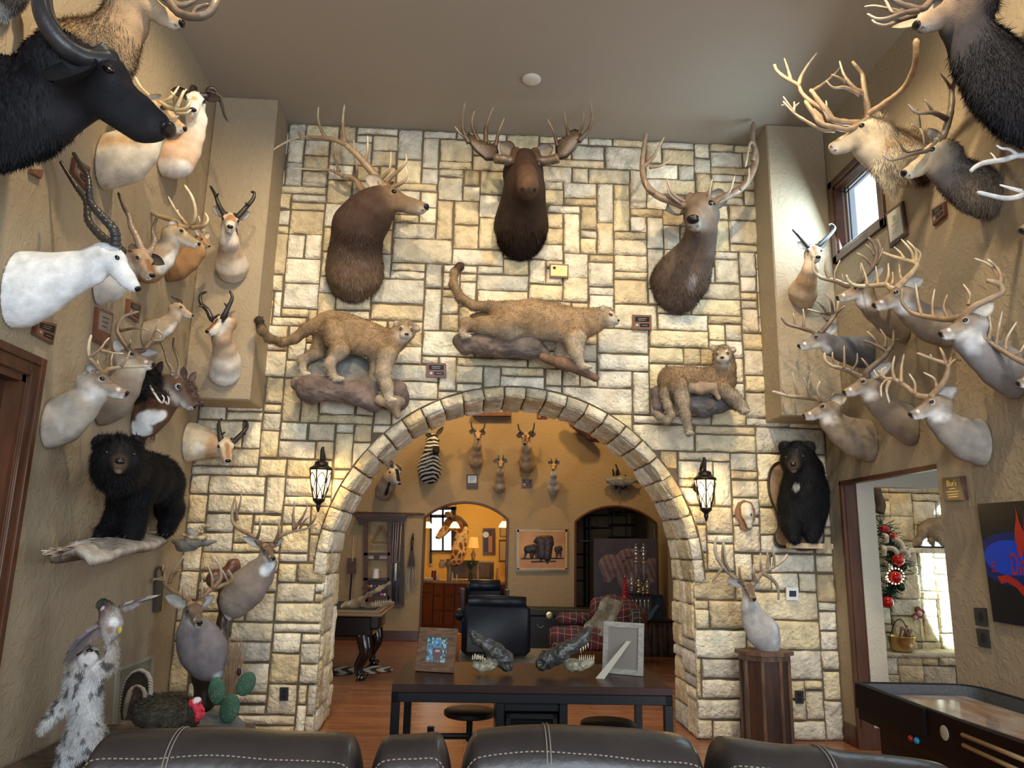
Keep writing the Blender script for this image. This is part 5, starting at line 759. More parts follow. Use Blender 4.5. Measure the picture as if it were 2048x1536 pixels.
CG = {0: (.33, .24, .155), 1: (.30, .205, .12), 2: (.62, .58, .50), 3: (.29, .19, .105), 'e': (.34, .26, .18), 'i': (.6, .52, .42)}
RK = (.17, .125, .11); RK2 = (.13, .135, .13)
M_ROCK = vmat('habitat_rock', 0.8, .35, 6, 1.0, 14, .03); M_DRIFT = vmat('driftwood', 0.75, .4, 9, 1.0, 30, .012, st=(1, 1, .3))
def limb(B, cr, Y0, pts, col, k=None):
    P = [cpt(cr, a, b, Y0+d) for a, b, d, r in pts]; B.chain(P, [crr(cr, q[3], p) for q, p in zip(pts, P)], col, k=k)
def paws(B, H, cr, Y0, lst, col, r):
    for a, b, d, dx in lst:
        for t in (-1, 0, 1): p = cpt(cr, a+dx+t*r*.55, b+abs(t)*2, Y0+d-.012); q = cpt(cr, a, b, Y0+d); B.cone(q, p, crr(cr, r*.7, q), crr(cr, r*.42, q), col, k=.012)
def rock(name, parent, cr, Y0, chains, k=.05, cell=.012, mt=None, clip=CLB, label=None):
    B = Body(k)
    for col, pts in chains: limb(B, cr, Y0, pts, col)
    if clip is not None: B.clip.append(clip)
    P, Fa, N, C = B.mesh(cell); P = P+N*(vnoise(P*9)*.012+vnoise(P*23)*.006)[:, None]; C = C*(1+.22*vnoise(P*7))[:, None]; g = G(); g.addnp(P, Fa, C); return g.obj(name, mt or M_ROCK, parent, True, label=label)
def cougar(label, cr, Y0, M, N, spine, legs, tail, pw, ears, rocks, lowbelly=None, light=1.0, face=None):
    C = {k: tuple(c*light for c in v) for k, v in CG.items()}; pale = tuple(c*light for c in (.50, .43, .33))
    def ex(B, H, s, R):
        for l in legs: limb(B, cr, Y0, l, C[3], k=.045)
        limb(B, cr, Y0, tail, tuple(c*.85 for c in C[3]), k=.03)
        if lowbelly: limb(B, cr, Y0, lowbelly, pale, k=.05)
        paws(B, H, cr, Y0, pw, pale, 26 if cr is C7 else 32)
    tp = tail[-1]
    def tint(P, Cc, H, s):   # pale underside of the coat, tawny back
        zc = np.interp(P[:, 0], [P[:, 0].min(), P[:, 0].max()], [0, 0]); n = vnoise(P*6)*.04
        low = P[:, 2]-cpt(cr, spine[1][0], spine[1][1], Y0)[2]; w_ = np.clip((-low-.07+n)/.10, 0, 1)[:, None]*.55; out = Cc*(1-w_)+np.array(pale)*w_
        return out*(1+.22*vnoise(P*9)+.15*vnoise(P*31))[:, None]
    th, H, s, R = beast('cougar', label, 'mounted cougar', cr, Y0, M, N, spine, C, 'cat', ears=ears, extra=ex, earw=.34, cell=.0085, k=.03, flat=((0, 1, 0), .72), drop=.25, pb=tint,
        paint=[('p', (tp[0], tp[1], tp[2]), 42, (.05, .03, .02), .5), ('h', (.55, 0, -.40), .34, (.74, .72, .66), .6), ('hl', (.62, .30, -.22), (.80, .10, -.35), .09, (.04, .03, .025), .5), ('hl', (.62, -.30, -.22), (.80, -.10, -.35), .07, (.08, .06, .05), .5),
               ('hl', (.25, .30, .12), (.55, .16, -.1), .06, (.12, .09, .07), .6), ('hl', (.25, -.30, .12), (.55, -.16, -.1), .06, (.12, .09, .07), .6), ('hl', (.1, .14, .5), (.3, .1, .3), .05, (.10, .07, .05), .6), ('hl', (.1, -.14, .5), (.3, -.1, .3), .05, (.10, .07, .05), .6), ('h', (.25, .34, .30), .12, (.66, .6, .5), .5), ('h', (.25, -.34, .30), .12, (.66, .6, .5), .5)],
        furs=dict(n=26000, ln=.024, wd=.0024, comb=(-.5, 0, -.6), lift=.35, dark=.5), mt=M_LONGFUR, eyec=mat('amber_eye', (.10, .06, .02), .1))
    for nm, chs in rocks: rock(nm, th, cr, Y0, chs, mt=M_DRIFT if nm in ('log', 'stump') else M_ROCK)
    return th
YC = D0-.045-.30
cougar('cougar standing on a rock looking out, left one on the stone wall', C7, YC, (862, 442, -.10), (866, 482, -.18), [(800, 500, -.06, 62), (735, 520, 0, 88), (640, 490, 0, 92), (540, 450, 0, 92), (450, 420, 0, 88)],
       [[(470, 450, -.06, 80), (500, 550, -.10, 48), (440, 630, -.10, 26), (462, 700, -.10, 23)], [(410, 470, .08, 60), (370, 570, .08, 36), (290, 610, .08, 24), (295, 670, .08, 20)], [(760, 580, -.08, 58), (735, 680, -.10, 38), (760, 760, -.10, 29), (768, 815, -.10, 27)], [(710, 600, .06, 46), (690, 700, .06, 28), (708, 785, .06, 25)]],
       [(400, 400, 0, 45), (310, 440, 0, 33), (250, 490, 0, 26), (180, 512, 0, 24), (110, 490, -.12, 22), (65, 440, -.22, 22), (50, 390, -.25, 25)], [(480, 712, -.12, 22), (300, 684, .06, 14), (776, 828, -.12, 18), (715, 795, .04, 12)],
       [(808, 405, -.05, (1, -.2, 0)), (930, 438, -.05, (1, .2, 0))],
       [('rock', [(RK, [(270, 740, .05, 40), (340, 770, .0, 75), (470, 770, -.02, 65), (580, 790, 0, 62), (680, 850, .02, 50)]), (RK, [(640, 760, .1, 70), (800, 800, .16, 75), (820, 830, .2, 60)]), (RK2, [(400, 680, .18, 90), (580, 680, .18, 100)]), (RK2, [(620, 730, .12, 60), (560, 760, .1, 60)])]),
        ('stump', [((.30, .23, .16), [(720, 830, -.06, 35), (790, 850, -.08, 32), (840, 835, -.08, 20)]), ((.26, .19, .13), [(800, 850, -.08, 28), (815, 920, -.08, 20)])])])
cougar('cougar striding right along a rock with a log, over the arch', C7, YC-.02, (1988, 366, -.04), (2034, 404, -.09), [(1885, 395, 0, 72), (1790, 420, 0, 98), (1680, 400, 0, 104), (1560, 385, 0, 112), (1430, 385, 0, 105)],
       [[(1400, 420, -.06, 80), (1290, 415, -.08, 45), (1195, 405, -.08, 27), (1175, 455, -.08, 22)], [(1420, 400, .1, 70), (1330, 370, .12, 40), (1240, 375, .12, 24)], [(1800, 490, -.08, 66), (1805, 570, -.1, 34), (1830, 630, -.1, 23)], [(1740, 500, .08, 55), (1720, 570, .1, 28), (1755, 605, .1, 20)]],
       [(1400, 340, 0, 60), (1330, 312, 0, 30), (1240, 308, 0, 26), (1165, 265, 0, 24), (1125, 190, 0, 22), (1132, 125, 0, 22), (1162, 92, 0, 26)], [(1185, 475, -.1, 18), (1850, 645, -.12, 20), (1770, 610, .08, 14)],
       [(1950, 322, -.03, (.4, -.8, 0)), (1968, 335, .06, (1, .2, 0))],
       [('rock', [((.15, .11, .09), [(1160, 500, 0, 42), (1190, 550, 0, 32)]), ((.16, .12, .095), [(1200, 510, 0, 45), (1300, 520, .02, 62), (1400, 530, .04, 62)]), ((.12, .10, .09), [(1440, 520, .05, 70), (1540, 530, .06, 72), (1620, 570, .06, 40)]), ((.12, .10, .09), [(1250, 530, .25, 50), (1520, 545, .25, 55)])]), ('log', [((.17, .10, .065), [(1620, 590, .03, 26), (1740, 630, -.03, 28), (1910, 708, -.06, 27)]), ((.2, .13, .09), [(1780, 620, -.04, 16), (1850, 665, -.1, 22)])])], lowbelly=[(1440, 460, -.04, 42), (1490, 450, -.02, 30)])
cougar('greyish cougar lying on a ledge with one hind leg dangling, on the stone wall', C8, YC, (1118, 545, -.12), (1115, 588, -.20), [(1130, 640, -.05, 78), (1110, 730, 0, 98), (1000, 735, 0, 88), (880, 725, 0, 88), (740, 725, 0, 96)],
       [[(790, 770, -.08, 72), (830, 880, -.12, 44), (845, 990, -.12, 32), (868, 1100, -.12, 27)], [(1120, 790, -.08, 54), (1200, 860, -.1, 42), (1255, 920, -.1, 34), (1275, 950, -.1, 32)], [(1080, 800, .1, 50), (1160, 860, .12, 30), (1220, 930, .12, 26)]],
       [(700, 750, 0, 50), (690, 830, -.04, 30), (718, 920, -.06, 27), (742, 990, -.06, 26), (715, 1030, -.05, 24), (655, 995, 0, 22), (625, 970, .04, 22)], [(872, 1118, -.14, 8), (1278, 955, -.14, 8)],
       [(1045, 495, -.08, (1, -.2, 0)), (1200, 510, -.08, (1, .2, 0))],
       [('rock', [((.13, .10, .09), [(640, 820, .06, 45), (650, 930, .06, 50)]), ((.12, .11, .11), [(860, 900, .06, 60), (980, 920, .04, 75), (1100, 910, .06, 60), (1190, 900, .08, 35)]), ((.12, .11, .11), [(760, 860, .25, 50), (1050, 900, .25, 55)])]), ('log', [((.26, .19, .13), [(870, 790, -.06, 38), (960, 790, -.08, 42), (1060, 790, -.06, 36)]), ((.30, .22, .15), [(1050, 790, -.08, 26), (1085, 860, -.08, 20)]), ((.2, .14, .1), [(1150, 880, -.02, 26), (1220, 930, -.03, 20)])])], light=.88)
BB = (.009, .009, .011)
BC = {0: (.014, .012, .012), 1: BB, 2: (.2, .14, .1), 3: BB, 'e': (.012, .011, .012), 'i': (.016, .014, .014)}
def bear_tan(cols): return [('hl', (.55, .0, -.10), (.95, 0, -.16), .22, cols, .7), ('h', (.88, 0, -.36), .10, (.26, .19, .13), .5)]
def xpt(cr, cu, cv, x): return PX(cr[0]+cu/cr[2], cr[1]+cv/cr[2], x)
def xyo(cr, cu, cv, x, Y0): return xpt(cr, cu, cv, x)[1]-Y0
YB = 5.3
def E(cu, cv, x, r): return (cu, cv, xyo(E6, cu, cv, x, YB), r)
def bear_ex(B, H, s, R):
    limb(B, E6, YB, [E(790, 430, -2.30, 120), E(720, 690, -2.38, 70), E(640, 800, -2.40, 55), E(590, 830, -2.40, 45)], BB, k=.08)
    limb(B, E6, YB, [E(900, 480, -2.16, 135), E(880, 690, -2.20, 82), E(880, 790, -2.22, 55), E(850, 808, -2.21, 42)], BB, k=.08)
    limb(B, E6, YB, [E(1170, 400, -2.20, 120), E(1215, 590, -2.24, 78), E(1170, 730, -2.26, 50), E(1150, 780, -2.25, 42)], BB, k=.08)
    limb(B, E6, YB, [E(1110, 400, -2.42, 90), E(1150, 600, -2.44, 60), E(1180, 760, -2.44, 40)], BB, k=.08)
    B.clip.append(CLL)
th, H, s, R = beast('black_bear', 'full-body black bear walking on a driftwood shelf on the left wall', 'mounted bear', E6, YB, E(762, 140, -2.02, 0)[:3], (768, 212, E(768, 212, -2.02, 0)[2]-.17), [E(820, 220, -2.10, 150), E(880, 300, -2.18, 185), E(990, 320, -2.22, 180), E(1090, 330, -2.24, 165), E(1150, 350, -2.25, 140)], BC, 'bear',
      ears=[E(585, 15, -2.10, 0)[:3]+((1, 0, 0),), E(915, 15, -2.10, 0)[:3]+((1, 0, 0),)], extra=bear_ex, earw=.34, cell=.014, k=.05, drop=.15, paint=bear_tan((.10, .058, .034)), furs=dict(n=60000, ln=.042, wd=.0026, comb=(.1, .3, -1), lift=.40, dark=.3, mask=lambda p: 1.0+0*p[:, 0]), mt=M_LONGFUR, ringc=BB)
g = G()
for a, b, x in ((560, 850, -2.38), (600, 858, -2.38), (640, 850, -2.38), (820, 812, -2.2), (855, 822, -2.2), (895, 815, -2.2), (1140, 800, -2.22), (1175, 798, -2.22)): p = xpt(E6, a, b, x); g.tube([p, p+np.array([.0, -.03, -.018])], [.007, .002], (.05, .045, .04), 6)
g.obj('claw', M_HORN, th, True)
top = [(160, 990, -2.50), (290, 905, -2.50), (380, 885, -2.45), (480, 860, -2.50), (620, 870, -2.50), (760, 790, -2.51), (830, 830, -2.51), (980, 810, -2.51), (1110, 790, -2.51), (1230, 800, -2.51)]
bot = [(1230, 812, -2.40), (1160, 850, -2.25), (1080, 900, -2.12), (940, 915, -2.05), (760, 955, -1.98), (700, 1005, -1.96), (600, 1015, -1.97), (510, 1025, -1.98), (460, 970, -2.02), (380, 930, -2.1), (300, 975, -2.25), (220, 1000, -2.4)]
zl = xpt(E6, 880, 820, -2.22)[2]-.02; g = G(); outl = []
for a, b, x in top+bot: r_ = ray(60+a/4.267, 880+b/4.267); p = CAM+r_*((zl-1.6)/r_[2]) if r_[2]*(zl-1.6) > 0 else xpt(E6, a, b, x); outl.append(p)
outl = [xpt(E6, a, b, x) for a, b, x in top+bot]; outl = np.array(outl); m = len(outl); c = outl.mean(0); rings = []
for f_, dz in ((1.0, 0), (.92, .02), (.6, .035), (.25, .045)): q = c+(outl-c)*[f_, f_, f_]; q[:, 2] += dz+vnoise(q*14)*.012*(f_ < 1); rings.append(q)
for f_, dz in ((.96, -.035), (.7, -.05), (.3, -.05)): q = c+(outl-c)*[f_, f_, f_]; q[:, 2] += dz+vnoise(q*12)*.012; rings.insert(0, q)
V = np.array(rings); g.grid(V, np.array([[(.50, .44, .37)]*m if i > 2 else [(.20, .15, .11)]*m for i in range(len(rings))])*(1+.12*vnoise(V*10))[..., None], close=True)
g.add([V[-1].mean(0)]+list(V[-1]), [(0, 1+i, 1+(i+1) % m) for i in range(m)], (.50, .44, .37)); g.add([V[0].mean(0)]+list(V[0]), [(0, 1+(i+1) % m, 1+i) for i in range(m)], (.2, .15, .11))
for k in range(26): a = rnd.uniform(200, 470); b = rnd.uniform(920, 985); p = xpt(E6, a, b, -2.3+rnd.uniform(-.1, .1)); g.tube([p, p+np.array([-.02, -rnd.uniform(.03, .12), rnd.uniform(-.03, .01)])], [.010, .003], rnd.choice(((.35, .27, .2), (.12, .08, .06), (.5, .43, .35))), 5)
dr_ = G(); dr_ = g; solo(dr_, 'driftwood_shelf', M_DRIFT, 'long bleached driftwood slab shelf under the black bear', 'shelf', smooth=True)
YR = D0-.30
def bear2(B, H, s, R):
    for l in ([(610, 520, 0, 75), (612, 640, -.02, 50), (625, 700, -.05, 38)], [(735, 520, .0, 80), (735, 640, -.02, 52), (735, 705, -.05, 38)]): limb(B, D4, YR, l, BB, k=.06)
    paws(B, H, D4, YR, [(635, 708, -.08, -4), (738, 712, -.08, 0)], BB, 34); B.clip.append((np.array([0, D0-.075, 0]), np.array([0, -1., 0])))
th, H, s, R = beast('black_bear', 'front half of a black bear on a dark panel, right end of stone wall', 'mounted bear', D4, YR, (640, 230, -.16), (618, 284, -.31), [(690, 320, -.05, 95), (690, 420, .0, 128), (680, 520, .05, 128), (690, 560, .1, 118)], BC, 'bear',
      ears=[(563, 160, -.10, (1, -.2, 0)), (722, 158, -.10, (1, .2, 0))], extra=bear2, earw=.34, cell=.010, k=.04, drop=.15, paint=bear_tan((.09, .052, .032))+[('l', (640, 395, -.10), (655, 425, -.40), 20, (.62, .60, .56), .5)], furs=dict(n=38000, ln=.036, wd=.0024, comb=(.1, -.1, -1), lift=.4, dark=.3), mt=M_LONGFUR, ringc=BB)
pl = [(560, 238), (700, 215), (800, 260), (815, 400), (810, 640), (800, 760), (690, 790), (620, 775), (540, 770), (512, 735), (510, 700), (535, 640), (520, 560), (485, 470), (472, 390), (480, 310), (510, 262)]
P = np.array([cpt(D4, a, b, D0-.075) for a, b in pl]); P = smooth_path(np.vstack([P, P[:1]]), 4)[:-1]; g = G(); g.slab(P, (0, .03, 0), (.03, .018, .012)); c = P.mean(0); g.slab(c+(P-c)*.93-np.array([0, .008, 0]), (0, .01, 0), (.30, .20, .12)); g.obj('backing_panel', M_HORN, th)
g = G(); q = [(578, 728), (700, 706), (800, 712), (862, 742), (800, 778), (700, 775), (600, 758)]; z0 = cpt(D4, 680, 735, YR-.05)[2]
pp = np.array([cpt(D4, a, b, D0-.10-(b-704)/75*.30) for a, b in q]); pp[:, 2] = z0-.01; g.slab(pp, (0, 0, -.045), (.52, .38, .24)); g.obj('shelf', M_DRIFT, th)
def bust(label, cr, Y0, M, N, neck, ears, ant, C, xp=None, hc=None, **kw):
    return beast('deer_bust', label, 'mounted deer', cr, Y0, M, N, neck, {**WTC, **C}, 'deer', ears=ears, ant=ant, paint=wt_paint()+(xp or []), flat=((0, 1, 0), .8), hc=hc, **kw)
YP = 6.62
b1, *_ = bust('pale whitetail bust with drop tines on the tall wooden pedestal', D4, YP, (362, 1026, -.06), (388, 1084, -.18), [(362, 1130, -.02, 52), (395, 1210, 0, 78), (440, 1280, 0, 96), (468, 1335, 0, 72), (480, 1372, 0, 48)], [(425, 985, .0, (.8, .3, 0)), (222, 962, .0, (.8, -.3, 0))],
     [[[16, 7, (318, 985, 0), (230, 915, .04), (165, 830, .06), (150, 750, .06), (165, 695, .04)], [11, 4, (205, 885, .05), (195, 800, .04), (203, 705, .02)], [9, 5, (195, 890, .04), (160, 940, .02), (135, 975, .02)], [10, 4, (240, 910, .02), (215, 850, 0), (205, 735, -.02)], [10, 5, (310, 975, -.02), (300, 930, -.06), (297, 885, -.08)]],
      [[16, 7, (395, 970, 0), (430, 925, .02), (500, 885, .04), (560, 845, .04), (588, 808, .04)], [9, 4, (432, 925, .02), (425, 860, .0), (424, 800, 0)], [10, 4, (465, 900, .03), (468, 830, .02), (460, 765, 0)], [10, 4, (505, 880, .04), (505, 810, .02), (493, 748, 0)], [11, 6, (445, 925, .02), (510, 975, .02), (532, 1030, .02), (533, 1085, .02)], [14, 5, (388, 975, -.02), (382, 920, -.06), (385, 868, -.08)]]], {3: (.42, .40, .38), 1: (.38, .35, .33)}, [('l', (520, 1230, -.1), (520, 1340, -.1), 20, (.5, .52, .54), .6)], hc=((.24, .18, .12), (.55, .48, .38)), loc=cpt(D4, 455, 1385, YP))
YE = 6.25
b2, *_ = bust('lower whitetail bust facing out with heavy branching antlers, beside the prickly pear', E8, YE, (345, 1012, -.10), (382, 1108, -.24), [(325, 1150, -.04, 100), (370, 1230, 0, 158), (420, 1330, 0, 168), (455, 1430, 0, 108), (505, 1495, 0, 42)], [(492, 888, 0, (.8, .3, 0)), (108, 888, 0, (.8, -.3, 0))],
     [[[26, 9, (290, 930, 0), (195, 865, .04), (122, 800, .06), (112, 730, .06), (130, 650, .04)], [16, 5, (150, 790, .04), (185, 690, .02), (262, 578, 0)], [10, 4, (175, 740, .04), (215, 700, 0), (240, 688, -.02)], [11, 4, (118, 770, .05), (70, 765, .04), (25, 755, .04)], [14, 5, (265, 915, -.04), (255, 850, -.06), (262, 765, -.08)], [10, 4, (120, 720, .06), (98, 690, .08), (105, 650, .08)]],
      [[26, 9, (400, 925, 0), (450, 850, .02), (545, 812, .04), (615, 782, .04), (628, 745, .02), (595, 690, 0)], [18, 6, (490, 830, .02), (545, 750, .02), (535, 660, .02), (480, 578, 0)], [14, 5, (480, 835, .02), (475, 740, 0), (445, 658, -.02)], [15, 5, (400, 905, -.04), (400, 840, -.06), (400, 765, -.08)], [9, 4, (410, 860, -.05), (430, 840, -.06), (432, 815, -.06)], [9, 4, (600, 780, .04), (580, 740, .02), (555, 690, 0)]]], {3: (.20, .18, .19), 1: (.19, .17, .17), 0: (.16, .125, .10)}, [('p', (505, 1490, -.02), 40, (.5, .55, .56), .5)], hc=((.28, .18, .10), (.60, .50, .36)), loc=cpt(E8, 430, 1500, YE))
YE2 = 6.62
b3, *_ = bust('upper whitetail bust turned right with white throat patch and very wide antlers', E8, YE2, (912, 545, -.06), (950, 610, -.16), [(895, 640, -.02, 72), (830, 730, 0, 118), (740, 830, 0, 145), (660, 930, 0, 125), (600, 1045, 0, 38)], [(1022, 455, .03, (.8, .3, 0)), (710, 438, .03, (.8, -.3, 0))],
     [[[20, 7, (850, 500, 0), (775, 425, .04), (680, 372, .06), (632, 310, .06), (636, 210, .06), (655, 125, .04)], [12, 4, (655, 290, .06), (690, 190, .04), (705, 68, .02)], [11, 4, (670, 310, .06), (662, 230, .04), (660, 150, .02)], [13, 5, (825, 445, -.02), (845, 370, -.06), (838, 282, -.08)], [8, 3, (860, 490, -.02), (858, 470, -.03), (858, 458, -.04)]],
      [[20, 7, (955, 490, 0), (1000, 430, .02), (1090, 395, .04), (1200, 372, .04), (1285, 335, .02)], [15, 5, (1105, 380, .04), (1100, 270, .02), (1112, 160, 0)], [13, 4, (1115, 370, .04), (1180, 270, .02), (1216, 178, 0)], [9, 4, (1150, 372, .04), (1190, 310, .02), (1225, 280, .02)], [11, 4, (1215, 360, .04), (1265, 300, .02), (1282, 238, .02)], [14, 5, (962, 480, -.02), (988, 390, -.06), (988, 288, -.08)]]], {3: (.24, .20, .17), 1: (.26, .21, .16), 0: (.13, .085, .055)}, [('l', (880, 700, -.12), (920, 670, -.1), 48, (.62, .68, .72), .5), ('p', (598, 1050, -.02), 34, (.5, .5, .48), .5)], hc=((.20, .13, .08), (.42, .33, .23)), loc=cpt(E8, 620, 1060, YE2))
th = thing('display_stand', 'dark twisted wooden stand holding the two whitetail busts', 'stand', (*cpt(C4, 1310, 1230, YE+.1)[:2], 0))
B = Body(.05); DKW = (.03, .018, .014)
limb(B, E8, YE+.12, [(420, 1700, 0, 85), (430, 1500, 0, 80), (520, 1380, .1, 60), (560, 1100, .25, 45), (570, 940, .3, 38), (600, 900, .3, 50)], DKW); limb(B, E8, YE+.12, [(420, 1500, 0, 90), (440, 1400, 0, 60)], DKW); limb(B, E8, YE+.12, [(600, 1200, .3, 20), (605, 1080, .34, 24), (620, 950, .34, 30)], (.06, .03, .02))
limb(B, E8, YE+.12, [(590, 720, .32, 40), (640, 660, .34, 45), (660, 640, .34, 30)], (.11, .045, .03)); limb(B, E8, YE+.12, [(500, 760, .3, 70), (590, 740, .32, 50), (570, 900, .32, 45)], (.09, .04, .028))
P, Fa, N_, C = B.mesh(.012); P = P+N_*(vnoise(P*16)*.008)[:, None]; g = G(); g.addnp(P, Fa, C); g.obj('trunk', M_HORN, th, True)
B = Body(.06); limb(B, C4, YE, [(1200, 1330, .0, 120), (1400, 1310, .05, 130), (1500, 1290, .05, 70)], (.17, .17, .16)); limb(B, C4, YE, [(1300, 1250, 0, 60), (1450, 1240, 0, 60)], (.17, .17, .16)); B.clip.append((np.array([0, 0, .01]), np.array([0, 0, 1.])))
P, Fa, N_, C = B.mesh(.014); P = P+N_*(vnoise(P*12)*.012)[:, None]; g = G(); g.addnp(P, Fa, C*(1+.3*vnoise(P*8))[:, None]); g.obj('base', M_ROCK, th, True)
g = G(); c0 = cpt(C4, 1380, 1290, YE); zz = c0[2]; g.box((c0[0]-.30, YE-.25, 0), (c0[0]+.22, YE+.3, zz), (.06, .045, .035), bev=.01); g.obj('plinth', M_DKWOOD, th)
th = thing('prickly_pear', 'green prickly pear cactus with three oval pads by the deer busts', 'cactus', cpt(C4, 1440, 1230, YE-.12)); mc = vmat('cactus_skin', .6, .25, 10, .4, 60, .004)
for cu, cv, w_, h_, an in ((1388, 1030, 56, 84, .12), (1575, 985, 56, 78, -.45), (1470, 1142, 62, 90, -.2)):
    p = cpt(C4, cu, cv, YE-.14); k = crr(C4, 1, p); A = np.array([[cos(an), 0, sin(an)], [0, 1, 0], [-sin(an), 0, cos(an)]]); g = G(); g.ball(p, np.array([w_*k, .022, h_*k]), (.045, .12, .075), 24, 14, R=A)
    for t in range(40):
        a = rnd.uniform(0, 2*pi); rr = sqrt(rnd.random())*.88; q = p+np.array([w_*k*rr*cos(a), 0, h_*k*rr*sin(a)])@A; q[1] = p[1]-.022*sqrt(max(0, 1-rr*rr))-.001; g.ball(q, .0035, (.22, .25, .15), 5, 4)
    g.obj('pad', mc, th, True)
g = G(); p = cpt(C4, 1530, 908, YE-.14); g.ball(p, (.017, .017, .028), (.03, .015, .02)); g.obj('fruit', mc, th, True)
g = G()
for k in range(70): a = rnd.uniform(1420, 1560); b0 = cpt(C4, rnd.uniform(1440, 1480), 1130, YE+.05); p1 = cpt(C4, a+(rnd.uniform(-10, 30)), rnd.uniform(680, 900), YE+.05+rnd.uniform(-.05, .05)); g.tube(smooth_path([b0, (b0+p1)/2+np.array([rnd.uniform(-.02, .02), 0, 0]), p1], 4), [.0028]*8+[.001], rnd.choice(((.30, .20, .13), (.40, .29, .19), (.22, .14, .09))), 4)
o = solo(g, 'dried_grass', mat('dry_grass', (.30, .20, .12), .8), 'tuft of dry brown grass behind the prickly pear', 'grass'); o['kind'] = 'stuff'
zt = cpt(D4, 445, 1385, YP)[2]; pc = cpt(D4, 445, 1395, YP); hx = 0.215
th = thing('pedestal', 'tall octagonal knotty wood pedestal against the stone wall', 'pedestal', (pc[0], YP, 0))
M_PINE = mat('knotty_wood', (.075, .028, .012), .45, var=.6, vs=2.2, col2=(.022, .009, .005), st=(9, 9, 1), bump=.3, bs=20, det=6); M_PINE2 = mat('worn_wood_edge', (.17, .09, .045), .5, var=.5, vs=6, col2=(.06, .03, .018), st=(4, 4, 1))
oc = lambda r, z: [(pc[0]+r*cos(a), YP+r*sin(a)*.8, z) for a in [pi/8+i*pi/4 for i in range(8)]]
g = G(); g.slab(oc(.195, 0), (0, 0, zt-.06)); g.obj('column', M_PINE, th)
g = G(); g.slab(oc(.215, zt-.075), (0, 0, .045)); g.slab(oc(.245, zt-.032), (0, 0, .03)); g.obj('top', M_PINE2, th)
for i in range(8): a = pi/8+i*pi/4; g = G(); p = np.array([pc[0]+.197*cos(a), YP+.197*sin(a)*.8, 0]); g.box(p-[.014, .014, 0], p+[.014, .014, zt-.075], bev=.003); g.obj('corner_strip', M_PINE2, th)
FV = {0: (.52, .46, .40), 1: (.62, .60, .58), 2: (.74, .73, .72), 3: (.62, .62, .62), 'e': (.3, .25, .2), 'i': (.6, .55, .5)}
YD = 4.6
def bob(B, H, s, R):
    limb(B, C4, YD, [(640, 900, -.02, 60), (700, 860, -.02, 38), (715, 780, -.02, 28), (715, 720, -.02, 24), (735, 700, -.02, 20)], (.62, .60, .58), k=.03)
    limb(B, C4, YD, [(470, 1060, -.02, 60), (380, 1140, -.02, 36), (310, 1220, -.02, 27), (268, 1270, -.02, 24)], (.62, .60, .58), k=.03)
    limb(B, C4, YD, [(520, 1330, 0, 95), (450, 1420, 0, 62), (410, 1520, 0, 40), (400, 1640, 0, 32)], (.60, .60, .60), k=.04)
    limb(B, C4, YD, [(600, 1330, .1, 80), (620, 1450, .12, 45), (600, 1560, .1, 32)], (.5, .48, .45), k=.04)
    for a in (-14, 0, 14): limb(B, C4, YD, [(268, 1270, -.02, 18), (262+a, 1290, -.03, 9)], (.5, .46, .4), k=.008); limb(B, C4, YD, [(738, 700, -.02, 16), (742+a*.6, 715+abs(a)*.3, -.04, 9)], (.6, .56, .5), k=.008)
def bobspots(P, Cc, H, s):
    n = vnoise(P*[42, 42, 26]); w_ = (np.clip((n-.30)/.12, 0, 1)*.8)[:, None]; back = np.clip((P[:, 0:1]-cpt(C4, 640, 1100, YD)[0])*14, 0, 1)*.6; Cc = Cc*(1-back)+np.array((.38, .27, .19))*back; return Cc*(1-w_)+np.array((.035, .03, .03))*w_
th, H, s, R = beast('bobcat', 'spotted white-bellied bobcat leaping upright towards a flying duck', 'mounted bobcat', C4, YD, (548, 822, -.03), (572, 800, -.12), [(530, 880, .02, 58), (560, 930, 0, 78), (545, 1040, 0, 92), (545, 1160, 0, 88), (550, 1270, 0, 88), (540, 1340, 0, 95)], FV, 'cat', ears=[(610, 765, .0, (.5, .3, 1)), (455, 795, 0, (.5, -.3, 1))], extra=bob, cell=.008, k=.02, earw=.3, drop=.25,
      up=(-.25, .5, 1), pb=bobspots, flat=((0, 1, 0), .8), furs=dict(n=30000, ln=.026, wd=.0022, comb=(.1, 0, -.8), lift=.5, dark=.8), mt=M_LONGFUR, loc=PZ(120, 1600, 0.0))
YK = 4.5
def bird_obj(name, th, B, cell, mt, furs=None, pb=None):
    P, Fa, N_, C = B.mesh(cell); C = pb(P, C) if pb else C; g = G(); g.addnp(P, Fa, C)
    if furs: fur(g, P, Fa, N_, C, **furs)
    return g.obj(name, mt, th, True)
M_FEATH = vmat('feathers', .6, .2, 12, .6, 70, .004)
th = thing('wood_duck', 'duck with dark green head and chestnut breast, wings spread above the bobcat', 'mounted duck', cpt(C4, 710, 600, YK)); B = Body(.02)
limb(B, C4, YK, [(655, 475, 0, 34), (680, 490, 0, 32), (700, 520, 0, 36)], (.015, .04, .035)); limb(B, C4, YK, [(710, 540, 0, 52), (715, 600, 0, 58), (700, 660, 0, 40), (690, 700, 0, 18)], (.45, .42, .38), k=.03); limb(B, C4, YK, [(680, 520, -.02, 38), (670, 580, -.02, 34)], (.14, .05, .035)); limb(B, C4, YK, [(630, 480, 0, 14), (600, 492, 0, 7)], (.45, .32, .15), k=.006)
for c_, r_, cl in (((655, 495, -.05), 13, (.7, .7, .7)), ((670, 478, -.05), 12, (.02, .02, .03)), ((700, 640, -.06), 26, (.32, .2, .15)), ((740, 580, -.06), 40, (.66, .66, .66))): p = cpt(C4, c_[0], c_[1], YK+c_[2]); B.dots(p, crr(C4, r_, p), cl, .4)
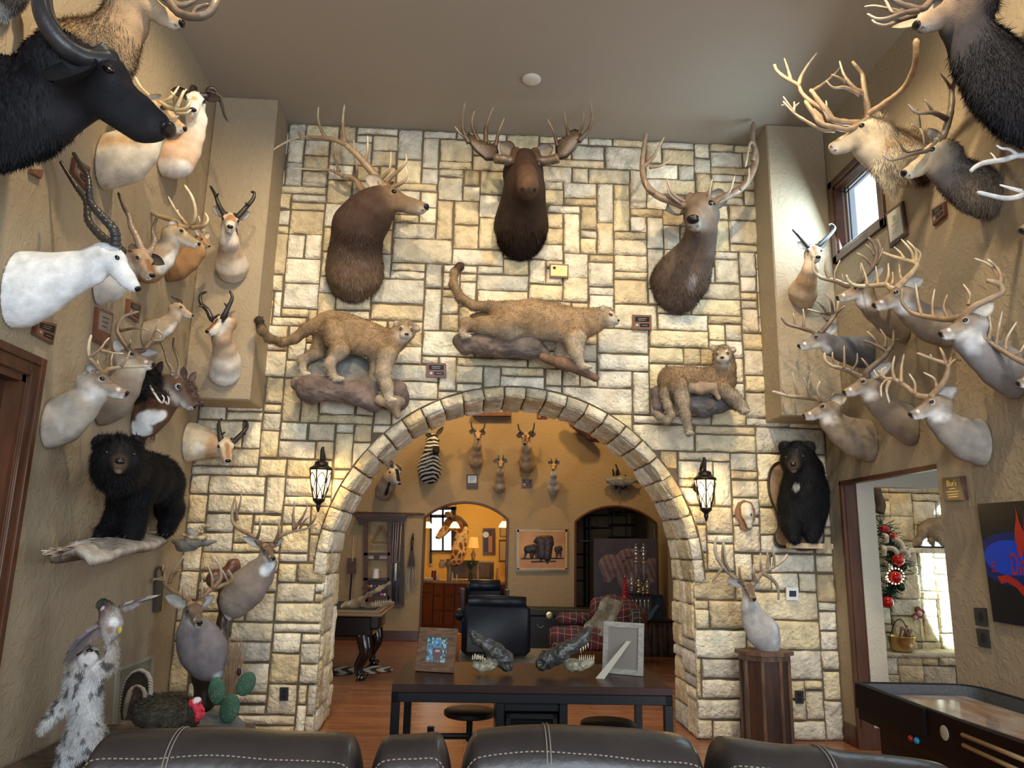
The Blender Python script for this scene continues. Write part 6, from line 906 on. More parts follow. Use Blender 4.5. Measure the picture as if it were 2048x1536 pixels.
bird_obj('body', th, B, .005, M_FEATH, dict(n=6000, ln=.014, wd=.003, comb=(0, 0, -1), lift=.2, dark=.8))
def wing(g, cr, Y0, root, tips, n, col, col2, wd):
    """overlapping feather blades from a root line to tip points"""
    for i in range(n):
        t = i/(n-1); a = np.array(root[0])*(1-t)+np.array(root[1])*t; j = t*(len(tips)-1); j0 = int(min(j, len(tips)-2)); b = np.array(tips[j0])*(1-(j-j0))+np.array(tips[j0+1])*(j-j0)
        p, q = cpt(cr, a[0], a[1], Y0+a[2]+i*.0015), cpt(cr, b[0], b[1], Y0+b[2]+i*.0015); P = [p+(q-p)*u for u in (0, .3, .7, .93, 1)]; c = np.array(col)*(1-t)+np.array(col2)*t; c = c*rnd.uniform(.75, 1.2)
        g.tube(P, np.array([[.0018, wd*.6], [.002, wd], [.002, wd], [.0015, wd*.7], [.001, wd*.1]]), c, 6, flat=(0, 1, 0))
g = G(); wing(g, C4, YK, [(790, 500, .02), (760, 490, .02)], [(820, 520, .05), (870, 490, .1), (920, 460, .14), (990, 425, .18)], 16, (.40, .38, .36), (.12, .07, .06), .014); wing(g, C4, YK, [(780, 490, .01), (800, 470, .01)], [(900, 440, .1), (960, 420, .16), (1015, 418, .2)], 8, (.10, .06, .055), (.3, .28, .26), .009); g.obj('wing', M_FEATH, th)
g = G(); wing(g, C4, YK, [(660, 630, -.02), (640, 600, -.02)], [(620, 690, -.05), (540, 740, -.08), (480, 800, -.1), (400, 855, -.12)], 16, (.16, .12, .12), (.10, .08, .08), .015); wing(g, C4, YK, [(650, 600, -.02), (630, 590, -.02)], [(560, 640, -.05), (500, 690, -.08), (440, 770, -.1)], 10, (.22, .17, .16), (.07, .06, .07), .012); g.obj('wing', M_FEATH, th)
g = G(); p = cpt(C4, 765, 640, YK-.03); g.ball(p, (.014, .008, .02), (.5, .38, .06)); g.tube([cpt(C4, 735, 620, YK), p], .004, (.45, .33, .06), 6); g.obj('foot', M_FEATH, th, True)
g = G(); g.ball(cpt(C4, 652, 470, YK-.045), .005); g.obj('eye', M_EYE, th, True)
YT = 5.35
th = thing('turkey', 'bronze wild turkey with cream-edged tail fan and red and white head', 'mounted turkey', (*cpt(C4, 1050, 1300, YT)[:2], 0)); B = Body(.04)
TB = (.055, .045, .028); limb(B, C4, YT, [(960, 1160, 0, 90), (1060, 1170, 0, 110), (1160, 1180, 0, 100), (1220, 1190, 0, 60)], TB); limb(B, C4, YT, [(930, 1130, 0, 60), (960, 1100, 0, 45)], (.015, .015, .035)); limb(B, C4, YT, [(1200, 1190, 0, 55), (1245, 1160, 0, 40)], TB)
def tb(P, C): n = vnoise(P*[40, 40, 90]); return C*(1+.7*n)[:, None]
bird_obj('body', th, B, .008, M_FEATH, dict(n=16000, ln=.03, wd=.006, comb=(-.8, 0, -.5), lift=.15, dark=.35), tb)
B = Body(.012); RD = (.62, .04, .07); limb(B, C4, YT, [(1245, 1215, -.02, 24), (1270, 1190, -.03, 26), (1255, 1140, -.03, 28), (1240, 1110, -.03, 30), (1262, 1095, -.03, 26)], RD, k=.01); limb(B, C4, YT, [(1285, 1120, -.03, 10), (1305, 1150, -.03, 8), (1303, 1185, -.03, 7)], RD, k=.006)
p = cpt(C4, 1262, 1082, YT-.05); B.dots(p, crr(C4, 24, p), (.75, .72, .74), .5); p = cpt(C4, 1275, 1108, YT-.07); B.dots(p, crr(C4, 14, p), (.22, .28, .42), .5)
P, Fa, N_, C = B.mesh(.005); P = P+N_*(vnoise(P*90)*.004)[:, None]; g = G(); g.addnp(P, Fa, C); g.obj('head', vmat('wattle', .5, .2, 20, 0), th, True)
g = G(); g.ball(cpt(C4, 1278, 1105, YT-.075), .005); g.obj('eye', M_EYE, th, True)
g = G(); rt_ = cpt(C4, 850, 1210, YT+.02)
for lay, (sc_, cA, cB) in enumerate(((1.0, (.045, .03, .022), (.50, .44, .34)), (.68, (.09, .06, .04), (.42, .34, .25)))):
    tips = [(775, 1190), (775, 1130), (790, 1060), (805, 1000), (825, 940), (860, 900), (905, 885), (945, 905), (968, 950), (970, 1010), (965, 1060)]
    for i in range(34):
        t = i/33*(len(tips)-1); j = int(min(t, len(tips)-2)); b = np.array(tips[j])*(1-t+j)+np.array(tips[j+1])*(t-j); q0 = cpt(C4, b[0], b[1], YT+.03-i*.0018-lay*.05); q = rt_+(q0-rt_)*sc_
        Pp = [rt_+(q-rt_)*u for u in (.1, .5, .86, .93, .985, 1)]; Cc = np.array([cA, cA, np.array(cA)*.5, np.array(cA)*.4, cB, cB]); g.tube(Pp, np.array([[.002, .012], [.002, .02], [.002, .024], [.002, .024], [.0015, .02], [.001, .006]]), Cc, 6, flat=(0, 1, 0))
g.obj('tail_fan', M_FEATH, th)
g = G(); a = cpt(C4, 980, 1290, YT); g.box((-2.50, 4.3, 0), (a[0]+.35, YT+.3, a[2]-.02), (.1, .07, .05), bev=.02); solo(g, 'low_plinth', M_DRIFT, 'low dark display base behind the sofa under the turkey', 'base')
YF0 = yw(C1, 30, 40, XL)-.05; B = Body(.05); limb(B, C1, YF0, [(-120, -60, 0, 150), (20, -40, 0, 110), (90, -30, 0, 70)], (.30, .28, .27)); limb(B, C1, YF0, [(10, 70, -.02, 50), (30, 110, -.02, 22)], (.46, .44, .42)); limb(B, C1, YF0, [(90, -20, -.05, 60), (150, -30, -.05, 40)], (.09, .06, .05)); B.clip.append(CLL)
P, Fa, N_, C = B.mesh(.012); g = G(); g.addnp(P, Fa, C); fur(g, P, Fa, N_, C, 9000, .04, .003, (.2, 0, -1), .3, .6); th = thing('pelt_mount', 'grey and dark brown furry mount cut off in the top left corner', 'mounted animal', P.mean(0)); g.obj('body', M_LONGFUR, th, True)
def qplane(TL, TR, BR, BL):
    c = [np.asarray(p, float) for p in (TL, TR, BR, BL)]; return lambda a, b: c[0]*(1-a)*(1-b)+c[1]*a*(1-b)+c[2]*a*b+c[3]*(1-a)*b
def board(g, f, n, a0, b0, a1, b1, z0, z1, col=(1, 1, 1)):
    p = [f(a0, b0), f(a1, b0), f(a1, b1), f(a0, b1)]; g.slab([q+n*z0 for q in p], n*(z1-z0), col)
def X4(x, pts): return [PX(u, v, x) for u, v in pts]
def Y4(y, pts): return [PY(u, v, y) for u, v in pts]
def crp(cr, pts): return [(cr[0]+a/cr[2], cr[1]+b/cr[2]) for a, b in pts]
NB, NL, NR = np.array([0, -1., 0]), np.array([1., 0, 0]), np.array([-1., 0, 0])
M_PLQ = mat('walnut', (.13, .05, .03), .35, var=.4, vs=8, col2=(.20, .085, .05), coat=.3); M_PLB = mat('black_plate', (.012, .012, .014), .25, .3); M_BRASS = mat('brass', (.60, .46, .20), .3, 1.0); M_PEWT = mat('pewter_plate', (.42, .40, .36), .35, .7); M_CREAM = mat('paper', (.72, .68, .58), .7)
def txt(s, o, rx, up, size, m, parent, xs=1.0, ext=.001, name='lettering', label=None):
    cu = bpy.data.curves.new('t', 'FONT'); cu.body = s; cu.size = 1; cu.extrude = 0; cu.align_x = 'CENTER'; cu.align_y = 'CENTER'; t = bpy.data.objects.new('t', cu); COL.objects.link(t)
    dg = bpy.context.evaluated_depsgraph_get(); me = t.evaluated_get(dg).to_mesh(); V = np.array([v.co for v in me.vertices]); Fs = [tuple(p.vertices) for p in me.polygons]; t.evaluated_get(dg).to_mesh_clear(); bpy.data.objects.remove(t)
    if not len(V): return
    rx, up = nrm(rx), nrm(up); g = G(); g.add(np.asarray(o)+V[:, :1]*size*xs*rx+V[:, 1:2]*size*up, Fs); return g.obj(name, m, parent, label=label)
def plaque(label, f4, n, style='two', th=.022, cat='plaque', frame_m=None, name='wall_plaque', group=None):
    f = qplane(*f4); t = thing(name, label, cat, sum(f4)/4, group); g = G(); board(g, f, n, 0, 0, 1, 1, 0, th); board(g, f, n, .04, .05, .96, .95, th, th+.004); g.obj('backboard', frame_m or M_PLQ, t); z = th+.004
    def plate(a0, b0, a1, b1, m, m2=None, lines=2, em=None):
        g = G(); board(g, f, n, a0, b0, a1, b1, z, z+.002); o = g.obj('plate', m, t)
        g = G(); e = .02;
        for q in range(lines): bb = b0+(b1-b0)*(q+1)/(lines+1); board(g, f, n, a0+(a1-a0)*.2, bb-.012, a1-(a1-a0)*(.2+.08*q), bb+.012, z+.002, z+.0025)
        if lines: g.obj('engraving', m2 or M_PEWT, o)
    def seal(a, b, r, m): c = f(a, b)+n*z; g = G(); h = np.linalg.norm(f(0, 1)-f(0, 0)); g.lathe(c, [(r*h, 0), (r*h, .003), (r*h*.8, .005)], 18, axis=n); g.obj('seal', m, t)
    if style == 'two': plate(.14, .14, .88, .48, M_PLB); plate(.40, .60, .88, .84, M_PLB, lines=1); seal(.24, .72, .11, M_PEWT)
    elif style == 'brass': plate(.08, .12, .92, .88, M_BRASS, M_PLB, 4); seal(.24, .32, .12, M_PLB)
    elif style == 'grey': plate(.12, .10, .88, .62, M_PEWT, M_PLB, 3)
    elif style == 'gold': plate(.07, .06, .90, .95, M_PLB, M_BRASS, 0)
    return t, f
def P7(a, b, c, d, y=D0-.045): return Y4(y, crp(C7, [(a, b), (c, b+2), (c, d+2), (a, d)]))
plaque('dark plaque with brass plate under the moose', Y4(D0-.045, crp(C6, [(680, 1082), (797, 1088), (795, 1172), (677, 1166)])), NB, 'brass')
plaque('reddish plaque with two black plates right of the left cougar', P7(977, 628, 1086, 708), NB)
plaque('reddish plaque with two black plates right of the striding cougar', Y4(D0-.045, crp(C8, [(453, 258), (592, 262), (592, 368), (452, 366)])), NB)
plaque('orange-brown plaque with black plates under the white antelope', X4(XL, crp(C2, [(243, 1020), (392, 1052), (362, 1205), (222, 1128)])), NL)
plaque('tall brown plaque with grey plate below the white antelope’s neck', X4(XL, crp(C2, [(690, 925), (808, 975), (775, 1228), (668, 1180)])), NL, 'grey')
plaque('dark plaque with a small white seal left of the doe head', X4(XL, crp(C2, [(920, 868), (1020, 910), (990, 1045), (908, 985)])), NL)
plaque('dark plaque behind the crossing horns of the white antelope', X4(XL, crp(C1, [(525, 1150), (640, 1225), (620, 1400), (505, 1260)])), NL)
plaque('small plaque corner showing below the black buffalo', X4(XL, crp(C1, [(205, 1235), (290, 1240), (275, 1308), (200, 1262)])), NL, 'none')
plaque('small plaque behind the walking bear’s back', X4(XL, crp(C3, [(1065, 640), (1122, 628), (1112, 748), (1040, 740)])), NL)
plaque('small square plaque with black plates below the stag’s chest', X4(XR, crp((1640, 300, 6.4), [(1455, 762), (1625, 660), (1640, 830), (1480, 975)])), NR)
t, f = plaque('framed certificate with an emblem beside the clerestory window', X4(XR, crp((1640, 300, 6.4), [(870, 810), (1080, 655), (1145, 1080), (920, 1255)])), NR, 'none', cat='picture', name='framed_certificate', frame_m=M_DKWOOD)
g = G(); board(g, f, NR, .12, .10, .88, .90, .026, .028); g.obj('paper', M_CREAM, t); g = G(); board(g, f, NR, .42, .25, .58, .42, .028, .030); board(g, f, NR, .30, .48, .72, .51, .028, .030); board(g, f, NR, .3, .62, .7, .635, .028, .030); board(g, f, NR, .3, .7, .6, .715, .028, .03); g.obj('print', M_PEWT, t)
t, f = plaque('black and gold award plaque right of the doorway', X4(XR, crp(D3, [(1428, 1082), (1580, 1066), (1600, 1242), (1445, 1254)])), NR, 'gold', frame_m=M_DKWOOD)
rx = nrm(f(1, .5)-f(0, .5)); upv = nrm(f(.5, 0)-f(.5, 1)); txt("Blue's", f(.47, .28)+NR*.030, rx, upv, .060, M_BRASS, t, .8)
g = G()
for b, w_ in ((.50, .3), (.62, .6), (.74, .5), (.84, .45)): board(g, f, NR, .48-w_/2, b-.012, .48+w_/2, b+.012, .028, .030)
g.obj('engraving', M_BRASS, t)
t = thing('skull_plaque', 'pale animal skull mounted on a small wooden shield', 'skull plaque', cpt(D4, 330, 580, D0-.045)); g = G(); pl = [cpt(D4, a, b, D0-.045) for a, b in ((320, 482), (365, 495), (388, 540), (390, 590), (372, 630), (365, 660), (330, 675), (298, 655), (296, 620), (272, 590), (270, 540), (285, 500))]
g.slab(pl, (0, -.02, 0)); c = np.mean(pl, 0); g.slab(c+(np.array(pl)-c)*.9-[0, .025, 0], (0, .006, 0)); g.obj('shield', mat('shield_wood', (.20, .09, .035), .4, coat=.3), t)
B = Body(.02); YS = D0-.11; limb(B, D4, YS, [(340, 530, 0, 34), (345, 570, 0, 32), (355, 610, 0, 20), (358, 640, 0, 15)], (.66, .60, .48)); B.sub.append((cpt(D4, 328, 575, YS-.05), cpt(D4, 328, 575, YS-.10), .012, .014)); B.sub.append((cpt(D4, 375, 570, YS-.05), cpt(D4, 378, 570, YS-.10), .012, .014))
for a, b, r_ in ((326, 578, 10), (374, 572, 10), (357, 640, 7)): B.dots(cpt(D4, a, b, YS-.05), crr(D4, r_, cpt(D4, a, b, YS)), (.05, .035, .025), .4)
P, Fa, N_, C = B.mesh(.005); g = G(); g.addnp(P, Fa, C); g.obj('skull', M_HORN, t, True)
M_LG = mat('seeded_glass', (1, .9, .7), .4, emit=(1.0, .72, .32), es=1.5); M_LG.node_tree.nodes['Principled BSDF'].inputs['Alpha'].default_value = .45
M_IRON = mat('aged_bronze', (.022, .018, .016), .4, .7)
def lantern(u, v, label):
    yl = D0-.045-.20; c = PY(u, v, yl); t = thing('wall_lantern', label, 'wall lantern', PY(u, v, D0-.045), 'arch lanterns'); z = c[2]
    g = G(); g.lathe((c[0], yl, z), [(.098, 0), (.104, .010), (.100, .022), (.070, .040), (.060, .052), (.058, .072), (.040, .085), (.012, .092)], 24); g.obj('cap', M_IRON, t, True, 40)
    g = G(); g.lathe((c[0], yl, z), [(.040, -.245), (.062, -.17), (.080, -.08), (.088, 0)], 24, caps=False); g.obj('glass', M_LG, t, True)
    g = G(); g.ball((c[0], yl, z-.09), (.022, .022, .034)); g.obj('bulb', mat('bulb', (1, .9, .7), emit=(1, .8, .45), es=30), t, True)
    g = G()
    for k in range(6):
        a = k*pi/3+.3; R_2 = lambda r, h: (c[0]+r*cos(a), yl+r*sin(a), z+h); g.tube([R_2(.092, 0), R_2(.084, -.08), R_2(.066, -.17), R_2(.046, -.25)], .007, seg=5)
        for sg in (-1, 1):   # heart scrolls between the bars
            P = []
            for q in np.linspace(0, 1, 14): h = -.02-.22*q; rr = np.interp(-h, [0, .08, .17, .25], [.094, .086, .068, .048]); am = .45*abs(sin(q*pi*1.5))*(1-.3*q); a2 = a+pi/6+sg*am; P.append((c[0]+rr*cos(a2), yl+rr*sin(a2), z+h))
            g.tube(P, .0042, seg=5)
    g.obj('cage', M_IRON, t, True)
    g = G(); g.lathe((c[0], yl, z), [(.048, -.243), (.056, -.252), (.050, -.268), (.030, -.285), (.018, -.30), (.022, -.315), (.016, -.335), (.010, -.35), (.004, -.365)][::-1], 16); g.obj('finial', M_IRON, t, True)
    g = G(); P = smooth_path([(c[0], D0-.05, z-.02), (c[0]+.0, D0-.09, z+.06), (c[0], D0-.16, z+.14), (c[0], yl, z+.185), (c[0], yl-.01, z+.16), (c[0], yl, z+.09)], 6); g.tube(P, [.012]*10+[.016]*(len(P)-10), seg=8); g.ball((c[0], yl+.01, z+.20), .014); g.lathe((c[0], D0-.05, z-.05), [(.055, 0), (.055, .012), (.03, .02)], 16, axis=(0, -1, 0)); g.obj('bracket', M_IRON, t, True)
    l = bpy.data.lights.new('lantern_light', 'POINT'); l.energy = 36; l.color = (1, .66, .25); l.shadow_soft_size = .03; o = bpy.data.objects.new('lantern_light', l); COL.objects.link(o); o.location = (c[0], yl, z-.09)
lantern(642, 941, 'lit iron wall lantern left of the arch'); lantern(1410, 961, 'lit iron wall lantern right of the arch')
def plate(name, label, cat, f4, n, m, m2, inner, th=.012, grp=None):
    f = qplane(*f4); t = thing(name, label, cat, sum(f4)/4, grp); g = G(); board(g, f, n, 0, 0, 1, 1, 0, th); g.obj('cover', m, t)
    for q in inner: g = G(); board(g, f, n, *q, th, th+.004); g.obj('insert', m2, t)
plate('thermostat', 'white square thermostat with dark screen on the stone', 'thermostat', Y4(D0-.05, crp(D4, [(576, 1008), (648, 1010), (648, 1085), (577, 1084)])), NB, M_WHITE, M_BLACK, [(.22, .25, .80, .72)], .02)
plate('outlet', 'black wall outlet right of the wooden pedestal', 'outlet', Y4(D0-.05, crp(D5, [(682, 955), (733, 955), (735, 1032), (688, 1032)])), NB, M_BLACK, M_BLACKM, [(.28, .16, .72, .44), (.28, .56, .72, .84)])
plate('outlet', 'black wall outlet left of the arch near the cactus', 'outlet', Y4(D0-.05, crp(C4, [(1793, 1006), (1848, 1006), (1845, 1092), (1790, 1092)])), NB, M_BLACK, M_BLACKM, [(.28, .16, .72, .44), (.28, .56, .72, .84)])
plate('outlet', 'dark wall outlet behind the bobcat’s legs', 'outlet', X4(XL, crp(C4, [(378, 1358), (420, 1342), (408, 1462), (362, 1484)])), NL, M_BLACK, M_BLACKM, [(.28, .16, .72, .44), (.28, .56, .72, .84)])
plate('switch_plate', 'upper dark switch plate beside the poster', 'switch', X4(XR, crp(D4, [(1718, 1130), (1788, 1133), (1802, 1244), (1732, 1236)])), NR, M_BLACK, M_BLACKM, [(.36, .25, .64, .75)])
plate('switch_plate', 'lower dark switch plate beside the poster', 'switch', X4(XR, crp(D4, [(1732, 1255), (1802, 1264), (1815, 1376), (1748, 1362)])), NR, M_BLACK, M_BLACKM, [(.36, .25, .64, .75)])
c = PZ(1063, 158, HC); g = G(); g.lathe(c, [(.085, 0), (.085, -.012), (.075, -.02), (.05, -.026), (.0, -.028)][::-1], 28); solo(g, 'ceiling_speaker', mat('ivory_plastic', (.62, .57, .48), .5), 'round flush ivory fitting in the ceiling', 'ceiling fitting', smooth=True, angle=30)
f4 = X4(XL, crp(C4, [(738, 885), (985, 795), (960, 1120), (712, 1290)])); f = qplane(*f4); t = thing('air_return_grille', 'tall louvred return air grille behind the turkey', 'vent', sum(f4)/4); g = G(); M_GR = mat('painted_metal', (.36, .33, .27), .5)
for a in ((0, 0, 1, .06), (0, .94, 1, 1), (0, .06, .08, .94), (.92, .06, 1, .94)): board(g, f, NL, *a, 0, .014)
g.obj('frame', M_GR, t)
for k in range(28): g = G(); b = .07+k*.031; board(g, f, NL, .08, b, .92, b+.017, .002, .010); g.obj('louvre', M_GR, t)
g = G(); board(g, f, NL, .06, .05, .94, .95, .0, .002); g.obj('duct_backing', M_BLACK, t)
t = thing('knife_display', 'narrow dark display board with a looped strap on the left wall', 'display board', X4(XL, crp(E6, [(1090, 1300)]))[0]); g = G(); f = qplane(*X4(XL, crp(E6, [(1055, 1180), (1128, 1175), (1100, 1462), (1042, 1468)]))); board(g, f, NL, 0, 0, 1, 1, 0, .02); g.obj('board', mat('dark_board', (.05, .045, .04), .5), t)
g = G(); P = smooth_path([PX(60+a/4.267, 880+b/4.267, XL+.015) for a, b in ((1075, 1200), (1078, 1120), (1105, 1085), (1135, 1110), (1135, 1185))], 6); g.tube(P, .011, (1, 1, 1), 6); g.obj('strap', mat('strap', (.06, .05, .045), .5), t, True)
g = G(); g.tube([PX(60+a/4.267, 880+b/4.267, XL+.03) for a, b in ((1050, 1195), (1090, 1180), (1130, 1170))], .010); g.tube([PX(60+a/4.267, 880+b/4.267, XL+.03) for a, b in ((1045, 1345), (1110, 1320))], .006); g.obj('buckle', M_PEWT, t)
sc = (300, 960, 3.839); YQ = 6.55; t = thing('bird_diorama', 'grey half-round shelf with a small quail and coiled snake beside the bear’s driftwood', 'mounted bird', cpt(sc, 330, 470, YQ)); B = Body(.03)
limb(B, sc, YQ, [(190, 470, 0, 22), (260, 490, 0, 45), (350, 480, 0, 38), (440, 475, 0, 26), (505, 470, 0, 12)], (.20, .19, .17)); limb(B, sc, YQ, [(230, 520, .02, 30), (330, 520, .02, 25)], (.20, .19, .17)); tp = cpt(sc, 300, 455, YQ); B.clip.append((tp, np.array([0, 0, -1.]))); P, Fa, N_, C = B.mesh(.008); g = G(); g.addnp(P, Fa, C); g.obj('shelf', M_ROCK, t, True)
g = G(); P = smooth_path([cpt(sc, a, b, YQ+d) for a, b, d in ((250, 420, -.05), (330, 445, -.1), (420, 440, -.05), (400, 425, .04), (300, 425, .05), (340, 425, 0), (375, 390, 0), (400, 362, 0), (435, 350, 0), (455, 362, -.01))], 8); n = len(P); g.tube(P, [.012+.012*sin(min(1, i/n*1.1)*pi) for i in range(n)], np.array([(.30, .23, .14) if (i//3) % 2 else (.50, .42, .30) for i in range(n)]), 8); g.ball(cpt(sc, 448, 358, YQ), (.026, .016, .013), (.34, .26, .17)); g.obj('snake', M_FUR, t, True)
B = Body(.015); limb(B, sc, YQ-.02, [(310, 395, 0, 26), (322, 420, 0, 24), (345, 440, 0, 12)], (.22, .22, .24)); limb(B, sc, YQ-.02, [(305, 378, 0, 14)]*2, (.08, .07, .08)); P, Fa, N_, C = B.mesh(.004); C = C*(1+1.0*(np.sin(P[:, 2:3]*420) > .3)); g = G(); g.addnp(P, Fa, C); g.obj('quail', M_FEATH, t, True)
f4 = X4(XR-.004, [(1960, 1008), (2120, 997), (2150, 1268), (1993, 1243)]); f = qplane(*f4); t = thing('poster', 'black glossy poster with red flames and lettering on a blue glow', 'poster', sum(f4)/4); g = G(); board(g, f, NR, 0, 0, 1, 1, .0, .02)
m, nt, b = _mat('poster_print'); N = nt.nodes; L = nt.links; b.inputs['Roughness'].default_value = .15; b.inputs['Coat Weight'].default_value = .5
tc = N.new('ShaderNodeTexCoord'); g.obj('panel', mat('poster_black', (.004, .004, .007), .35, spec=.25), t)
M_BLUE = mat('poster_blue', (.01, .06, .62), .2); M_RED = mat('poster_red', (.40, .02, .012), .25); M_DB = mat('poster_dark_blue', (.006, .02, .16), .2)
def blob(pts, z, m_, nm): pp = [f(a, b_)+NR*z for a, b_ in pts]; g = G(); g.slab(pp, NR*.0006); g.obj(nm, m_, t)
el = lambda ca, cb, ra, rb, n=28: [(ca+ra*cos(2*pi*i/n), cb+rb*sin(2*pi*i/n)) for i in range(n)]
blob([(max(.005, min(.995, a)), b_) for a, b_ in el(.36, .47, .48, .22)], .0206, M_DB, 'print'); blob([(max(.005, a), b_) for a, b_ in el(.36, .46, .36, .145)], .0212, M_BLUE, 'print')
blob([(a_*.8+.24, b_) for a_, b_ in [(.30, .42), (.27, .30), (.29, .22), (.33, .14), (.34, .05), (.37, .16), (.42, .25), (.46, .10), (.52, .22), (.60, .06), (.66, .24), (.72, .2), (.74, .36), (.66, .44), (.5, .40), (.38, .40), (.34, .47)]], .0222, M_RED, 'flame')
blob([(.15, .62), (.30, .60), (.42, .64), (.52, .70), (.60, .80), (.50, .78), (.40, .70), (.28, .66), (.20, .68)], .0222, M_RED, 'flame')
rx = nrm(f(1, .5)-f(0, .5)); upv = nrm(f(.5, 0)-f(.5, 1)); sz = np.linalg.norm(f(0, 0)-f(0, 1))
txt('EL', f(.13, .545)+NR*.0235, rx, upv, sz*.13, M_RED, t, .55); txt('Diablo', f(.55, .52)+NR*.0235, rx, upv, sz*.26, M_RED, t, .50); txt('TEQUILA', f(.75, .85)+NR*.0235, rx, upv, sz*.16, mat('poster_dim_red', (.16, .01, .01), .3), t, .55)
ZT = .80; FL, FR = PZ(784, 1368, ZT), PZ(1345, 1376, ZT); ux = nrm(FR-FL); uy = np.array([-ux[1], ux[0], 0]); TW = np.linalg.norm(FR-FL); BLk = PZ(808, 1322, ZT); TD = max(.6, min(1.0, (BLk-FL)@uy)); AX = np.array([ux, uy, [0, 0, 1.]])
def tb_(g, x0, y0, z0, x1, y1, z1, col=(1, 1, 1), bev=.003): c = FL*[1, 1, 0]+ux*(x0+x1)/2+uy*(y0+y1)/2+np.array([0, 0, (z0+z1)/2]); g.obox(c, AX, ((x1-x0)/2, (y1-y0)/2, (z1-z0)/2), col, bev)
t = thing('console_table', 'long dark wood and black steel console table in front of the arch', 'table', FL*[1, 1, 0]+ux*TW/2+uy*TD/2)
M_TT = mat('espresso_tabletop', (.022, .010, .009), .3, var=.5, vs=2, col2=(.05, .024, .018), st=(1, 14, 1), spec=.3)
g = G(); tb_(g, 0, 0, ZT-.045, TW, TD, ZT); g.obj('tabletop', M_TT, t)
g = G()
for a in ((0, .0, TW, .045), (0, TD-.045, TW, TD), (0, 0, .045, TD), (TW-.045, 0, TW, TD)): tb_(g, a[0], a[1], ZT-.10, a[2], a[3], ZT-.046)
g.obj('apron', M_BLACKM, t)
for x in (0, TW-.05):
    for y in (0, TD-.05): g = G(); tb_(g, x, y, 0, x+.05, y+.05, ZT-.10); g.obj('leg', M_BLACKM, t)
cx0, cx1 = TW*.37, TW*.625; g = G(); tb_(g, cx0, .02, .15, cx0+.05, .55, ZT-.10); tb_(g, cx1-.05, .02, .15, cx1, .55, ZT-.10); tb_(g, cx0, .03, .15, cx1, .55, .19); tb_(g, cx0, .5, .15, cx1, .55, ZT-.1); tb_(g, cx0+.05, .04, ZT-.15, cx1-.05, .5, ZT-.10); cb = g.obj('cabinet', M_BLACKM, t)
g = G(); dx0, dx1 = cx0+.06, cx1-.06
for a in ((dx0, .22, dx0+.03, ZT-.16), (dx1-.03, .22, dx1, ZT-.16), (dx0, ZT-.19, dx1, ZT-.16), (dx0, .22, dx1, .25)): tb_(g, a[0], .022, a[1], a[2], .038, a[3])
for k in range(22): x = dx0+.03+(dx1-dx0-.06)*k/21; tb_(g, x-.0015, .03, .24, x+.0015, .034, ZT-.18, bev=0)
for k in range(24): z = .25+(ZT-.44)*k/23; tb_(g, dx0+.03, .029, z-.0012, dx1-.03, .032, z+.0012, bev=0)
g.obj('mesh_door', M_BLACKM, cb)
M_SEAT = mat('black_seat', (.014, .012, .012), .4)
for u, v, lb, sg in ((940, 1419, 'round black swing-out stool under the left side of the console table', -1), (1216, 1443, 'round black swing-out stool under the right side of the console table', -1)):
    c = PZ(u, v, .52); t2 = thing('swing_stool', lb, 'stool', (c[0], c[1], 0), 'console stools'); g = G(); g.lathe(c, [(.02, -.04), (.165, -.04), (.178, -.03), (.178, -.008), (.168, 0), (.0, .004)], 32); g.obj('seat', M_SEAT, t2, True, 40)
    g = G(); g.tube([c-[0, 0, .04], c-[0, 0, .20]], .022, seg=12); g.obj('post', M_BLACKM, t2, True, 40); g = G(); e = c+ux*(-.26)+np.array([0, -.05, -.16]); g.tube([c-[0, 0, .17], e], .02, seg=8); g.tube([e+[0, 0, .06], [e[0], e[1], 0]], .024, seg=8); g.obj('swing_arm', M_BLACKM, t2)
def on_table(cr, a, b): p = PZ(cr[0]+a/cr[2], cr[1]+b/cr[2], ZT); return p
def lean_frame(label, bl, br, h, lean, mfr, wd, back=False, name='picture_frame'):
    bl, br = np.array(bl), np.array(br); rx = nrm(br-bl); W_ = np.linalg.norm(br-bl); nn = np.array([rx[1], -rx[0], 0]); upv = nrm(np.array([0, 0, 1])*cos(lean)-nn*sin(lean)); nf = np.cross(rx, upv)
    nf = nf if nf[1] < 0 else -nf; f = qplane(bl+upv*h, br+upv*h, br, bl); t = thing(name, label, 'picture frame', (bl+br)/2); a, b = wd/W_, wd/h; g = G()
    for q in ((0, 0, 1, b), (0, 1-b, 1, 1), (0, b, a, 1-b), (1-a, b, 1, 1-b)): board(g, f, nf, *q, 0, .022)
    g.obj('frame', mfr, t); return t, f, nf, a, b, rx, upv
M_RUST = mat('rustic_wood', (.20, .10, .045), .55, var=.6, vs=5, col2=(.07, .035, .018), st=(3, 3, 12)); M_GREYW = mat('whitewashed_wood', (.42, .39, .33), .6, var=.4, vs=6, col2=(.26, .23, .19), st=(4, 4, 10))
p0, p1 = on_table(E1, 445, 357), on_table(E1, 668, 370); t, f, nf, a, b, rx, upv = lean_frame('rustic wooden picture frame holding a small bluish photo on the console table', p0, p1, .275, .22, M_RUST, .060)
g = G(); board(g, f, nf, a, b, 1-a, 1-b, .004, .008); g.obj('photo', vmat('photo_print', .2, 0, 1, 0), t); g = G()
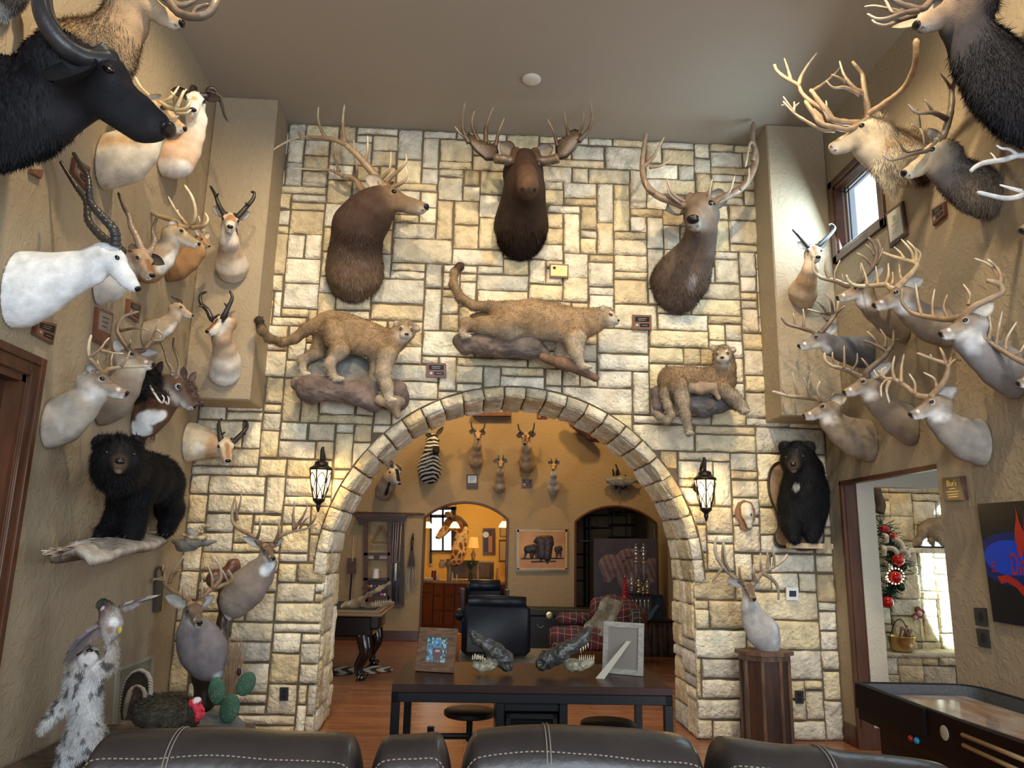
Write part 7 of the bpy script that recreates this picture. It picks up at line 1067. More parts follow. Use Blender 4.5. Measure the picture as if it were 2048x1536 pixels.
for i in range(14):
    for j in range(12):
        x0, y0 = a+(1-2*a)*i/14, b+(1-2*b)*j/12; x1, y1 = a+(1-2*a)*(i+1)/14, b+(1-2*b)*(j+1)/12; d = sqrt((i-7)**2+(j-7)**2*.7); col = (.55, .42, .36) if d < 1.6 and j < 7 else (.16, .10, .10) if d < 3.4 and j > 4 else rnd.choice(((.10, .25, .45), (.06, .12, .10), (.45, .55, .62), (.12, .30, .5), (.2, .25, .2)))
        pp = [f(x0, y0)+nf*.0085, f(x1, y0)+nf*.0085, f(x1, y1)+nf*.0085, f(x0, y1)+nf*.0085]; g.add(pp, [(0, 1, 2, 3)], col)
g.obj('picture', vmat('photo_pixels', .2, 0, 1, 0), t)
p0, p1 = on_table(E1, 1540, 366), on_table(E1, 1776, 388); t, f, nf, a, b, rx, upv = lean_frame('whitewashed picture frame seen from behind with its easel leg, right end of console table', p0, p1, .33, .12, M_GREYW, .034)
g = G(); board(g, f, nf, a, b, 1-a, 1-b, .004, .010); g.obj('backing', mat('grey_board', (.22, .19, .16), .7), t)
g = G(); e0, e1 = f(.64, .36)+nf*.014, on_table(E1, 1522, 402); w_ = rx*.022; g.slab([e0-w_*.7, e0+w_*.7, e1+w_*1.3+[0, 0, .0], e1-w_*1.3], nf*.006); g.obj('easel_leg', mat('cream_card', (.60, .56, .46), .6), t)
def gator(label, Y0, upper, lower, neck, tdir, teeth):
    B = Body(.02); GC = (.055, .052, .045); limb(B, E1, Y0, upper, GC, k=.02); limb(B, E1, Y0, lower, (.30, .27, .18), k=.015); limb(B, E1, Y0, neck, (.045, .043, .038), k=.02); p = cpt(E1, neck[-1][0], neck[-1][1], Y0+neck[-1][2])
    q = cpt(E1, neck[-1][0]+tdir*20, neck[-1][1]+6, Y0-.08); B.sub.append((q, (q+p)/2, crr(E1, neck[-1][3]*.8, p), crr(E1, neck[-1][3]*.5, p))); B.clip.append((np.array([0, 0, ZT+.002]), np.array([0, 0, 1.])))
    P, Fa, N_, C = B.mesh(.006); P = P+N_*(vnoise(P*60)*.006+vnoise(P*26)*.004)[:, None]; P[:, 2] = np.maximum(P[:, 2], ZT+.002); t = thing('alligator_mount', label, 'alligator head', (*p[:2], ZT)); g = G(); g.addnp(P, Fa, C*(1+.5*vnoise(P*40))[:, None]); g.obj('skull', vmat('gator_hide', .35, .4, 30, .8, 90, .004, spec=.6), t, True)
    for a_, b_, d_, up_ in teeth: g = G(); k = cpt(E1, a_, b_, Y0+d_); g.tube([k-[0, 0, .006*up_], k+[.002, 0, .026*up_]], [.0055, .0008], (.72, .64, .44), 6); g.obj('tooth', M_HORN, t, True)
YG = FL[1]+.42
gator('dark alligator head with open jaws pointing left on the console table', YG, [(775, 140, 0, 22), (800, 175, 0, 30), (860, 205, 0, 34), (920, 235, 0, 42)], [(790, 320, -.02, 22), (830, 335, -.03, 26), (890, 310, 0, 34)], [(900, 250, 0, 48), (960, 285, .02, 50), (975, 320, .0, 40)], 1, [(775+k*12, 285-(k % 2)*3, -.05, 1) for k in range(6)]+[(790+k*14, 262+k*6, -.03, -1) for k in range(5)])
gator('dark glossy alligator head with gaping jaws pointing right on the console table', YG-.05, [(1450, 120, 0, 26), (1420, 165, 0, 34), (1360, 210, 0, 38), (1300, 240, 0, 44)], [(1465, 305, -.02, 24), (1420, 325, -.03, 27), (1350, 320, 0, 38)], [(1290, 260, 0, 48), (1220, 285, .02, 50), (1185, 310, 0, 42)], -1, [(1400+k*12, 288-(k % 2)*4, -.05, 1) for k in range(8)]+[(1450-k*14, 200+k*10, -.02, -1) for k in range(4)])
M_LEA = mat('brown_leather', (.024, .019, .018), .34, var=.35, vs=5, col2=(.040, .031, .028), bump=.35, bs=28, bd=.006, spec=.55); M_STI = mat('stitching', (.28, .23, .19), .6)
sofa = thing('leather_sofa', 'dark brown leather sectional sofa back across the bottom of the view', 'sofa', (.1, 2.6, 0))
def cushion(pts, Y0s, name='back_cushion', seams=()):
    T = np.array([PY(u, v, y) for (u, v), y in zip(pts, Y0s)]); T = smooth_path(T, 8); n = len(T); s = np.concatenate([[0], np.cumsum(np.linalg.norm(np.diff(T[:, :2], axis=0), axis=1))]); Lg = s[-1]; rows = []
    for i in range(n):
        e = min(s[i], Lg-s[i]); fa = sqrt(max(.0, 1-(1-min(1, e/.07))**2)) if e < .07 else 1; fa = max(fa, .45); r = .125*fa; z = T[i][2]; row = []
        row.append((0, .16*fa+.02, .05)); row.append((0, .20*fa, z-.25))
        for a in np.linspace(0, pi, 12): row.append((0, r*cos(a)*1.15+.02, z-.125+r*sin(a)+(.125*(fa-1) if fa < 1 else 0)+.0))
        row.append((0, -.135*fa-.02, z-.28)); row.append((0, -.20*fa-.02, z-.45)); row.append((0, -.15*fa, .05))
        rows.append([(T[i][0], T[i][1]+y, zz) for _, y, zz in row])
    V = np.array(rows); V += vnoise(V*5)[..., None]*.012*np.array([0, .6, 1.0]); g = G(); g.grid(V); m_ = V.shape[1]
    g.add(V[0], [tuple(range(m_))]); g.add(V[-1], [tuple(range(m_))[::-1]]); o = g.obj(name, M_LEA, sofa, True)
    g = G(); P = smooth_path(V[2:-2, 11]+np.array([0, -.004, .002]), 2); step = .017; d = np.concatenate([[0], np.cumsum(np.linalg.norm(np.diff(P, axis=0), axis=1))])
    for q in np.arange(0, d[-1]-.01, step): a = np.array([np.interp(q, d, P[:, k]) for k in range(3)]); b = np.array([np.interp(q+.010, d, P[:, k]) for k in range(3)]); g.tube([a, b], .0022, seg=5)
    for fr in seams:
        i = int(fr*(n-1)); Q = V[i, 3:13]+np.array([0, 0, .003])
        for dx in (-.006, .006): g.tube(smooth_path(Q+[dx, 0, 0], 2), .0018, seg=5)
    g.obj('stitching', M_STI, o, kind='stuff')
cushion([(168, 1530), (190, 1482), (269, 1464), (463, 1463), (640, 1468), (705, 1477), (733, 1512)], [2.70, 2.72, 2.75, 2.78, 2.78, 2.76, 2.74], seams=(.42, .12))
cushion([(731, 1512), (765, 1477), (830, 1471), (880, 1471), (914, 1500)], [2.74]*5)
cushion([(914, 1500), (940, 1472), (1007, 1460), (1128, 1456), (1310, 1467), (1380, 1482), (1418, 1512)], [2.74, 2.74, 2.74, 2.73, 2.71, 2.70, 2.68], seams=(.46,))
cushion([(1414, 1515), (1425, 1486), (1461, 1478), (1561, 1488), (1645, 1500), (1700, 1513), (1790, 1521), (1880, 1534), (1960, 1560)], [2.68, 2.66, 2.64, 2.58, 2.52, 2.48, 2.42, 2.36, 2.30], seams=(.5,))
g = G(); g.box((-1.30, 2.0, .08), (.95, 2.60, .45), bev=.06); g.box((-1.22, 2.70, .1), (.80, 2.84, .84), bev=.05); g.obj('seat_base', M_LEA, sofa, True, 40)
SBc = (1660, 1320, 5.278); ZR = .86
def sp(a, b, z): return PZ(SBc[0]+a/SBc[2], SBc[1]+b/SBc[2], z)
A = sp(245, 225, ZR); Bn = sp(2048, 890, ZR); dv = nrm((Bn-A)*[1, 1, 0]); nv = np.array([-dv[1], dv[0], 0]); nv = nv if nv[0] > 0 else -nv; far = sp(1200, 228, ZR); Wd = min(.9, abs((far-A)@nv)+.0); Wd = max(Wd, .72)
Lg = 2.9; O = A*[1, 1, 0]; AX2 = np.array([dv, nv, [0, 0, 1.]])
def sb(g, x0, y0, z0, x1, y1, z1, bev=.004, col=(1, 1, 1)): c = O+dv*(x0+x1)/2+nv*(y0+y1)/2+np.array([0, 0, (z0+z1)/2]); g.obox(c, AX2, (abs(x1-x0)/2, abs(y1-y0)/2, abs(z1-z0)/2), col, bev)
t = thing('shuffleboard_table', 'long shuffleboard table with black rim and glossy plank surface at the right edge', 'shuffleboard', O+dv*Lg/2+nv*Wd/2)
def ring(z, ins, r0=.16, r1=.05): # rounded far end outline
    P = []
    for cx, cy, a0, rr in ((r0, Wd-r0, pi/2, r0), (r1, r1, pi, r1)):
        for k in range(7): a = a0+k/6*pi/2; q = max(.004, rr-ins) if rr > ins else .004; cx2, cy2 = (cx, cy) if rr > ins else (ins, ins); P.append(O+dv*(cx2+q*cos(a))+nv*(cy2+q*sin(a))+np.array([0, 0, z]))
    return [O+dv*Lg+nv*(Wd-ins)+np.array([0, 0, z])]+P+[O+dv*Lg+nv*ins+np.array([0, 0, z])]
g = G(); g.grid(np.array([ring(ZR-.20, 0), ring(ZR-.003, 0), ring(ZR, .006), ring(ZR, .03), ring(ZR-.004, .036), ring(ZR-.10, .036)])); g.obj('rim', mat('black_lacquer', (.004, .004, .006), .5, spec=.25), t, True, 40)
g = G(); g.add(ring(ZR-.10, .03), [tuple(range(16))]); g.add(ring(ZR-.2, 0), [tuple(range(16))]); g.grid(np.array([ring(ZR-.006, .037), ring(ZR-.10, .0375)])); g.obj('carpet_gutter', mat('grey_carpet', (.10, .10, .105), .95, var=.3, vs=60, bump=.6, bs=300), t)
M_SHUF = mat('glossy_maple', (.30, .13, .06), .12, var=1.6, vs=3.2, col2=(.62, .52, .44), st=(5, 1.1, 1), coat=.8);
g = G(); sb(g, .16, .14, ZR-.12, Lg, Wd-.14, ZR-.045); g.obj('playing_board', M_SHUF, t)
M_SBW = mat('dark_cherry', (.012, .004, .003), .45, var=.5, vs=3, col2=(.022, .008, .006), spec=.3)
nn_ = -nv
def sd(a, b, off=0.0): d = ray(SBc[0]+a/SBc[2], SBc[1]+b/SBc[2]); P0 = O+nn_*off; return CAM+d*(((P0-CAM)@nv)/(d@nv))
g = G(); g.slab([sd(a, b, .0) for a, b in ((985, 520), (2600, 1075), (2600, 1700), (1900, 1480), (1250, 1130), (980, 985), (700, 880), (545, 790), (535, 640), (985, 800))], nv*.05); sb(g, .16, .06, ZR-.42, Lg, Wd-.04, ZR-.20); g.obj('cabinet_side', M_SBW, t)
g = G(); g.slab([sd(a, b, .012) for a, b in ((262, 240), (985, 512), (1000, 812), (860, 790), (560, 615), (268, 498))], nv*.02); g.obj('end_panel', bpy.data.materials['black_lacquer'], t)
x1_ = (sd(620, 1000)-O)@dv; g = G(); sb(g, x1_, .04, 0, x1_+.30, Wd-.06, ZR-.36, .02); g.obj('leg', M_SBW, t)
m_ = G(); m_.lathe(sd(1210, 770, .002), [(.034, 0), (.034, .003), (.026, .005), (.0, .0055)], 24, axis=nn_); m_.obj('medallion', mat('cream_medallion', (.55, .48, .34), .4), t, True, 30)
M_INL = mat('maple_inlay', (.50, .33, .16), .35)
for (a0, b0), (a1, b1) in (((1400, 790), (2500, 1240)), ((1410, 900), (2500, 1400))): g = G(); g.tube([sd(a0, b0, .001), sd(a1, b1, .001)], .011, seg=8); g.obj('inlay_stripe', M_INL, t, True)
for a, b, cl in ((858, 828, (.35, .02, .02)), (920, 850, (.02, .28, .42))): g = G(); g.ball(sd(a, b, .003), .017, seg=12); g.obj('button', mat('button_%d' % a, cl, .3), t, True)
CLY = (np.array([0, BY-.004, 0]), np.array([0, -1., 0])); E4 = (680, 1010, 6.145); E5c = (1180, 1060, 7.681); F3 = (840, 1020, 9.6); F4 = (680, 1160, 7.317)
def zeb(P, C, H, s):
    q = P-H(0, 0, 0); a = P[:, 2]*92+np.abs(P[:, 0]-H(0, 0, 0)[0])*26+vnoise(P*7)*2.2; st = np.clip(np.sin(a)*3+.2, 0, 1); muz = np.linalg.norm(P-H(.95, 0, -.1), axis=1) < .34*s; C = np.outer(1-st, [.015, .014, .014])+np.outer(st, [.70, .68, .62]); C[muz] = (.02, .018, .018); return C
YZ = BY-.40
beast('zebra_mount', 'zebra bust with bold stripes above the bar arch', 'mounted zebra', D6, YZ, (585, 190, 0), (602, 268, -.22), [(568, 250, .02, 38), (560, 310, .12, 52), (556, 360, .24, 66), (556, 390, .34, 68)], {0: (.6, .6, .6), 1: (.6, .6, .6), 2: (.02, .02, .02), 3: (.6, .6, .6), 'e': (.05, .04, .04), 'i': (.35, .28, .2)}, 'horse', clip=CLY,
      ears=[(642, 102, 0, (1, .3, 0)), (528, 150, 0, (1, -.3, 0))], earw=.16, flat=(FX, 1.0), pb=zeb)
beast('oryx_mount', 'oryx bust with black and white face beside the arch edge', 'mounted oryx', D6, YZ, (345, 390, 0), (368, 462, -.12), [(310, 420, .0, 42), (290, 470, .14, 52), (278, 500, .28, 54), (276, 510, .36, 52)], {0: (.65, .63, .6), 1: (.4, .32, .25), 2: (.75, .75, .74), 3: (.38, .29, .21), 'e': (.5, .45, .4), 'i': (.5, .45, .4)}, 'deer', clip=CLY,
      ears=[(378, 352, 0), ('d', -.4, -.6, .4)], flat=(FX, 1.0), horns=[[[8, 3, (320, 350, 0), (318, 330, .05), (312, 305, .1)]]], paint=[('hl', (.0, 0, .22), (.75, 0, .02), .16, (.02, .018, .018), .4), ('hl', (0, .26, 0), (.5, .12, -.3), .07, (.02, .02, .02), .4), ('l', (305, 460, -.1), (280, 540, .1), 12, (.02, .02, .02), .4)])
AC = {0: (.42, .27, .14), 1: (.45, .32, .2), 2: (.7, .66, .58), 3: (.42, .29, .17), 'e': (.4, .28, .17), 'i': (.6, .52, .42), 'r': (.5, .4, .28)}
HB = ((.03, .022, .018), (.02, .015, .012)); GP = 'antelope heads over the bar arch'
beast('antelope_mount', 'antelope with lyre horns, upper one right of the zebra', 'mounted antelope', D6, YZ, (856, 152, 0), (858, 186, -.16), [(850, 220, .06, 24), (848, 265, .18, 30), (843, 310, .30, 44), (842, 325, .36, 40)], AC, 'deer', clip=CLY, ears=[(905, 140, 0, (1, .3, 0)), (800, 130, 0, (1, -.3, 0))], flat=(FX, 1.0), horns=[[[7, 3, (846, 140, 0), (820, 112, 0), (812, 70, 0)]], [[7, 3, (868, 142, 0), (893, 112, 0), (900, 72, 0)]]], hc=HB, paint=[('l', (848, 220, -.1), (845, 290, 0), 14, (.6, .52, .42), .8)])
beast('antelope_mount', 'antelope with wide horns and broad ears, centre of the amber wall', 'mounted antelope', D6, YZ, (1152, 170, 0), (1146, 215, -.17), [(1158, 235, .06, 28), (1162, 285, .18, 36), (1164, 330, .30, 48), (1164, 348, .36, 42)], AC, 'deer', clip=CLY, ears=[(1217, 150, 0, (1, .3, 0)), (1093, 158, 0, (1, -.3, 0))], flat=(FX, 1.0), horns=[[[8, 3, (1140, 158, 0), (1112, 120, 0), (1105, 85, 0)]], [[8, 3, (1170, 160, 0), (1200, 120, 0), (1206, 76, 0)]]], hc=HB, paint=[('l', (1155, 240, -.1), (1150, 340, .1), 20, (.6, .52, .42), .8), ('hl', (.1, 0, .2), (.8, 0, .05), .12, (.10, .06, .04), .5)])
beast('antelope_mount', 'small antelope with short straight horns and spread ears, lower left', 'mounted antelope', D6, YZ+.05, (998, 328, 0), (995, 356, -.13), [(994, 385, .05, 19), (992, 430, .16, 27), (990, 470, .26, 36), (990, 485, .30, 34)], AC, 'deer', clip=CLY, ears=[(1042, 315, 0, (1, .3, 0)), (950, 318, 0, (1, -.3, 0))], flat=(FX, 1.0), horns=[[[5, 2, (988, 318, 0), (981, 275, 0)]], [[5, 2, (1010, 318, 0), (1015, 276, 0)]]], hc=HB, paint=[('p', (990, 480, .1), 24, (.66, .6, .5), .6)])
beast('antelope_mount', 'slim pale antelope head with pointed ears, rightmost over the arches', 'mounted antelope', D6, YZ+.05, (1326, 345, 0), (1320, 372, -.12), [(1325, 400, .05, 18), (1324, 440, .16, 26), (1325, 480, .26, 34), (1326, 500, .30, 30)], {**AC, 3: (.55, .48, .40)}, 'deer', clip=CLY, ears=[(1362, 318, 0, (1, .3, 0)), (1293, 318, 0, (1, -.3, 0))], flat=(FX, 1.0), horns=[[[5, 2, (1317, 332, 0), (1308, 298, 0)]], [[5, 2, (1335, 332, 0), (1345, 298, 0)]]], hc=HB)
def YQd(cr, a, b, c, d, y): return Y4(y, crp(cr, [(a, b), (c, b), (c, d), (a, d)]))
plaque('framed plaque with silver plate below the upper left antelope', YQd(D6, 785, 400, 856, 486, BY), NB, 'grey', frame_m=M_DKWOOD)
plaque('small dark plaque with two plates between the lower antelopes', YQd(D6, 1128, 428, 1194, 478, BY), NB)
plaque('small dark plaque at the top of the arch view', YQd(D6, 1222, 10, 1287, 54, BY), NB)
t = thing('wall_ledge', 'narrow wooden ledge seen at the top of the arch view', 'ledge', cpt(D6, 940, 40, BY)); f = qplane(*YQd(D6, 825, 22, 1062, 44, BY)); g = G(); board(g, f, NB, 0, 0, 1, 1, 0, .16); g.obj('shelf', M_PLQ, t)
g = G(); board(g, f, NB, .1, -.6, .95, -.02, .03, .10); g.obj('carving', mat('pale_carving', (.45, .34, .2), .6, bump=.8, bs=30, bd=.01), t)
t = thing('tail_mount', 'bushy brown fur piece with white ball under the arch, on the right', 'mounted tail', cpt(D6, 1500, 120, BY-.2)); B = Body(.05); limb(B, D6, BY-.25, [(1440, 80, 0, 20), (1500, 110, 0, 34), (1560, 150, 0, 38), (1600, 170, 0, 26)], (.20, .10, .06)); limb(B, D6, BY-.25, [(1437, 70, 0, 17)]*2, (.72, .70, .66)); P, Fa, N_, C = B.mesh(.014); g = G(); g.addnp(P, Fa, C); fur(g, P, Fa, N_, C, 5000, .05, .004, (.5, 0, -.8), .4, .5); g.obj('fur', M_LONGFUR, t, True)
YF = BY-.12; t = thing('fish_mount', 'silver-grey fish on black coral on the right of the rear wall', 'mounted fish', cpt(D6, 1745, 445, YF)); B = Body(.02)
limb(B, D6, YF, [(1665, 440, 0, 16), (1700, 440, 0, 28), (1750, 440, 0, 32), (1800, 440, 0, 24), (1840, 438, 0, 9)], (.20, .21, .19)); limb(B, D6, YF, [(1665, 430, 0, 9), (1648, 425, 0, 4)], (.25, .25, .22), k=.01)
for a in ((1838, 438, 1868, 405), (1838, 440, 1862, 468), (1760, 460, 1752, 490), (1735, 412, 1750, 400)): B.cone(cpt(D6, a[0], a[1], YF), cpt(D6, a[2], a[3], YF), .03, .008, (.12, .12, .11), (0, 1, 0), .3)
B.dots(np.array([cpt(D6, 1680, 462, YF-.05), cpt(D6, 1820, 455, YF-.05)]), .05, (.5, .5, .46), .8); P, Fa, N_, C = B.mesh(.010); g = G(); g.addnp(P, Fa, C); g.obj('fish', vmat('fish_skin', .3, .2, 30, .2), t, True)
g = G()
for k in range(30): a = rnd.uniform(0, 2*pi); L_ = rnd.uniform(.1, .34); c0 = cpt(D6, 1730, 445, BY-.04); e = c0+np.array([cos(a)*L_*.55, -rnd.uniform(0, .08), (abs(sin(a)) if k % 2 else -abs(sin(a)))*L_]); g.tube(smooth_path([c0, (c0+e)/2+rng.normal(0, .02, 3), e], 4), .014, (1, 1, 1), 6)
g.obj('coral', mat('black_coral', (.012, .010, .014), .6), t)
YR_ = BY
def yb4(cr, a, b, c, d, y=BY): return qplane(*YQd(cr, a, b, c, d, y))
t = thing('cue_rack', 'dark wall rack with pool cues, triangle, cup and balls', 'cue rack', cpt(E4, 450, 1240, BY)); unit = qplane(*YQd(E4, 0, 0, 1000, 1000, BY)); Q = lambda g, a, b, c, d, z0, z1, col=(1, 1, 1): board(g, unit, NB, a/1000, b/1000, c/1000, d/1000, z0, z1, col)
g = G(); Q(g, 200, 118, 825, 150, 0, .16); Q(g, 215, 148, 815, 178, 0, .13); Q(g, 225, 176, 805, 205, 0, .10); g.obj('cornice', M_DKWOOD, t)
g = G(); Q(g, 300, 200, 345, 1190, 0, .09); Q(g, 590, 200, 640, 1190, 0, .09); Q(g, 300, 590, 620, 625, 0, .09); Q(g, 300, 640, 620, 680, 0, .05); Q(g, 290, 895, 610, 925, 0, .09); Q(g, 280, 1010, 610, 1035, 0, .07); Q(g, 280, 1110, 610, 1190, 0, .09); Q(g, 640, 200, 790, 240, 0, .06); Q(g, 630, 690, 740, 720, 0, .06); Q(g, 690, 700, 710, 1240, 0, .03); Q(g, 590, 1225, 765, 1250, 0, .10); Q(g, 100, 655, 200, 845, 0, .08); Q(g, 230, 200, 330, 250, 0, .07); g.obj('frame', M_DKWOOD, t)
g = G(); Q(g, 345, 925, 590, 1110, 0, .02); Q(g, 600, 200, 790, 1230, .0, .012); g.obj('backboard', mat('dark_panel', (.05, .028, .02), .5), t)
tri = thing('ball_triangle', 'wooden ball triangle hanging in the cue rack', 'triangle', cpt(E4, 490, 470, BY-.06)); g = G(); pts = [cpt(E4, 500, 255, BY-.05), cpt(E4, 600, 455, BY-.05), cpt(E4, 395, 455, BY-.05)]
for i in range(3): g.tube([pts[i], pts[(i+1) % 3]], .016, seg=6)
g.obj('frame', mat('triangle_wood', (.22, .12, .05), .4), tri)
CUEL = ['grey shafted pool cue, first in the rack', 'pinkish pool cue, second in the rack', 'pool cue with white sleeve, third in the rack', 'tan pool cue, last in the rack by the wall']
for i, (a0, a1, b1, cl) in enumerate(((660, 635, 1190, (.35, .32, .3)), (690, 662, 1190, (.55, .36, .3)), (720, 680, 1200, (.6, .42, .36)), (755, 720, 1200, (.62, .45, .28)))):
    P = [cpt(E4, a0, 215, BY-.07), cpt(E4, (a0+a1)/2, 560+i*0, BY-.07), cpt(E4, a1+6, 700, BY-.07)]; t2 = thing('pool_cue', CUEL[i], 'pool cue', cpt(E4, a1, b1, BY-.08), 'cues in the rack'); g = G(); g.tube([P[0], P[2]], [.006, .010], seg=8); g.obj('shaft', mat('cue_%d' % i, cl, .3), t2, True)
    g = G(); g.tube([P[2], cpt(E4, a1-18+i*4, b1, BY-.07)], [.011, .015], seg=8); g.obj('butt', mat('cue_butt', (.03, .05, .07), .3) if i == 0 else bpy.data.materials['cue_butt'], t2, True)
    if i == 2: g = G(); g.tube([cpt(E4, 688, 715, BY-.075), cpt(E4, 680, 930, BY-.075)], .0165, seg=8); g.obj('sleeve', M_WHITE, t2, True)
t2 = thing('pool_cue', 'single pool cue at the left edge of the rack', 'pool cue', cpt(E4, 130, 1160, BY-.07), 'cues in the rack'); g = G(); g.tube([cpt(E4, 170, 390, BY-.09), cpt(E4, 150, 690, BY-.09)], [.006, .010], seg=8); g.obj('shaft', bpy.data.materials['cue_3'], t2); g = G(); g.tube([cpt(E4, 145, 845, BY-.07), cpt(E4, 120, 1170, BY-.07)], .015, seg=8); g.obj('butt', M_BLACKM, t2)
g = G(); c = cpt(E4, 440, 890, BY-.06); c[2] = unit(0, .895)[2]+.003; hh = .16; g.lathe(c, [(.062, 0), (.060, .01), (.046, hh), (.040, hh), (.055, .012), (0, .01)], 20); solo(g, 'paper_cup', M_WHITE, 'white upturned cup on the rack shelf', 'cup', smooth=True, angle=40)
BC_ = [(.7, .68, .6), (.6, .1, .05), (.65, .6, .5), (.1, .15, .4), (.5, .25, .1), (.6, .6, .55), (.4, .05, .08), (.7, .5, .1), (.6, .58, .5), (.45, .2, .3), (.66, .62, .55)]
for i, (a, b) in enumerate(((310, 1000), (345, 995), (385, 998), (430, 998), (480, 998), (520, 998), (300, 1068), (340, 1062), (375, 1062), (512, 1070), (552, 1068))):
    c = cpt(E4, a, b, BY-.045); c[2] = unit(0, (1.010 if i < 6 else 1.110))[2]+.028; g = G(); g.ball(c, .028, BC_[i], 14, 10); o = solo(g, 'pool_ball', vmat('ball', .15, 0, 1, 0) if i == 0 else bpy.data.materials['ball'], 'pool ball on the %s ball shelf of the rack, %s from the left' % (('upper', ('first', 'second', 'third', 'fourth', 'fifth', 'last')[i]) if i < 6 else ('lower', ('first', 'second', 'third', 'fourth', 'last')[i-6])), 'pool ball', 'pool balls on the '+('upper' if i < 6 else 'lower')+' shelf', True)
t = thing('score_cards', 'row of small pale score tiles on the rack', 'score tiles', cpt(E4, 450, 650, BY-.06));
for a in (325, 372, 488, 535): g = G(); Q(g, a, 625, a+46, 668, .052, .056); g.obj('tile', mat('tile_%d' % a, (.55, .36, .3) if a % 3 else (.6, .5, .45), .5), t)
t = thing('tail_whisk', 'hanging whisk of two long pale hair tails on a dark handle', 'whisk', cpt(E4, 890, 400, BY-.03)); g = G(); g.tube([cpt(E4, 898, 345, BY-.03), cpt(E4, 888, 440, BY-.04)], [.010, .028], seg=8); g.tube([cpt(E4, 888, 430, BY-.04), cpt(E4, 880, 560, BY-.05)], [.03, .016], seg=8); g.obj('handle', M_SEAT, t, True)
for q, (x0, b1, cl) in enumerate(((828, 1110, (.40, .36, .30)), (905, 1050, (.42, .33, .24)))):
    g = G()
    for k in range(70): u = rnd.uniform(-1, 1); p = [cpt(E4, 885+u*12, 520, BY-.05), cpt(E4, (885+x0)/2+u*18+(8 if q else -8), 740, BY-.06+rnd.uniform(-.02, .02)), cpt(E4, x0+u*26, 900, BY-.05+rnd.uniform(-.02, .02)), cpt(E4, x0+u*18, b1-rnd.uniform(0, 120), BY-.04)]; n_ = rnd.uniform(.7, 1.2); g.tube(smooth_path(p, 3), .0035, [(.10*n_, .08*n_, .07*n_)]*4+[(c_*n_) for c_ in [np.array(cl)]*6], 4)
    g.obj('hair_tail', vmat('tail_hair', .7, .1, 5, 0) if q == 0 else bpy.data.materials['tail_hair'], t)
M_POOL = mat('pool_table_wood', (.010, .005, .004), .25, coat=.4); YP0, YP1, ZP = 9.75, 11.3, .82; xr = PY(680+560/7.317, 1160+470/7.317, YP0)[0]; t = thing('pool_table', 'dark carved pool table at the left of the arch', 'pool table', (xr-.8, 10.7, 0))
g = G(); g.box((xr-2.6, YP0, ZP-.045), (xr+.02, YP1, ZP), bev=.015); g.box((xr-2.6, YP0-.02, ZP-.07), (xr+.05, YP1, ZP-.035), bev=.01); g.obj('rail', mat('rail_wood', (.30, .19, .09), .3, coat=.3), t); g = G(); g.box((xr-2.5, YP0+.10, ZP-.02), (xr-.06, YP1-.06, ZP+.004)); g.obj('cloth', mat('cloth', (.02, .016, .012), .9), t)
g = G(); g.box((xr-2.5, YP0+.03, ZP-.32), (xr-.06, YP1-.05, ZP-.06), bev=.03); g.box((xr-.10, YP0+.0, ZP-.22), (xr+.02, YP0+.3, ZP-.05), bev=.02); g.obj('apron', M_POOL, t)
def curl_leg(x, y, par, mt, h, r0=.085): g = G(); P = smooth_path([(x, y, h), (x+.03, y-.03, h*.78), (x+.04, y-.04, h*.6), (x-.03, y+.0, h*.32), (x-.02, y, h*.14), (x+.03, y-.02, 0.0)], 6); n = len(P); g.tube(P, [r0*(1.15-.75*(i/n)+.45*(i/n > .86)) for i in range(n)], seg=12); return g.obj('leg', mt, par, True)
for x, y in ((xr-.18, YP0+.12), (xr-.18, YP1-.2), (xr-2.3, YP0+.15)): curl_leg(x, y, t, M_POOL, .52)
t = thing('alligator_skull', 'tan open-jawed alligator mount lying on the pool table', 'mounted alligator', cpt(F4, 300, 440, YP0+.3)); B = Body(.04); YA = YP0+.35
GT = (.30, .21, .12); limb(B, F4, YA, [(60, 400, 0, 60), (200, 360, 0, 75), (310, 320, 0, 55)], (.34, .23, .12)); limb(B, F4, YA, [(310, 290, 0, 38), (420, 220, 0, 30), (560, 140, 0, 24), (700, 60, 0, 22), (735, 40, 0, 16)], GT, k=.03); limb(B, F4, YA, [(330, 370, 0, 45), (480, 370, 0, 36), (620, 365, 0, 30), (780, 335, 0, 22)], GT, k=.03)
P, Fa, N_, C = B.mesh(.014); dz = max(0, ZP+.003-P[:, 2].min()); P[:, 2] += 0; P = P+N_*(vnoise(P*22)*.014)[:, None]; P[:, 2] = np.maximum(P[:, 2], ZP+.003); g = G(); g.addnp(P, Fa, C*(1+.5*vnoise(P*16))[:, None]); g.obj('head', M_DRIFT, t, True)
for k in range(9): g = G(); c = cpt(F4, 520+k*28, 338-k*2, YA-.05); g.tube([c, c+[0, 0, .035]], [.008, .001], (.7, .62, .45), 5); g.obj('tooth', M_HORN, t)
t = thing('zebra_rug', 'zebra-hide rug on the floor by the pool table', 'rug', PZ(736, 1340, 0)); pts = [PZ(680+a/7.317, 1160+b/7.317, .008) for a, b in ((-200, 1300), (0, 1262), (200, 1270), (400, 1262), (560, 1255), (700, 1262), (770, 1300), (740, 1335), (600, 1350), (500, 1372), (380, 1368), (260, 1350), (100, 1380), (-100, 1390), (-250, 1360))]; pts = smooth_path(pts+[pts[0]], 3)[:-1]
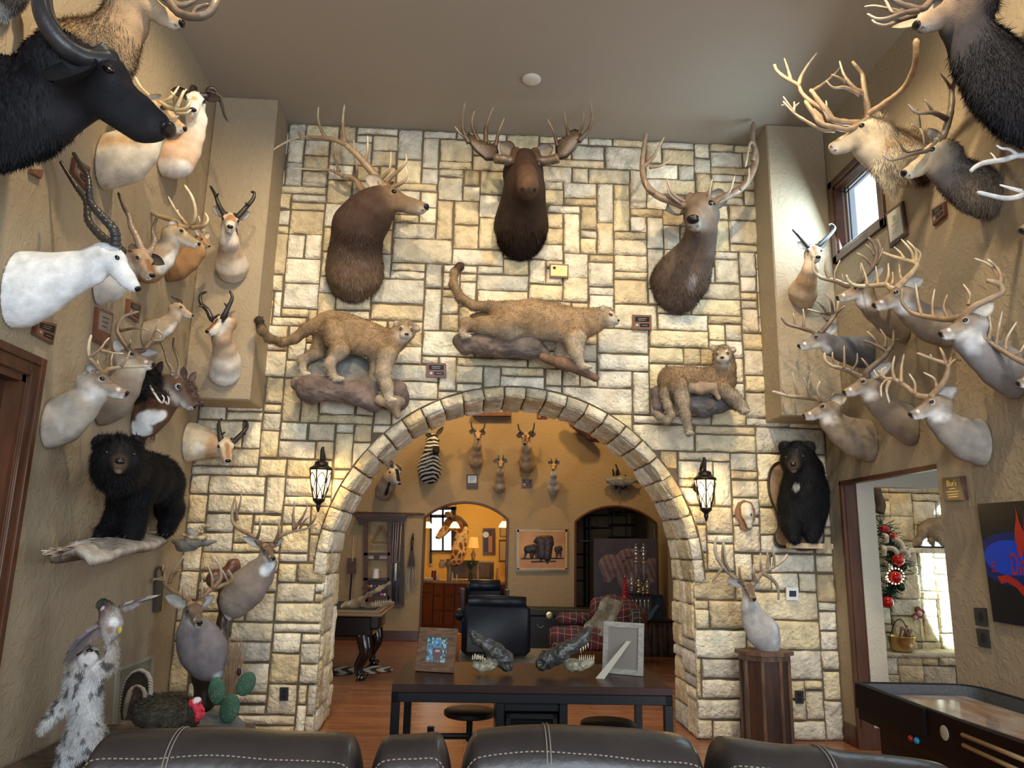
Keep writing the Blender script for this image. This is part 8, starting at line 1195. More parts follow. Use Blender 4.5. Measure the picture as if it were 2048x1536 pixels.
c = np.mean(pts, 0); g = G(); n = len(pts); rows = [[c+(p-c)*f for p in pts] for f in np.linspace(.02, 1, 26)]; V = np.array(rows); C = np.where((np.sin(V[..., 0:1]*34+np.sin(V[..., 1:2]*9)*2.2) > 0), .68, .02)*np.ones(3); g.grid(V, C, close=True); g.obj('hide', vmat('zebra_hide', .8, .1, 5, 0), t)
M_BLU = mat('navy_leather', (.005, .009, .018), .45, var=.3, vs=4, bump=.3, bs=30, bd=.006)
def softbox(name, par, lo, hi, r, mt, k=.05, cell=.022, col=(1, 1, 1)):
    lo, hi = np.array(lo, float), np.array(hi, float); c = (lo+hi)/2; h = (hi-lo)/2-r; g = G(); g.box(lo, hi, col, bev=min(r, .06)); return g.obj(name, mt, par, True, 50)
def recliner(label, x0, x1, y, zt, back):
    t = thing('leather_recliner', label, 'armchair', ((x0+x1)/2, y+.4, 0)); w_ = x1-x0
    softbox('back_shell', t, (x0, y, .12), (x1, y+.16, zt-.10), .06, M_BLU); g = G(); g.tube([(x0+.06, y+.10, zt-.08), ((x0+x1)/2, y+.09, zt-.065), (x1-.06, y+.10, zt-.08)], .085, seg=14, flat=(0, 0, 1)); g.obj('headrest', M_BLU, t, True)
    softbox('arm', t, (x0-.02, y+.1, .12), (x0+.16, y+.85, .62), .06, M_BLU); softbox('arm', t, (x1-.16, y+.1, .12), (x1+.02, y+.85, .62), .06, M_BLU); softbox('seat', t, (x0+.14, y+.1, .2), (x1-.14, y+.9, .46), .06, M_BLU); return t
ya = 11.15; a, b = PY(928, 1205, ya), PY(1061, 1205, ya); zt = PY(990, 1194, ya)[2]; recliner('navy blue leather recliner seen from behind, nearer one', a[0], b[0], ya, zt, 1)
ya = 12.6; a, b = PY(922, 1170, ya), PY(1018, 1170, ya); t = thing('leather_armchair', 'navy leather wing armchair behind the recliner, nearer the bar', 'armchair', ((a[0]+b[0])/2, ya, 0)); zt = PY(970, 1163, ya)[2]
softbox('back', t, (a[0]+.08, ya, .3), (b[0]-.08, ya+.16, zt-.05), .06, M_BLU); g = G(); g.tube([(a[0]+.14, ya+.06, zt-.07), (b[0]-.14, ya+.06, zt-.07)], .10, seg=12); g.obj('head_roll', M_BLU, t, True)
for s_, x in ((-1, a[0]), (1, b[0])): g = G(); g.slab([(x, ya, .3), (x+.06*-s_, ya, .3), (x+.06*-s_, ya, zt-.12), (x, ya, zt-.10), (x-.02*s_, ya-.0, zt-.3)], (0, -.28, 0)); g.obj('wing', M_BLU, t); g = G(); g.tube([(x, ya-.45, .58), (x, ya+.05, .58)], .075, seg=12); g.obj('arm_roll', M_BLU, t, True)
softbox('seat', t, (a[0]+.04, ya-.5, .12), (b[0]-.04, ya, .45), .05, M_BLU)
M_CHER = mat('cherry_cabinet', (.17, .045, .02), .3, var=.4, vs=3, col2=(.10, .026, .012), st=(6, 6, 1), coat=.3)
t = thing('bar_cabinet', 'curved cherry wood bar cabinet with raised panel doors', 'cabinet', (.1, 15.6, 0)); N_a = 12; arc = lambda x, dy=0: np.array([x, 16.3-.9*(1-((x-.1)/2.0)**2)+((x-.3)*-.1)+dy, 0])
zc_ = PY(930, 1162, 15.5)[2]; g = G(); xs = np.linspace(-1.3, 1.2, N_a+1)
for i in range(N_a): p, q = arc(xs[i]), arc(xs[i+1]); g.slab([p, q, q+[0, .6, 0], p+[0, .6, 0]], (0, 0, zc_-.05))
g.obj('carcass', M_CHER, t)
for i in range(0, N_a, 1):
    p, q = arc(xs[i], -.02), arc(xs[i+1], -.02); f = qplane(p+[0, 0, zc_-.08], q+[0, 0, zc_-.08], q+[0, 0, .1], p+[0, 0, .1]); n = nrm(np.cross(q-p, [0, 0, 1])); n = n if n[1] < 0 else -n; dr3 = i % 3 != 2
    for (b0, b1) in (((0, .26), (.28, .62), (.64, 1)) if dr3 else ((0, .2), (.22, 1))):
        g = G(); board(g, f, n, .04, b0+.01, .96, b1-.01, 0, .018); o = g.obj('drawer' if b1-b0 < .5 else 'door', M_CHER, t); g = G(); board(g, f, n, .16, b0+.06, .84, b1-.06, .018, .026); g.obj('raised_panel', M_CHER, o)
t = thing('bar_counter', 'tan granite counter with a bright edge over the curved cabinet', 'counter', (.1, 15.7, zc_)); g = G()
for i in range(N_a): p, q = arc(xs[i], -.06), arc(xs[i+1], -.06); g.slab([p+[0, 0, zc_-.05], q+[0, 0, zc_-.05], q+[0, .7, zc_-.05], p+[0, .7, zc_-.05]], (0, 0, .05))
g.obj('slab', mat('granite', (.46, .30, .16), .15, var=1, vs=30, col2=(.2, .13, .08), coat=.5), t)
YGf = 16.6; GC_ = (.33, .16, .06)
def gir(P, C, H, s):
    rg = np.random.default_rng(3); S_ = rg.uniform(P.min(0), P.max(0), (150, 3)); dd = np.sort(np.linalg.norm(P[:, None]-S_[None], axis=2), axis=1); pale = np.clip((.030-(dd[:, 1]-dd[:, 0]))/.012, 0, 1)[:, None]*(P[:, 2:3] < H(0, 0, -.2)[2]); return C*(1-pale)+np.array((.66, .47, .25))*pale
beast('giraffe_mount', 'giraffe head and neck standing in the bar room, muzzle to the left', 'mounted giraffe', F3, YGf, (520, 270, 0), (330, 545, -.02), [(700, 250, 0, 120), (800, 330, 0, 105), (800, 480, 0, 110), (770, 640, 0, 115), (740, 800, 0, 125), (700, 950, 0, 130)], {0: (.30, .16, .07), 1: (.06, .03, .025), 2: (.42, .28, .16), 3: (.20, .07, .03), 'e': (.3, .2, .1), 'i': (.5, .4, .3)}, 'horse', ears=[('d', -.3, .5, .3), ('d', -.3, -.5, .3)],
      horns=[[[20, 16, (600, 140, 0), (600, 60, 0), (605, 20, 0)]], [[20, 16, (660, 120, .1), (670, 50, .1), (680, 30, .1)]]], hc=((.05, .03, .02), (.03, .02, .015)), pb=gir, paint=[('l', (860, 160, -.1), (900, 420, -.1), 60, (.04, .02, .018), .5), ('l', (650, 130, -.1), (830, 130, -.1), 90, (.04, .022, .02), .5)], loc=cpt(F3, 720, 1100, YGf))
YW = 18.2
def wq(cr, a, b, c, d, y): return qplane(*YQd(cr, a, b, c, d, y))
g = G()
for a in ((190, -60, 230, 1020), (600, -60, 690, 900), (190, 90, 700, 150), (420, 0, 460, 780), (190, 770, 640, 800), (190, -60, 700, 0)): f = wq(F3, *a, YW); board(g, f, NB, 0, 0, 1, 1, 0, .06)
wn = g.obj('window_2', M_BLACKM, None); setp(wn, 'dark framed bar window with bright panes', None, None, 'structure'); g = G(); f = wq(F3, 190, -60, 690, 800, YW); board(g, f, NB, 0, 0, 1, 1, 0, .01); g.obj('pane', mat('daylit_pane', (.8, .9, .95), .3, emit=(.80, .92, 1.0), es=1.15), wn)
t = thing('bar_picture', 'dark framed picture with a pale moon shape in the bar room', 'picture', cpt(F3, 1320, 600, YW)); f = wq(F3, 1205, 350, 1445, 850, YW); g = G(); board(g, f, NB, 0, 0, 1, 1, 0, .04); g.obj('frame', M_CASE, t); g = G(); board(g, f, NB, .1, .08, .75, .92, .04, .045); g.obj('print', mat('dusk_print', (.03, .02, .05), .4), t); g = G(); board(g, f, NB, .45, .3, .75, .92, .045, .048); g.obj('print', mat('orange_print', (.40, .14, .04), .4), t); g = G(); c = f(.24, .25)+NB*.046; g.lathe(c, [(.07, 0), (.07, .004)], 18, axis=NB); g.obj('moon', mat('moon', (.6, .65, .85), .4), t)
for lb, bx in (('upper framed print at the right of the bar room', (1530, 330, 1660, 520)), ('lower framed map print at the right of the bar room', (1515, 570, 1660, 1000))):
    t = thing('framed_print', lb, 'picture', cpt(F3, bx[0], bx[3], YW-.1)); f = wq(F3, *bx, YW-.3); g = G(); board(g, f, NB, 0, 0, 1, 1, 0, .03); g.obj('frame', M_CASE, t); g = G(); board(g, f, NB, .12, .08, .95, .92, .03, .034); g.obj('print', mat('tan_print', (.35, .24, .15), .5), t)
M_SHADE = mat('lit_shade', (.9, .7, .35), .6, emit=(1.0, .72, .22), es=2.6)
for a, b, lb in ((665, 345, 'middle glowing pendant shade in front of the giraffe'), (150, 345, 'left glowing pendant shade in the bar room'), (1610, 335, 'right glowing pendant shade in the bar room')):
    yl = 15.9; c = cpt(F3, a, b, yl); t = thing('pendant_lamp', lb, 'pendant lamp', c, 'bar pendants'); g = G(); k = crr(F3, 1, c); g.lathe(c, [(104*k, 0), (70*k, 70*k), (32*k, 115*k), (20*k, 118*k)], 20, caps=False); g.obj('lamp_shade', M_SHADE, t, True); g = G(); g.tube([c+[0, 0, 115*k], [c[0], c[1], 3.6]], .006, seg=5); g.obj('cord', M_BLACKM, t)
c = cpt(F3, 1020, 975, 16.9); k = crr(F3, 1, c); t = thing('table_lamp', 'table lamp with tapered orange shade on the bar', 'table lamp', c); g = G(); g.lathe(c, [(40*k, 0), (30*k, 40*k), (50*k, 120*k), (20*k, 180*k), (14*k, 240*k)], 16); g.obj('base', mat('lamp_base', (.30, .18, .08), .3), t, True); g = G(); g.lathe(c+[0, 0, 240*k], [(105*k, 0), (75*k, 205*k)], 20, caps=False); g.obj('lamp_shade', mat('amber_shade', (.5, .25, .08), .6, emit=(1, .42, .08), es=.5), t, True)
g = G(); g.box(c-[.55, .2, 0]-[0, 0, zc_*0+.0]-np.array([0, 0, c[2]-zc_]), c+[.45, .25, 0], bev=.02); solo(g, 'raised_bar', mat('stone_bar', (.16, .10, .05), .5, var=.6, vs=9, bump=.8, bs=20, bd=.01), 'raised tiled bar ledge behind the counter', 'bar ledge')
c = cpt(F3, 975, 1090, 15.75); k = crr(F3, 1, c); c[2] = zc_+.0; t = thing('pedestal_bowl', 'wide dark green bowl on a stem on the bar counter', 'bowl', c); zt_ = cpt(F3, 975, 970, 15.75)[2]; h_ = zt_-c[2]; g = G(); g.lathe(c, [(.07, 0), (.02, .03), (.02, h_*.55), (.05, h_*.6), (165*k, h_), (158*k, h_), (.04, h_*.66), (0, h_*.65)], 24); g.obj('bowl', mat('green_glaze', (.02, .05, .03), .2), t, True)
it = [('urn', 'cream pottery urn', 420, 950, 1120, 70, (.45, .36, .24)), ('urn', 'spotted brown urn', 540, 940, 1115, 60, (.20, .15, .10)), ('box', 'small tan box', 205, 1050, 1105, 40, (.45, .30, .16)), ('bottle', 'dark round bottle', 970, 1130, 1290, 40, (.02, .02, .03)), ('candlestick', 'pale twisted candlestick', 1105, 1040, 1290, 22, (.45, .33, .2)), ('figurine', 'black and white bird figurine', 1375, 1020, 1270, 45, (.05, .05, .06)), ('goblet', 'small brass goblet', 1480, 1120, 1280, 32, (.5, .3, .15)),
      ('mug', 'dark red mug with white mark', 262, 1160, 1280, 48, (.16, .03, .04)), ('cup', 'small white cup', 345, 1240, 1300, 34, (.6, .56, .5)), ('shaker', 'left salt shaker', 620, 1190, 1310, 16, (.6, .6, .62)), ('shaker', 'right salt shaker', 705, 1230, 1320, 16, (.6, .6, .62)), ('vase', 'mossy stone vase', 560, 1080, 1290, 50, (.22, .18, .10))]
for nm, lb, a, b0, b1, r_, cl in it:
    yl = 15.62+.25*abs(a-850)/850; top_, bot_ = cpt(F3, a, b0, yl)[2], cpt(F3, a, b1, yl)[2]; c = cpt(F3, a, b1, yl); c[2] = zc_ if bot_ < zc_+.12 else bot_; k = crr(F3, r_, c); h_ = max(.05, top_-c[2]); g = G(); pr = {'urn': [(.6, 0), (1, .35), (.9, .7), (.6, .85), (.85, 1)], 'box': [(1, 0), (1, .98), (.9, 1)], 'mug': [(.9, 0), (1, .1), (1, 1), (.9, 1)], 'figurine': [(.9, 0), (.8, .2), (1, .45), (.6, .7), (.55, .9), (.2, 1)]}.get(nm, [(.8, 0), (1, .3), (.8, .6), (.5, .8), (.6, 1)]); g.lathe(c, [(p*k, q*h_) for p, q in pr], 16); solo(g, nm, mat('bar_item_'+nm+str(a), cl, .35), lb+' on the bar counter', nm, 'items on the bar', True, 40)
for k_ in range(4): g = G(); c = cpt(F3, 150, 1235, 15.55); c[2] = zc_+.012*k_; g.box(c-[.13, .06, 0], c+[.10, .10, .011], bev=.002); solo(g, 'magazine', mat('magazine_%d' % k_, rnd.choice(((.6, .55, .3), (.55, .52, .46), (.5, .5, .2))), .4), ('bottom', 'second', 'third', 'topmost')[k_]+' magazine of the stack on the bar counter', 'magazine', 'magazines on the bar')
g = G(); pts = [PZ(u, v, .006) for u, v in ((848, 1262), (870, 1254), (900, 1250), (930, 1247), (960, 1250), (955, 1262), (925, 1268), (900, 1272), (870, 1270), (852, 1272))]; c = np.mean(pts, 0); V = np.array([[c+(p-c)*f for p in pts] for f in np.linspace(.03, 1, 10)]); C = np.where(vnoise(V*1.7)[..., None] > .05, (.08, .04, .03), (.62, .48, .28)); g.grid(V, C, close=True); solo(g, 'cowhide_rug', vmat('cowhide', .8, .1, 5, 0), 'brown and cream cowhide rug on the bar room floor', 'rug')
t = thing('elephant_picture', 'copper relief picture of three elephants in a gold-edged frame', 'picture', cpt(D8, 430, 730, BY)); f = wq(D8, 165, 297, 696, 732, BY); g = G(); board(g, f, NB, 0, 0, 1, 1, 0, .03); g.obj('frame', M_PLQ, t)
g = G()
for q in ((.02, .02, .98, .07), (.02, .02, .055, .95), (.945, .02, .98, .95), (.02, .92, .98, .96)): board(g, f, NB, *q, .03, .04)
g.obj('gilt_edge', mat('gilt', (.55, .36, .14), .35, .6, bump=.8, bs=60), t); g = G(); board(g, f, NB, .055, .07, .945, .92, .03, .034); g.obj('copper_sheet', mat('copper', (.30, .10, .03), .4, .35, var=.6, vs=3, col2=(.48, .22, .07)), t)
def relief(nm, shapes, m):
    for s_ in shapes: B = Body(.012); [B.cone(f(a0, b0)+NB*.035, f(a1, b1)+NB*.035, r0, r1, (.05, .035, .03), NB, .35) for a0, b0, a1, b1, r0, r1 in s_]; P, Fa, N_, C = B.mesh(.008); g = G(); g.addnp(P, Fa, C*(1+.6*vnoise(P*30))[:, None]); g.obj(nm, m, t, True)
rm = vmat('bronze_relief', .4, .2, 20, .5, 60, .005, metal=.3)
relief('elephant', [[(.46, .28, .62, .26, .09, .08), (.5, .3, .5, .62, .10, .08), (.62, .3, .6, .66, .09, .07), (.42, .24, .36, .3, .05, .03), (.5, .55, .46, .78, .035, .015), (.66, .22, .7, .36, .05, .03)], [(.22, .48, .34, .46, .07, .08), (.2, .5, .16, .68, .03, .02), (.3, .5, .3, .66, .05, .035), (.38, .52, .4, .68, .04, .03)], [(.78, .48, .84, .46, .05, .05), (.79, .5, .78, .66, .035, .025), (.85, .5, .85, .64, .03, .02)], [(.58, .7, .62, .66, .04, .04), (.6, .7, .6, .8, .02, .02)]], rm)
relief('ground', [[(.1, .70, .9, .69, .018, .018), (.3, .77, .75, .76, .02, .018)]], rm)
M_ST = mat('black_stair_iron', (.006, .006, .007), .5); t = thing('spiral_staircase', 'black iron spiral staircase behind the right arch', 'staircase', (2.45, 15.2, 0)); c0 = np.array([2.30, 15.2, 0]); g = G(); g.tube([c0, c0+[0, 0, 5]], .06, seg=10); g.obj('centre_pole', M_ST, t)
P = []
for k in range(17):
    a = k*.42+2.0; z = .25+k*.25; d = np.array([cos(a), sin(a), 0]); n = np.array([-sin(a), cos(a), 0]); g = G(); e = c0+d*.85+[0, 0, z]; g.slab([c0+n*.04+[0, 0, z], c0-n*.04+[0, 0, z], e-n*.2, e+n*.2], (0, 0, .03)); g.obj('tread', M_ST, t)
    for q in (-.13, .1): g = G(); b = e+n*q; g.tube([b, b+[0, 0, .95]], .011, seg=5); g.obj('baluster', M_ST, t)
    P.append(e+[0, 0, .97])
g = G(); g.tube(smooth_path(P, 4), .022, seg=8); g.obj('handrail', M_ST, t)
for a in (1145, 1290, 1385, 1465): g = G(); g.tube([cpt(D8, a-0, 90, 15.9), cpt(D8, a, 390, 15.9)], .011, seg=5); g.obj('baluster', M_ST, t)
for b in (125, 255, 385): g = G(); g.tube([cpt(D8, 1110, b, 15.9), cpt(D8, 1465, b, 15.9)], .024, seg=6); g.obj('rail', M_ST, t)
YCn = 13.3; t = thing('elephant_canvas', 'large dim purple-grey canvas of an elephant’s head leaning by the arch', 'painting', PY(1240, 1250, YCn)); f = wq(D8, 958, 395, 1605, 1300, YCn); g = G(); board(g, f, NB, 0, 0, 1, 1, 0, .04); g.obj('panel', mat('canvas_print', (.085, .07, .085), .7, var=.6, vs=3, col2=(.05, .04, .055)), t)
B = Body(.05); EL = (.20, .125, .125)
for a0, b0, a1, b1, r0, r1 in ((.25, .32, .22, .45, .22, .12), (.55, .28, .55, .45, .26, .22), (.92, .32, .93, .45, .17, .12), (.45, .42, .45, .66, .10, .07), (.55, .45, .55, .60, .14, .10)): B.cone(f(a0, b0)+NB*.03, f(a1, b1)+NB*.03, r0, r1, EL, NB, .12)
B.clip.append((f(.985, .5), np.array([-1., 0, 0]))); B.clip.append((f(.01, .5), np.array([1., 0, 0])))
for q in range(9): B.dots(np.array([f(.38, .16+q*.03), f(.52, .13+q*.03), f(.68, .16+q*.03)][0:2]), .008, (.09, .055, .055), .6)
P, Fa, N_, C = B.mesh(.014); P[:, 1] = np.clip(P[:, 1], YCn-.075, None); g = G(); g.addnp(P, Fa, C*(1+.25*np.sin(P[:, 0:1]*60+P[:, 2:3]*25))); g.obj('elephant_print', vmat('canvas_paint', .8, .3, 8, 0), t, True)
YTk = 12.9; f = wq(D8, 310, 1110, 775, 1420, YTk); t = thing('storage_trunk', 'dark wooden trunk with a round brass emblem', 'trunk', (*f(.5, 1)[:2], 0)); p, q = f(0, 0), f(1, 1); M_TK = mat('trunk_wood', (.022, .018, .014), .5, var=.4, vs=4, st=(1, 1, 6)); g = G(); g.box((p[0], YTk, .02), (q[0]+.5, YTk+.5, p[2]-.12), bev=.01); g.obj('chest', M_TK, t); g = G(); g.box((p[0]-.02, YTk-.02, p[2]-.12), (q[0]+.52, YTk+.52, p[2]), bev=.02); g.obj('lid', M_TK, t)
g = G(); c = cpt(D8, 507, 1180, YTk-.02); g.lathe(c, [(.055, 0), (.055, .006), (.03, .01)], 20, axis=NB); g.obj('emblem', M_BRASS, t); g = G(); g.tube(smooth_path([cpt(D8, a, b, YTk-.03) for a, b in ((380, 1275), (410, 1310), (450, 1285))], 4), .008, seg=6); g.obj('handle', M_PEWT, t, True)
def plaid(name, base, base2, s=1):
    m, nt, b = _mat(name); N = nt.nodes; L = nt.links; b.inputs['Roughness'].default_value = .9; tc = N.new('ShaderNodeTexCoord'); sx = N.new('ShaderNodeSeparateXYZ'); L.new(tc.outputs['Object'], sx.inputs[0]); prev = None
    def band(sock, sc_, wd, off):
        a = N.new('ShaderNodeMath'); a.operation = 'MULTIPLY_ADD'; a.inputs[1].default_value = sc_; a.inputs[2].default_value = off; L.new(sock, a.inputs[0]); fr = N.new('ShaderNodeMath'); fr.operation = 'FRACT'; L.new(a.outputs[0], fr.inputs[0]); lt = N.new('ShaderNodeMath'); lt.operation = 'LESS_THAN'; lt.inputs[1].default_value = wd; L.new(fr.outputs[0], lt.inputs[0]); return lt.outputs[0]
    col = (*base, 1); cur = None
    yz = N.new('ShaderNodeMath'); yz.operation = 'ADD'; L.new(sx.outputs[1], yz.inputs[0]); L.new(sx.outputs[2], yz.inputs[1])
    for sock, sc_, wd, off, c_, fac in ((sx.outputs[0], 5*s, .4, 0, base2, .6), (yz.outputs[0], 5*s, .4, .2, base2, .6), (sx.outputs[0], 10*s, .07, .3, (.55, .45, .28), .8), (yz.outputs[0], 10*s, .07, .1, (.55, .45, .28), .8), (sx.outputs[0], 5*s, .05, .62, (.03, .04, .08), .8)):
        mx = N.new('ShaderNodeMix'); mx.data_type = 'RGBA'; bnd = band(sock, sc_, wd, off); ml = N.new('ShaderNodeMath'); ml.operation = 'MULTIPLY'; ml.inputs[1].default_value = fac; L.new(bnd, ml.inputs[0]); L.new(ml.outputs[0], mx.inputs[0])
        if cur is None: mx.inputs[6].default_value = col
        else: L.new(cur, mx.inputs[6])
        mx.inputs[7].default_value = (*c_, 1); cur = mx.outputs[2]
    L.new(cur, b.inputs['Base Color']); return m
M_PLAID = plaid('red_plaid', (.20, .035, .035), (.09, .045, .04)); YPc = 11.6; t = thing('plaid_armchair', 'red plaid upholstered armchair under a patchwork throw', 'armchair', (*cpt(D8, 1000, 1500, YPc)[:2], 0))
B = Body(.05); W1 = (1, 1, 1); limb(B, D8, YPc, [(620, 1195, -.1, 44), (760, 1195, -.05, 44), (900, 1190, .1, 44)], W1); limb(B, D8, YPc, [(620, 1230, -.1, 40), (900, 1230, .1, 40)], W1); P, Fa, N_, C = B.mesh(.02); g = G(); g.addnp(P, Fa, C); g.obj('arm', M_PLAID, t, True)
B = Body(.06); limb(B, D8, YPc, [(560, 1370, -.25, 75), (760, 1370, -.2, 75), (1100, 1380, -.1, 70), (1380, 1400, 0, 60)], W1); limb(B, D8, YPc, [(560, 1440, -.2, 70), (900, 1450, -.1, 80), (1350, 1460, 0, 80)], W1); P, Fa, N_, C = B.mesh(.02); g = G(); g.addnp(P, Fa, C); g.obj('seat', M_PLAID, t, True)
B = Body(.08); limb(B, D8, YPc, [(1010, 1080, .15, 90), (1150, 1090, .15, 110), (1300, 1140, .1, 110), (1420, 1190, .05, 95)], W1); limb(B, D8, YPc, [(1000, 1200, .15, 90), (1200, 1250, .15, 120), (1400, 1270, .1, 95)], W1); P, Fa, N_, C = B.mesh(.02); g = G(); g.addnp(P, Fa, C); g.obj('backrest', M_PLAID, t, True)
B = Body(.06); limb(B, D8, YPc, [(1400, 1200, -.15, 85), (1410, 1300, -.15, 70), (1400, 1420, -.1, 75)], W1); P, Fa, N_, C = B.mesh(.02); g = G(); g.addnp(P, Fa, C); g.obj('arm', plaid('green_plaid', (.035, .04, .035), (.10, .04, .03)), t, True)
g = G(); rows = []
for a, b, c_, d in ((1090, 985, 1270, 1050), (1030, 1040, 1240, 1110), (1000, 1120, 1180, 1220), (940, 1210, 1150, 1290), (870, 1270, 1110, 1350), (850, 1330, 1060, 1400)): rows.append([cpt(D8, a+(c_-a)*q, b+(d-b)*q, YPc-.12-.10*(b-985)/350-.03*sin(q*9)) for q in np.linspace(0, 1, 9)])
V = np.array(rows); V = np.array([smooth_path(V[:, j], 4) for j in range(9)]).transpose(1, 0, 2); C = np.array([[[(.30, .24, .15), (.42, .36, .25), (.24, .20, .13)][(i//4+j//3) % 3] for j in range(V.shape[1])] for i in range(V.shape[0])]); g.grid(V, C); V2 = V+[0, .012, 0]; g.grid(V2, C); solo(g, 'patchwork_throw', vmat('throw_fabric', .9, .25, 25, .5, 80), 'tan patchwork throw draped over the plaid armchair', 'throw', smooth=True)
YTr = 12.4; tb_c = cpt(D8, 1400, 1210, YTr); f = wq(D8, 1330, 1215, 1780, 1560, YTr); t = thing('log_side_table', 'side table made of rough branches with a glossy top', 'side table', (*f(.5, 1)[:2], 0)); p, q = f(0, 0), f(1, 1); g = G(); g.box((p[0]-.3, YTr-.15, p[2]-.035), (q[0], YTr+.35, p[2]), bev=.01); g.obj('tabletop', M_TT, t); BRK = mat('bark', (.14, .08, .05), .8, var=.7, vs=7, col2=(.05, .03, .02), bump=1, bs=18, bd=.02)
for k in range(12): x = p[0]+(q[0]-p[0])*(k+.5)/12; g = G(); g.tube(smooth_path([(x, YTr-.08+rnd.uniform(-.03, .05), 0), (x+rnd.uniform(-.05, .05), YTr-.1, p[2]*.5), (x+rnd.uniform(-.02, .02), YTr-.06, p[2]-.03)], 4), rnd.uniform(.035, .06), seg=7); g.obj('branch', BRK, t, True)
c = cpt(E5c, 540, 1100, YTr); c[2] = p[2]; zt_ = cpt(E5c, 540, 715, YTr)[2]; t = thing('candle_tree', 'tall red beaded cone candle tree', 'ornament', c); g = G(); H_ = zt_-c[2]
for i in range(15):
    z = H_*i/15; r_ = .085*(1-i/15.5); n_ = max(3, int(r_*2*pi/.028))
    for j in range(n_): a = 2*pi*j/n_+i*.3; g.ball(c+[r_*cos(a), r_*sin(a), z+.02], .017, seg=7, rings=5)
g.lathe(c, [(.08, 0), (.01, H_*.97)], 12); g.obj('beads', mat('red_beads', (.50, .012, .03), .15, coat=.6), t, True)
g = G(); g.lathe(c+[0, 0, H_*.96], [(.006, 0), (.012, .02), (.002, .06)], 8); g.obj('tip', mat('gold_tip', (.7, .5, .2), .3, .8), t, True)
M_CHR = mat('silver_glass', (.62, .62, .60), .12, .9); M_GLD = mat('gold_trophy', (.62, .52, .28), .15, .9); M_GCOL = mat('glass_column', (.45, .48, .5), .08, trans=.7)
def trophy(label, a, b0, b1, r_, m, col_b=None):
    c = cpt(E5c, a, b1, YTr); h_ = cpt(E5c, a, b0, YTr)[2]-c[2]; t = thing('trophy', label, 'trophy', c, 'trophies'); k = crr(E5c, r_, c); g = G(); g.lathe(c, [(k, 0), (k*.9, h_*.06), (k*.3, h_*.16), (k*.55, h_*.34), (k*.85, h_*.45), (k*.5, h_*.58), (k*.35, h_*.7), (k*.8, h_*.78), (k*.3, h_*.86), (k*.45, h_*.93), (k*.1, h_)], 14); g.obj('cup', m, t, True)
    g = G(); g.tube([c+[k*.7, 0, h_*.45], c+[k*1.1, 0, h_*.6], c+[k*.6, 0, h_*.76]], k*.12, seg=5); g.tube([c+[-k*.7, 0, h_*.45], c+[-k*1.1, 0, h_*.6], c+[-k*.6, 0, h_*.76]], k*.12, seg=5); g.obj('handle', m, t, True)
    if col_b:
        g = G(); z0 = cpt(E5c, a, col_b, YTr)[2]; g.lathe([c[0], c[1], z0], [(k*.7, 0), (k*.7, c[2]-z0)], 12); g.obj('column', M_GCOL, t, True)
trophy('tall silver trophy on a clear column, left of the pair', 712, 205, 500, 38, M_CHR, 760); trophy('tall silver trophy on a clear column, right of the pair', 828, 205, 510, 38, M_CHR, 770)
trophy('slim silver trophy beside the red candle tree', 645, 715, 930, 28, M_CHR); trophy('gold trophy cup, middle of the cluster', 755, 725, 960, 45, M_GLD); trophy('gold trophy figure at the right of the cluster', 885, 745, 975, 38, M_GLD); trophy('short gold trophy at the front of the cluster', 820, 850, 985, 34, M_GLD)
c = cpt(E5c, 770, 975, YTr); g = G(); w_ = crr(E5c, 170, c); g.box(c-[w_, .12, .02], c+[w_, .12, .0]); solo(g, 'glass_shelf', M_BLACKM, 'dark shelf carrying the gold trophies', 'shelf')
for i, a in enumerate((660, 715, 775, 840, 900)): c = cpt(E5c, a, 1200, YTr); z0 = p[2]; z1 = cpt(E5c, a, 985, YTr)[2]; g = G(); c[2] = z0; k = .022; g.lathe(c, [(k, 0), (k*.5, (z1-z0)*.3), (k*1.1, (z1-z0)*.5), (k*.4, (z1-z0)*.7), (k, (z1-z0)-.02)], 12); solo(g, 'turned_glass_ornament', M_CHR, 'shiny turned glass ornament under the trophy shelf, %s' % ('leftmost', 'second from left', 'middle one', 'second from right', 'rightmost')[i], 'ornament', 'glass ornaments', True)
a_, b_ = cpt(E5c, 960, 1330, YTr-.1), cpt(E5c, 1150, 1350, YTr-.1); a_[2] = b_[2] = p[2]; t, f2, nf, aa, bb, rx, upv = lean_frame('dark blue picture frame seen from behind on the log table', a_, b_, .38, .25, mat('navy_frame', (.01, .02, .035), .4), .03); g = G(); board(g, f2, nf, aa, bb, 1-aa, 1-bb, .003, .008); g.obj('backing', mat('navy_card', (.012, .022, .035), .6), t)
g = G(); e0, e1 = f2(.5, .4)+nf*.01, a_+[-.12, -.15, 0]; g.slab([e0-rx*.03, e0+rx*.03, e1+rx*.04, e1-rx*.04], nf*.006); g.obj('easel_leg', mat('blue_card', (.05, .10, .16), .5), t)
G7 = (1700, 940, 3.838); YH = HY-.42; hz = .455; zf = PY(1812, 1312, YH)[2]
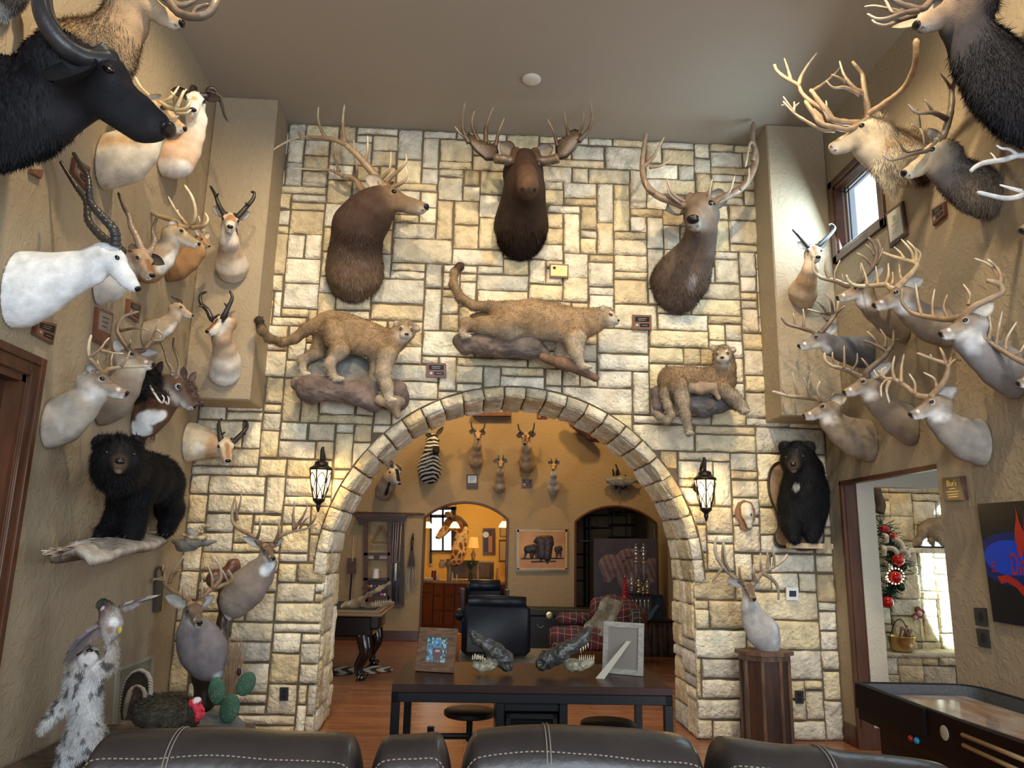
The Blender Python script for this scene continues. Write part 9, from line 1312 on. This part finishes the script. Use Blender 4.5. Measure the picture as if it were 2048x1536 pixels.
c = cpt(G7, 405, 1425, YH); c[2] = hz; k = crr(G7, 1, c); t = thing('brass_pot', 'round brass pot with a white tag on the hearth', 'pot', c); g = G(); g.lathe(c, [(66*k, 0), (80*k, 20*k), (92*k, 70*k), (98*k, 110*k), (102*k, 115*k), (92*k, 112*k), (70*k, 30*k), (0, 20*k)], 24); g.obj('bowl', M_BRASS, t, True); g = G(); g.tube(smooth_path([c+[-90*k, 0, 105*k], c+[-40*k, 0, 215*k], c+[20*k, 0, 230*k], c+[70*k, 0, 105*k]], 5), 4*k, seg=6); g.obj('handle', M_BLACKM, t, True); g = G(); q = c+[20*k, -95*k, 55*k]; g.slab([q+[-16*k, 0, 0], q+[0, 0, -16*k], q+[16*k, 0, 0], q+[0, 0, 16*k]], (0, -.003, 0)); g.obj('tag', M_WHITE, t)
for j in range(9): a = rnd.uniform(0, 6.3); q = c+[rnd.uniform(-50, 50)*k, rnd.uniform(-20, 20)*k, 110*k]; g = G(); g.tube([q, q+[cos(a)*40*k, 0, rnd.uniform(40, 90)*k]], rnd.uniform(6, 10)*k, (.25, .15, .1), 6); g.obj('kindling', M_DRIFT, t, True)
g = G(); g.ball(cpt(G7, 555, 1415, YH), np.array([50, 26, 22])*k, (.7, .7, .68)); o = solo(g, 'white_stone', M_ROCK, 'small white stone beside the brass pot', 'stone', smooth=True)
t = thing('wall_bow', 'reddish bow ornament with pink centre on the chimney stone', 'ornament', cpt(G7, 525, 1100, HY-.05)); g = G(); g.ball(cpt(G7, 532, 1100, HY-.07), .035, (.7, .45, .42)); g.ball(cpt(G7, 500, 1130, HY-.06), .028, (.6, .36, .33)); g.obj('centre', vmat('bow_pink', .6, .1, 5, 0), t, True); g = G()
for a, b in ((515, 1040), (570, 1080), (490, 1150), (560, 1130)): g.ball((cpt(G7, 528, 1100, HY-.06)+cpt(G7, a, b, HY-.06))/2, (.045, .015, .04), (.22, .05, .05))
g.tube([cpt(G7, 535, 1150, HY-.05), cpt(G7, 555, 1380, HY-.05)], .004, (.4, .3, .25), 5); g.obj('ribbon', vmat('bow_red', .6, .1, 5, 0), t, True)
YC2 = HY-.18; zm = 1.715; t = thing('coyote', 'tan coyote standing on the stone mantel', 'mounted coyote', cpt(G7, 650, 600, YC2)); B = Body(.04); CY = (.40, .31, .22); limb(B, G7, YC2, [(560, 480, 0, 40), (640, 455, 0, 55), (760, 450, 0, 62), (860, 440, 0, 55)], CY); limb(B, G7, YC2, [(590, 460, 0, 30), (560, 520, 0, 24), (520, 570, 0, 22), (490, 600, 0, 8)], (.42, .33, .25)); limb(B, G7, YC2, [(640, 500, 0, 42), (625, 560, 0, 20), (640, 600, 0, 12)], (.5, .42, .32)); limb(B, G7, YC2, [(680, 520, -.05, 36), (700, 560, -.05, 18), (715, 602, -.05, 12)], (.5, .42, .32)); limb(B, G7, YC2, [(850, 500, 0, 30), (850, 600, 0, 12)], CY)
P, Fa, N_, C = B.mesh(.012); sh = zm+.02-P[:, 2].min(); P[:, 2] += sh; g = G(); g.addnp(P, Fa, C*(1+.3*vnoise(P*12))[:, None]); fur(g, P, Fa, N_, C, 9000, .03, .003, (-.5, 0, -.5), .4, .6); g.obj('body', M_LONGFUR, t, True); g = G(); q = cpt(G7, 640, 615, YC2); g.box((q[0]-.22, YC2-.07, zm), (q[0]+.5, YC2+.07, zm+.025)); g.obj('base', M_BLACKM, t)
t = thing('christmas_garland', 'hanging green garland with red balls, white and red ribbons', 'garland', cpt(G7, 300, 500, HY-.25)); YX = HY-.35; g = G()
path = [cpt(G7, a, b, YX) for a, b in ((240, 420), (300, 540), (340, 660), (350, 800), (310, 930), (270, 1000))]; path = smooth_path(path, 10)
for k in range(520): q = path[rnd.randrange(len(path))]; a = rng.normal(0, 1, 3)*[1, .6, .5]; e = q+nrm(a)*rnd.uniform(.08, .26)*(1-.3*(q[2] < 1.4)); g.tube([q, e], [.009, .003], rnd.choice(((.02, .06, .03), (.03, .09, .05), (.015, .04, .025))), 3)
g.obj('needles', M_FEATH, t, kind='stuff')
for a, b, r_ in ((370, 690, 46), (350, 825, 48), (290, 1015, 44)): g = G(); q = cpt(G7, a, b, YX-.12); g.ball(q, crr(G7, r_, q), seg=18, rings=12); g.obj('red_ball', mat('red_bauble', (.55, .01, .015), .12, coat=.7) if a == 370 else bpy.data.materials['red_bauble'], t, True)
for a, b, r_, cl in ((415, 745, 30, 0), (395, 900, 32, 0), (300, 740, 30, 1), (270, 840, 32, 1)): g = G(); q = cpt(G7, a, b, YX-.08); g.ball(q, crr(G7, r_, q), seg=14, rings=10); g.obj('dark_ball' if cl == 0 else 'silver_ball', mat('green_bauble', (.01, .03, .015), .15) if cl == 0 else M_CHR, t, True)
M_RIB = mat('white_ribbon', (.62, .56, .48), .6); M_RR = mat('red_ribbon', (.45, .02, .05), .6)
for a, b, c_, d, m_ in ((235, 470, 300, 470, M_RR), (290, 520, 350, 525, M_RR), (250, 500, 280, 560, M_RIB), (320, 530, 410, 600, M_RIB), (270, 600, 370, 650, M_RIB), (240, 590, 260, 660, M_RIB), (380, 630, 455, 665, M_RIB), (230, 450, 260, 480, M_RR)):
    p0, p1 = cpt(G7, a, b, YX-.16), cpt(G7, c_, d, YX-.16); g = G(); mid = (p0+p1)/2+[0, -.05, .03]; g.tube(smooth_path([p0, mid, p1], 6), np.array([[.006, .035]]*13), seg=6, flat=(0, 1, .3)); g.obj('ribbon', m_, t, True)
g = G()
for k in range(16): a = 2*pi*k/16; q = cpt(G7, 350+65*cos(a), 815+60*sin(a), YX-.14); g.ball(q, .011, seg=8, rings=5)
g.obj('beads', mat('warm_light', (1, .8, .5), .3, emit=(1, .8, .5), es=1.5), t, True)
g = G(); P = smooth_path([cpt(G7, a, b, HY-.12) for a, b in ((195, 130), (215, 200), (240, 270), (225, 330))], 4); g.tube(P, [.06]*len(P), (.06, .045, .04), 8); solo(g, 'dark_horn', M_DRIFT, 'dark rough horn hanging on the chimney edge', 'horn', smooth=True)
g = G(); pts = smooth_path([PZ(680+a/2.926, 1220+b/2.926, .006) for a, b in ((700, 235), (900, 222), (1090, 225), (1260, 232), (1330, 260), (1240, 310), (1000, 330), (720, 320), (700, 235))], 3)[:-1]; c = np.mean(pts, 0); n = len(pts); V = np.array([[c+(p-c)*f+[0, 0, .02*(f < .98)] for p in pts] for f in (.02, .4, .8, .97, 1)]); g.grid(V, (.62, .56, .46), close=True); solo(g, 'shag_rug', vmat('shag', .9, .25, 30, 1, 60, .03), 'cream shag rug under the plaid armchair and recliner', 'rug')
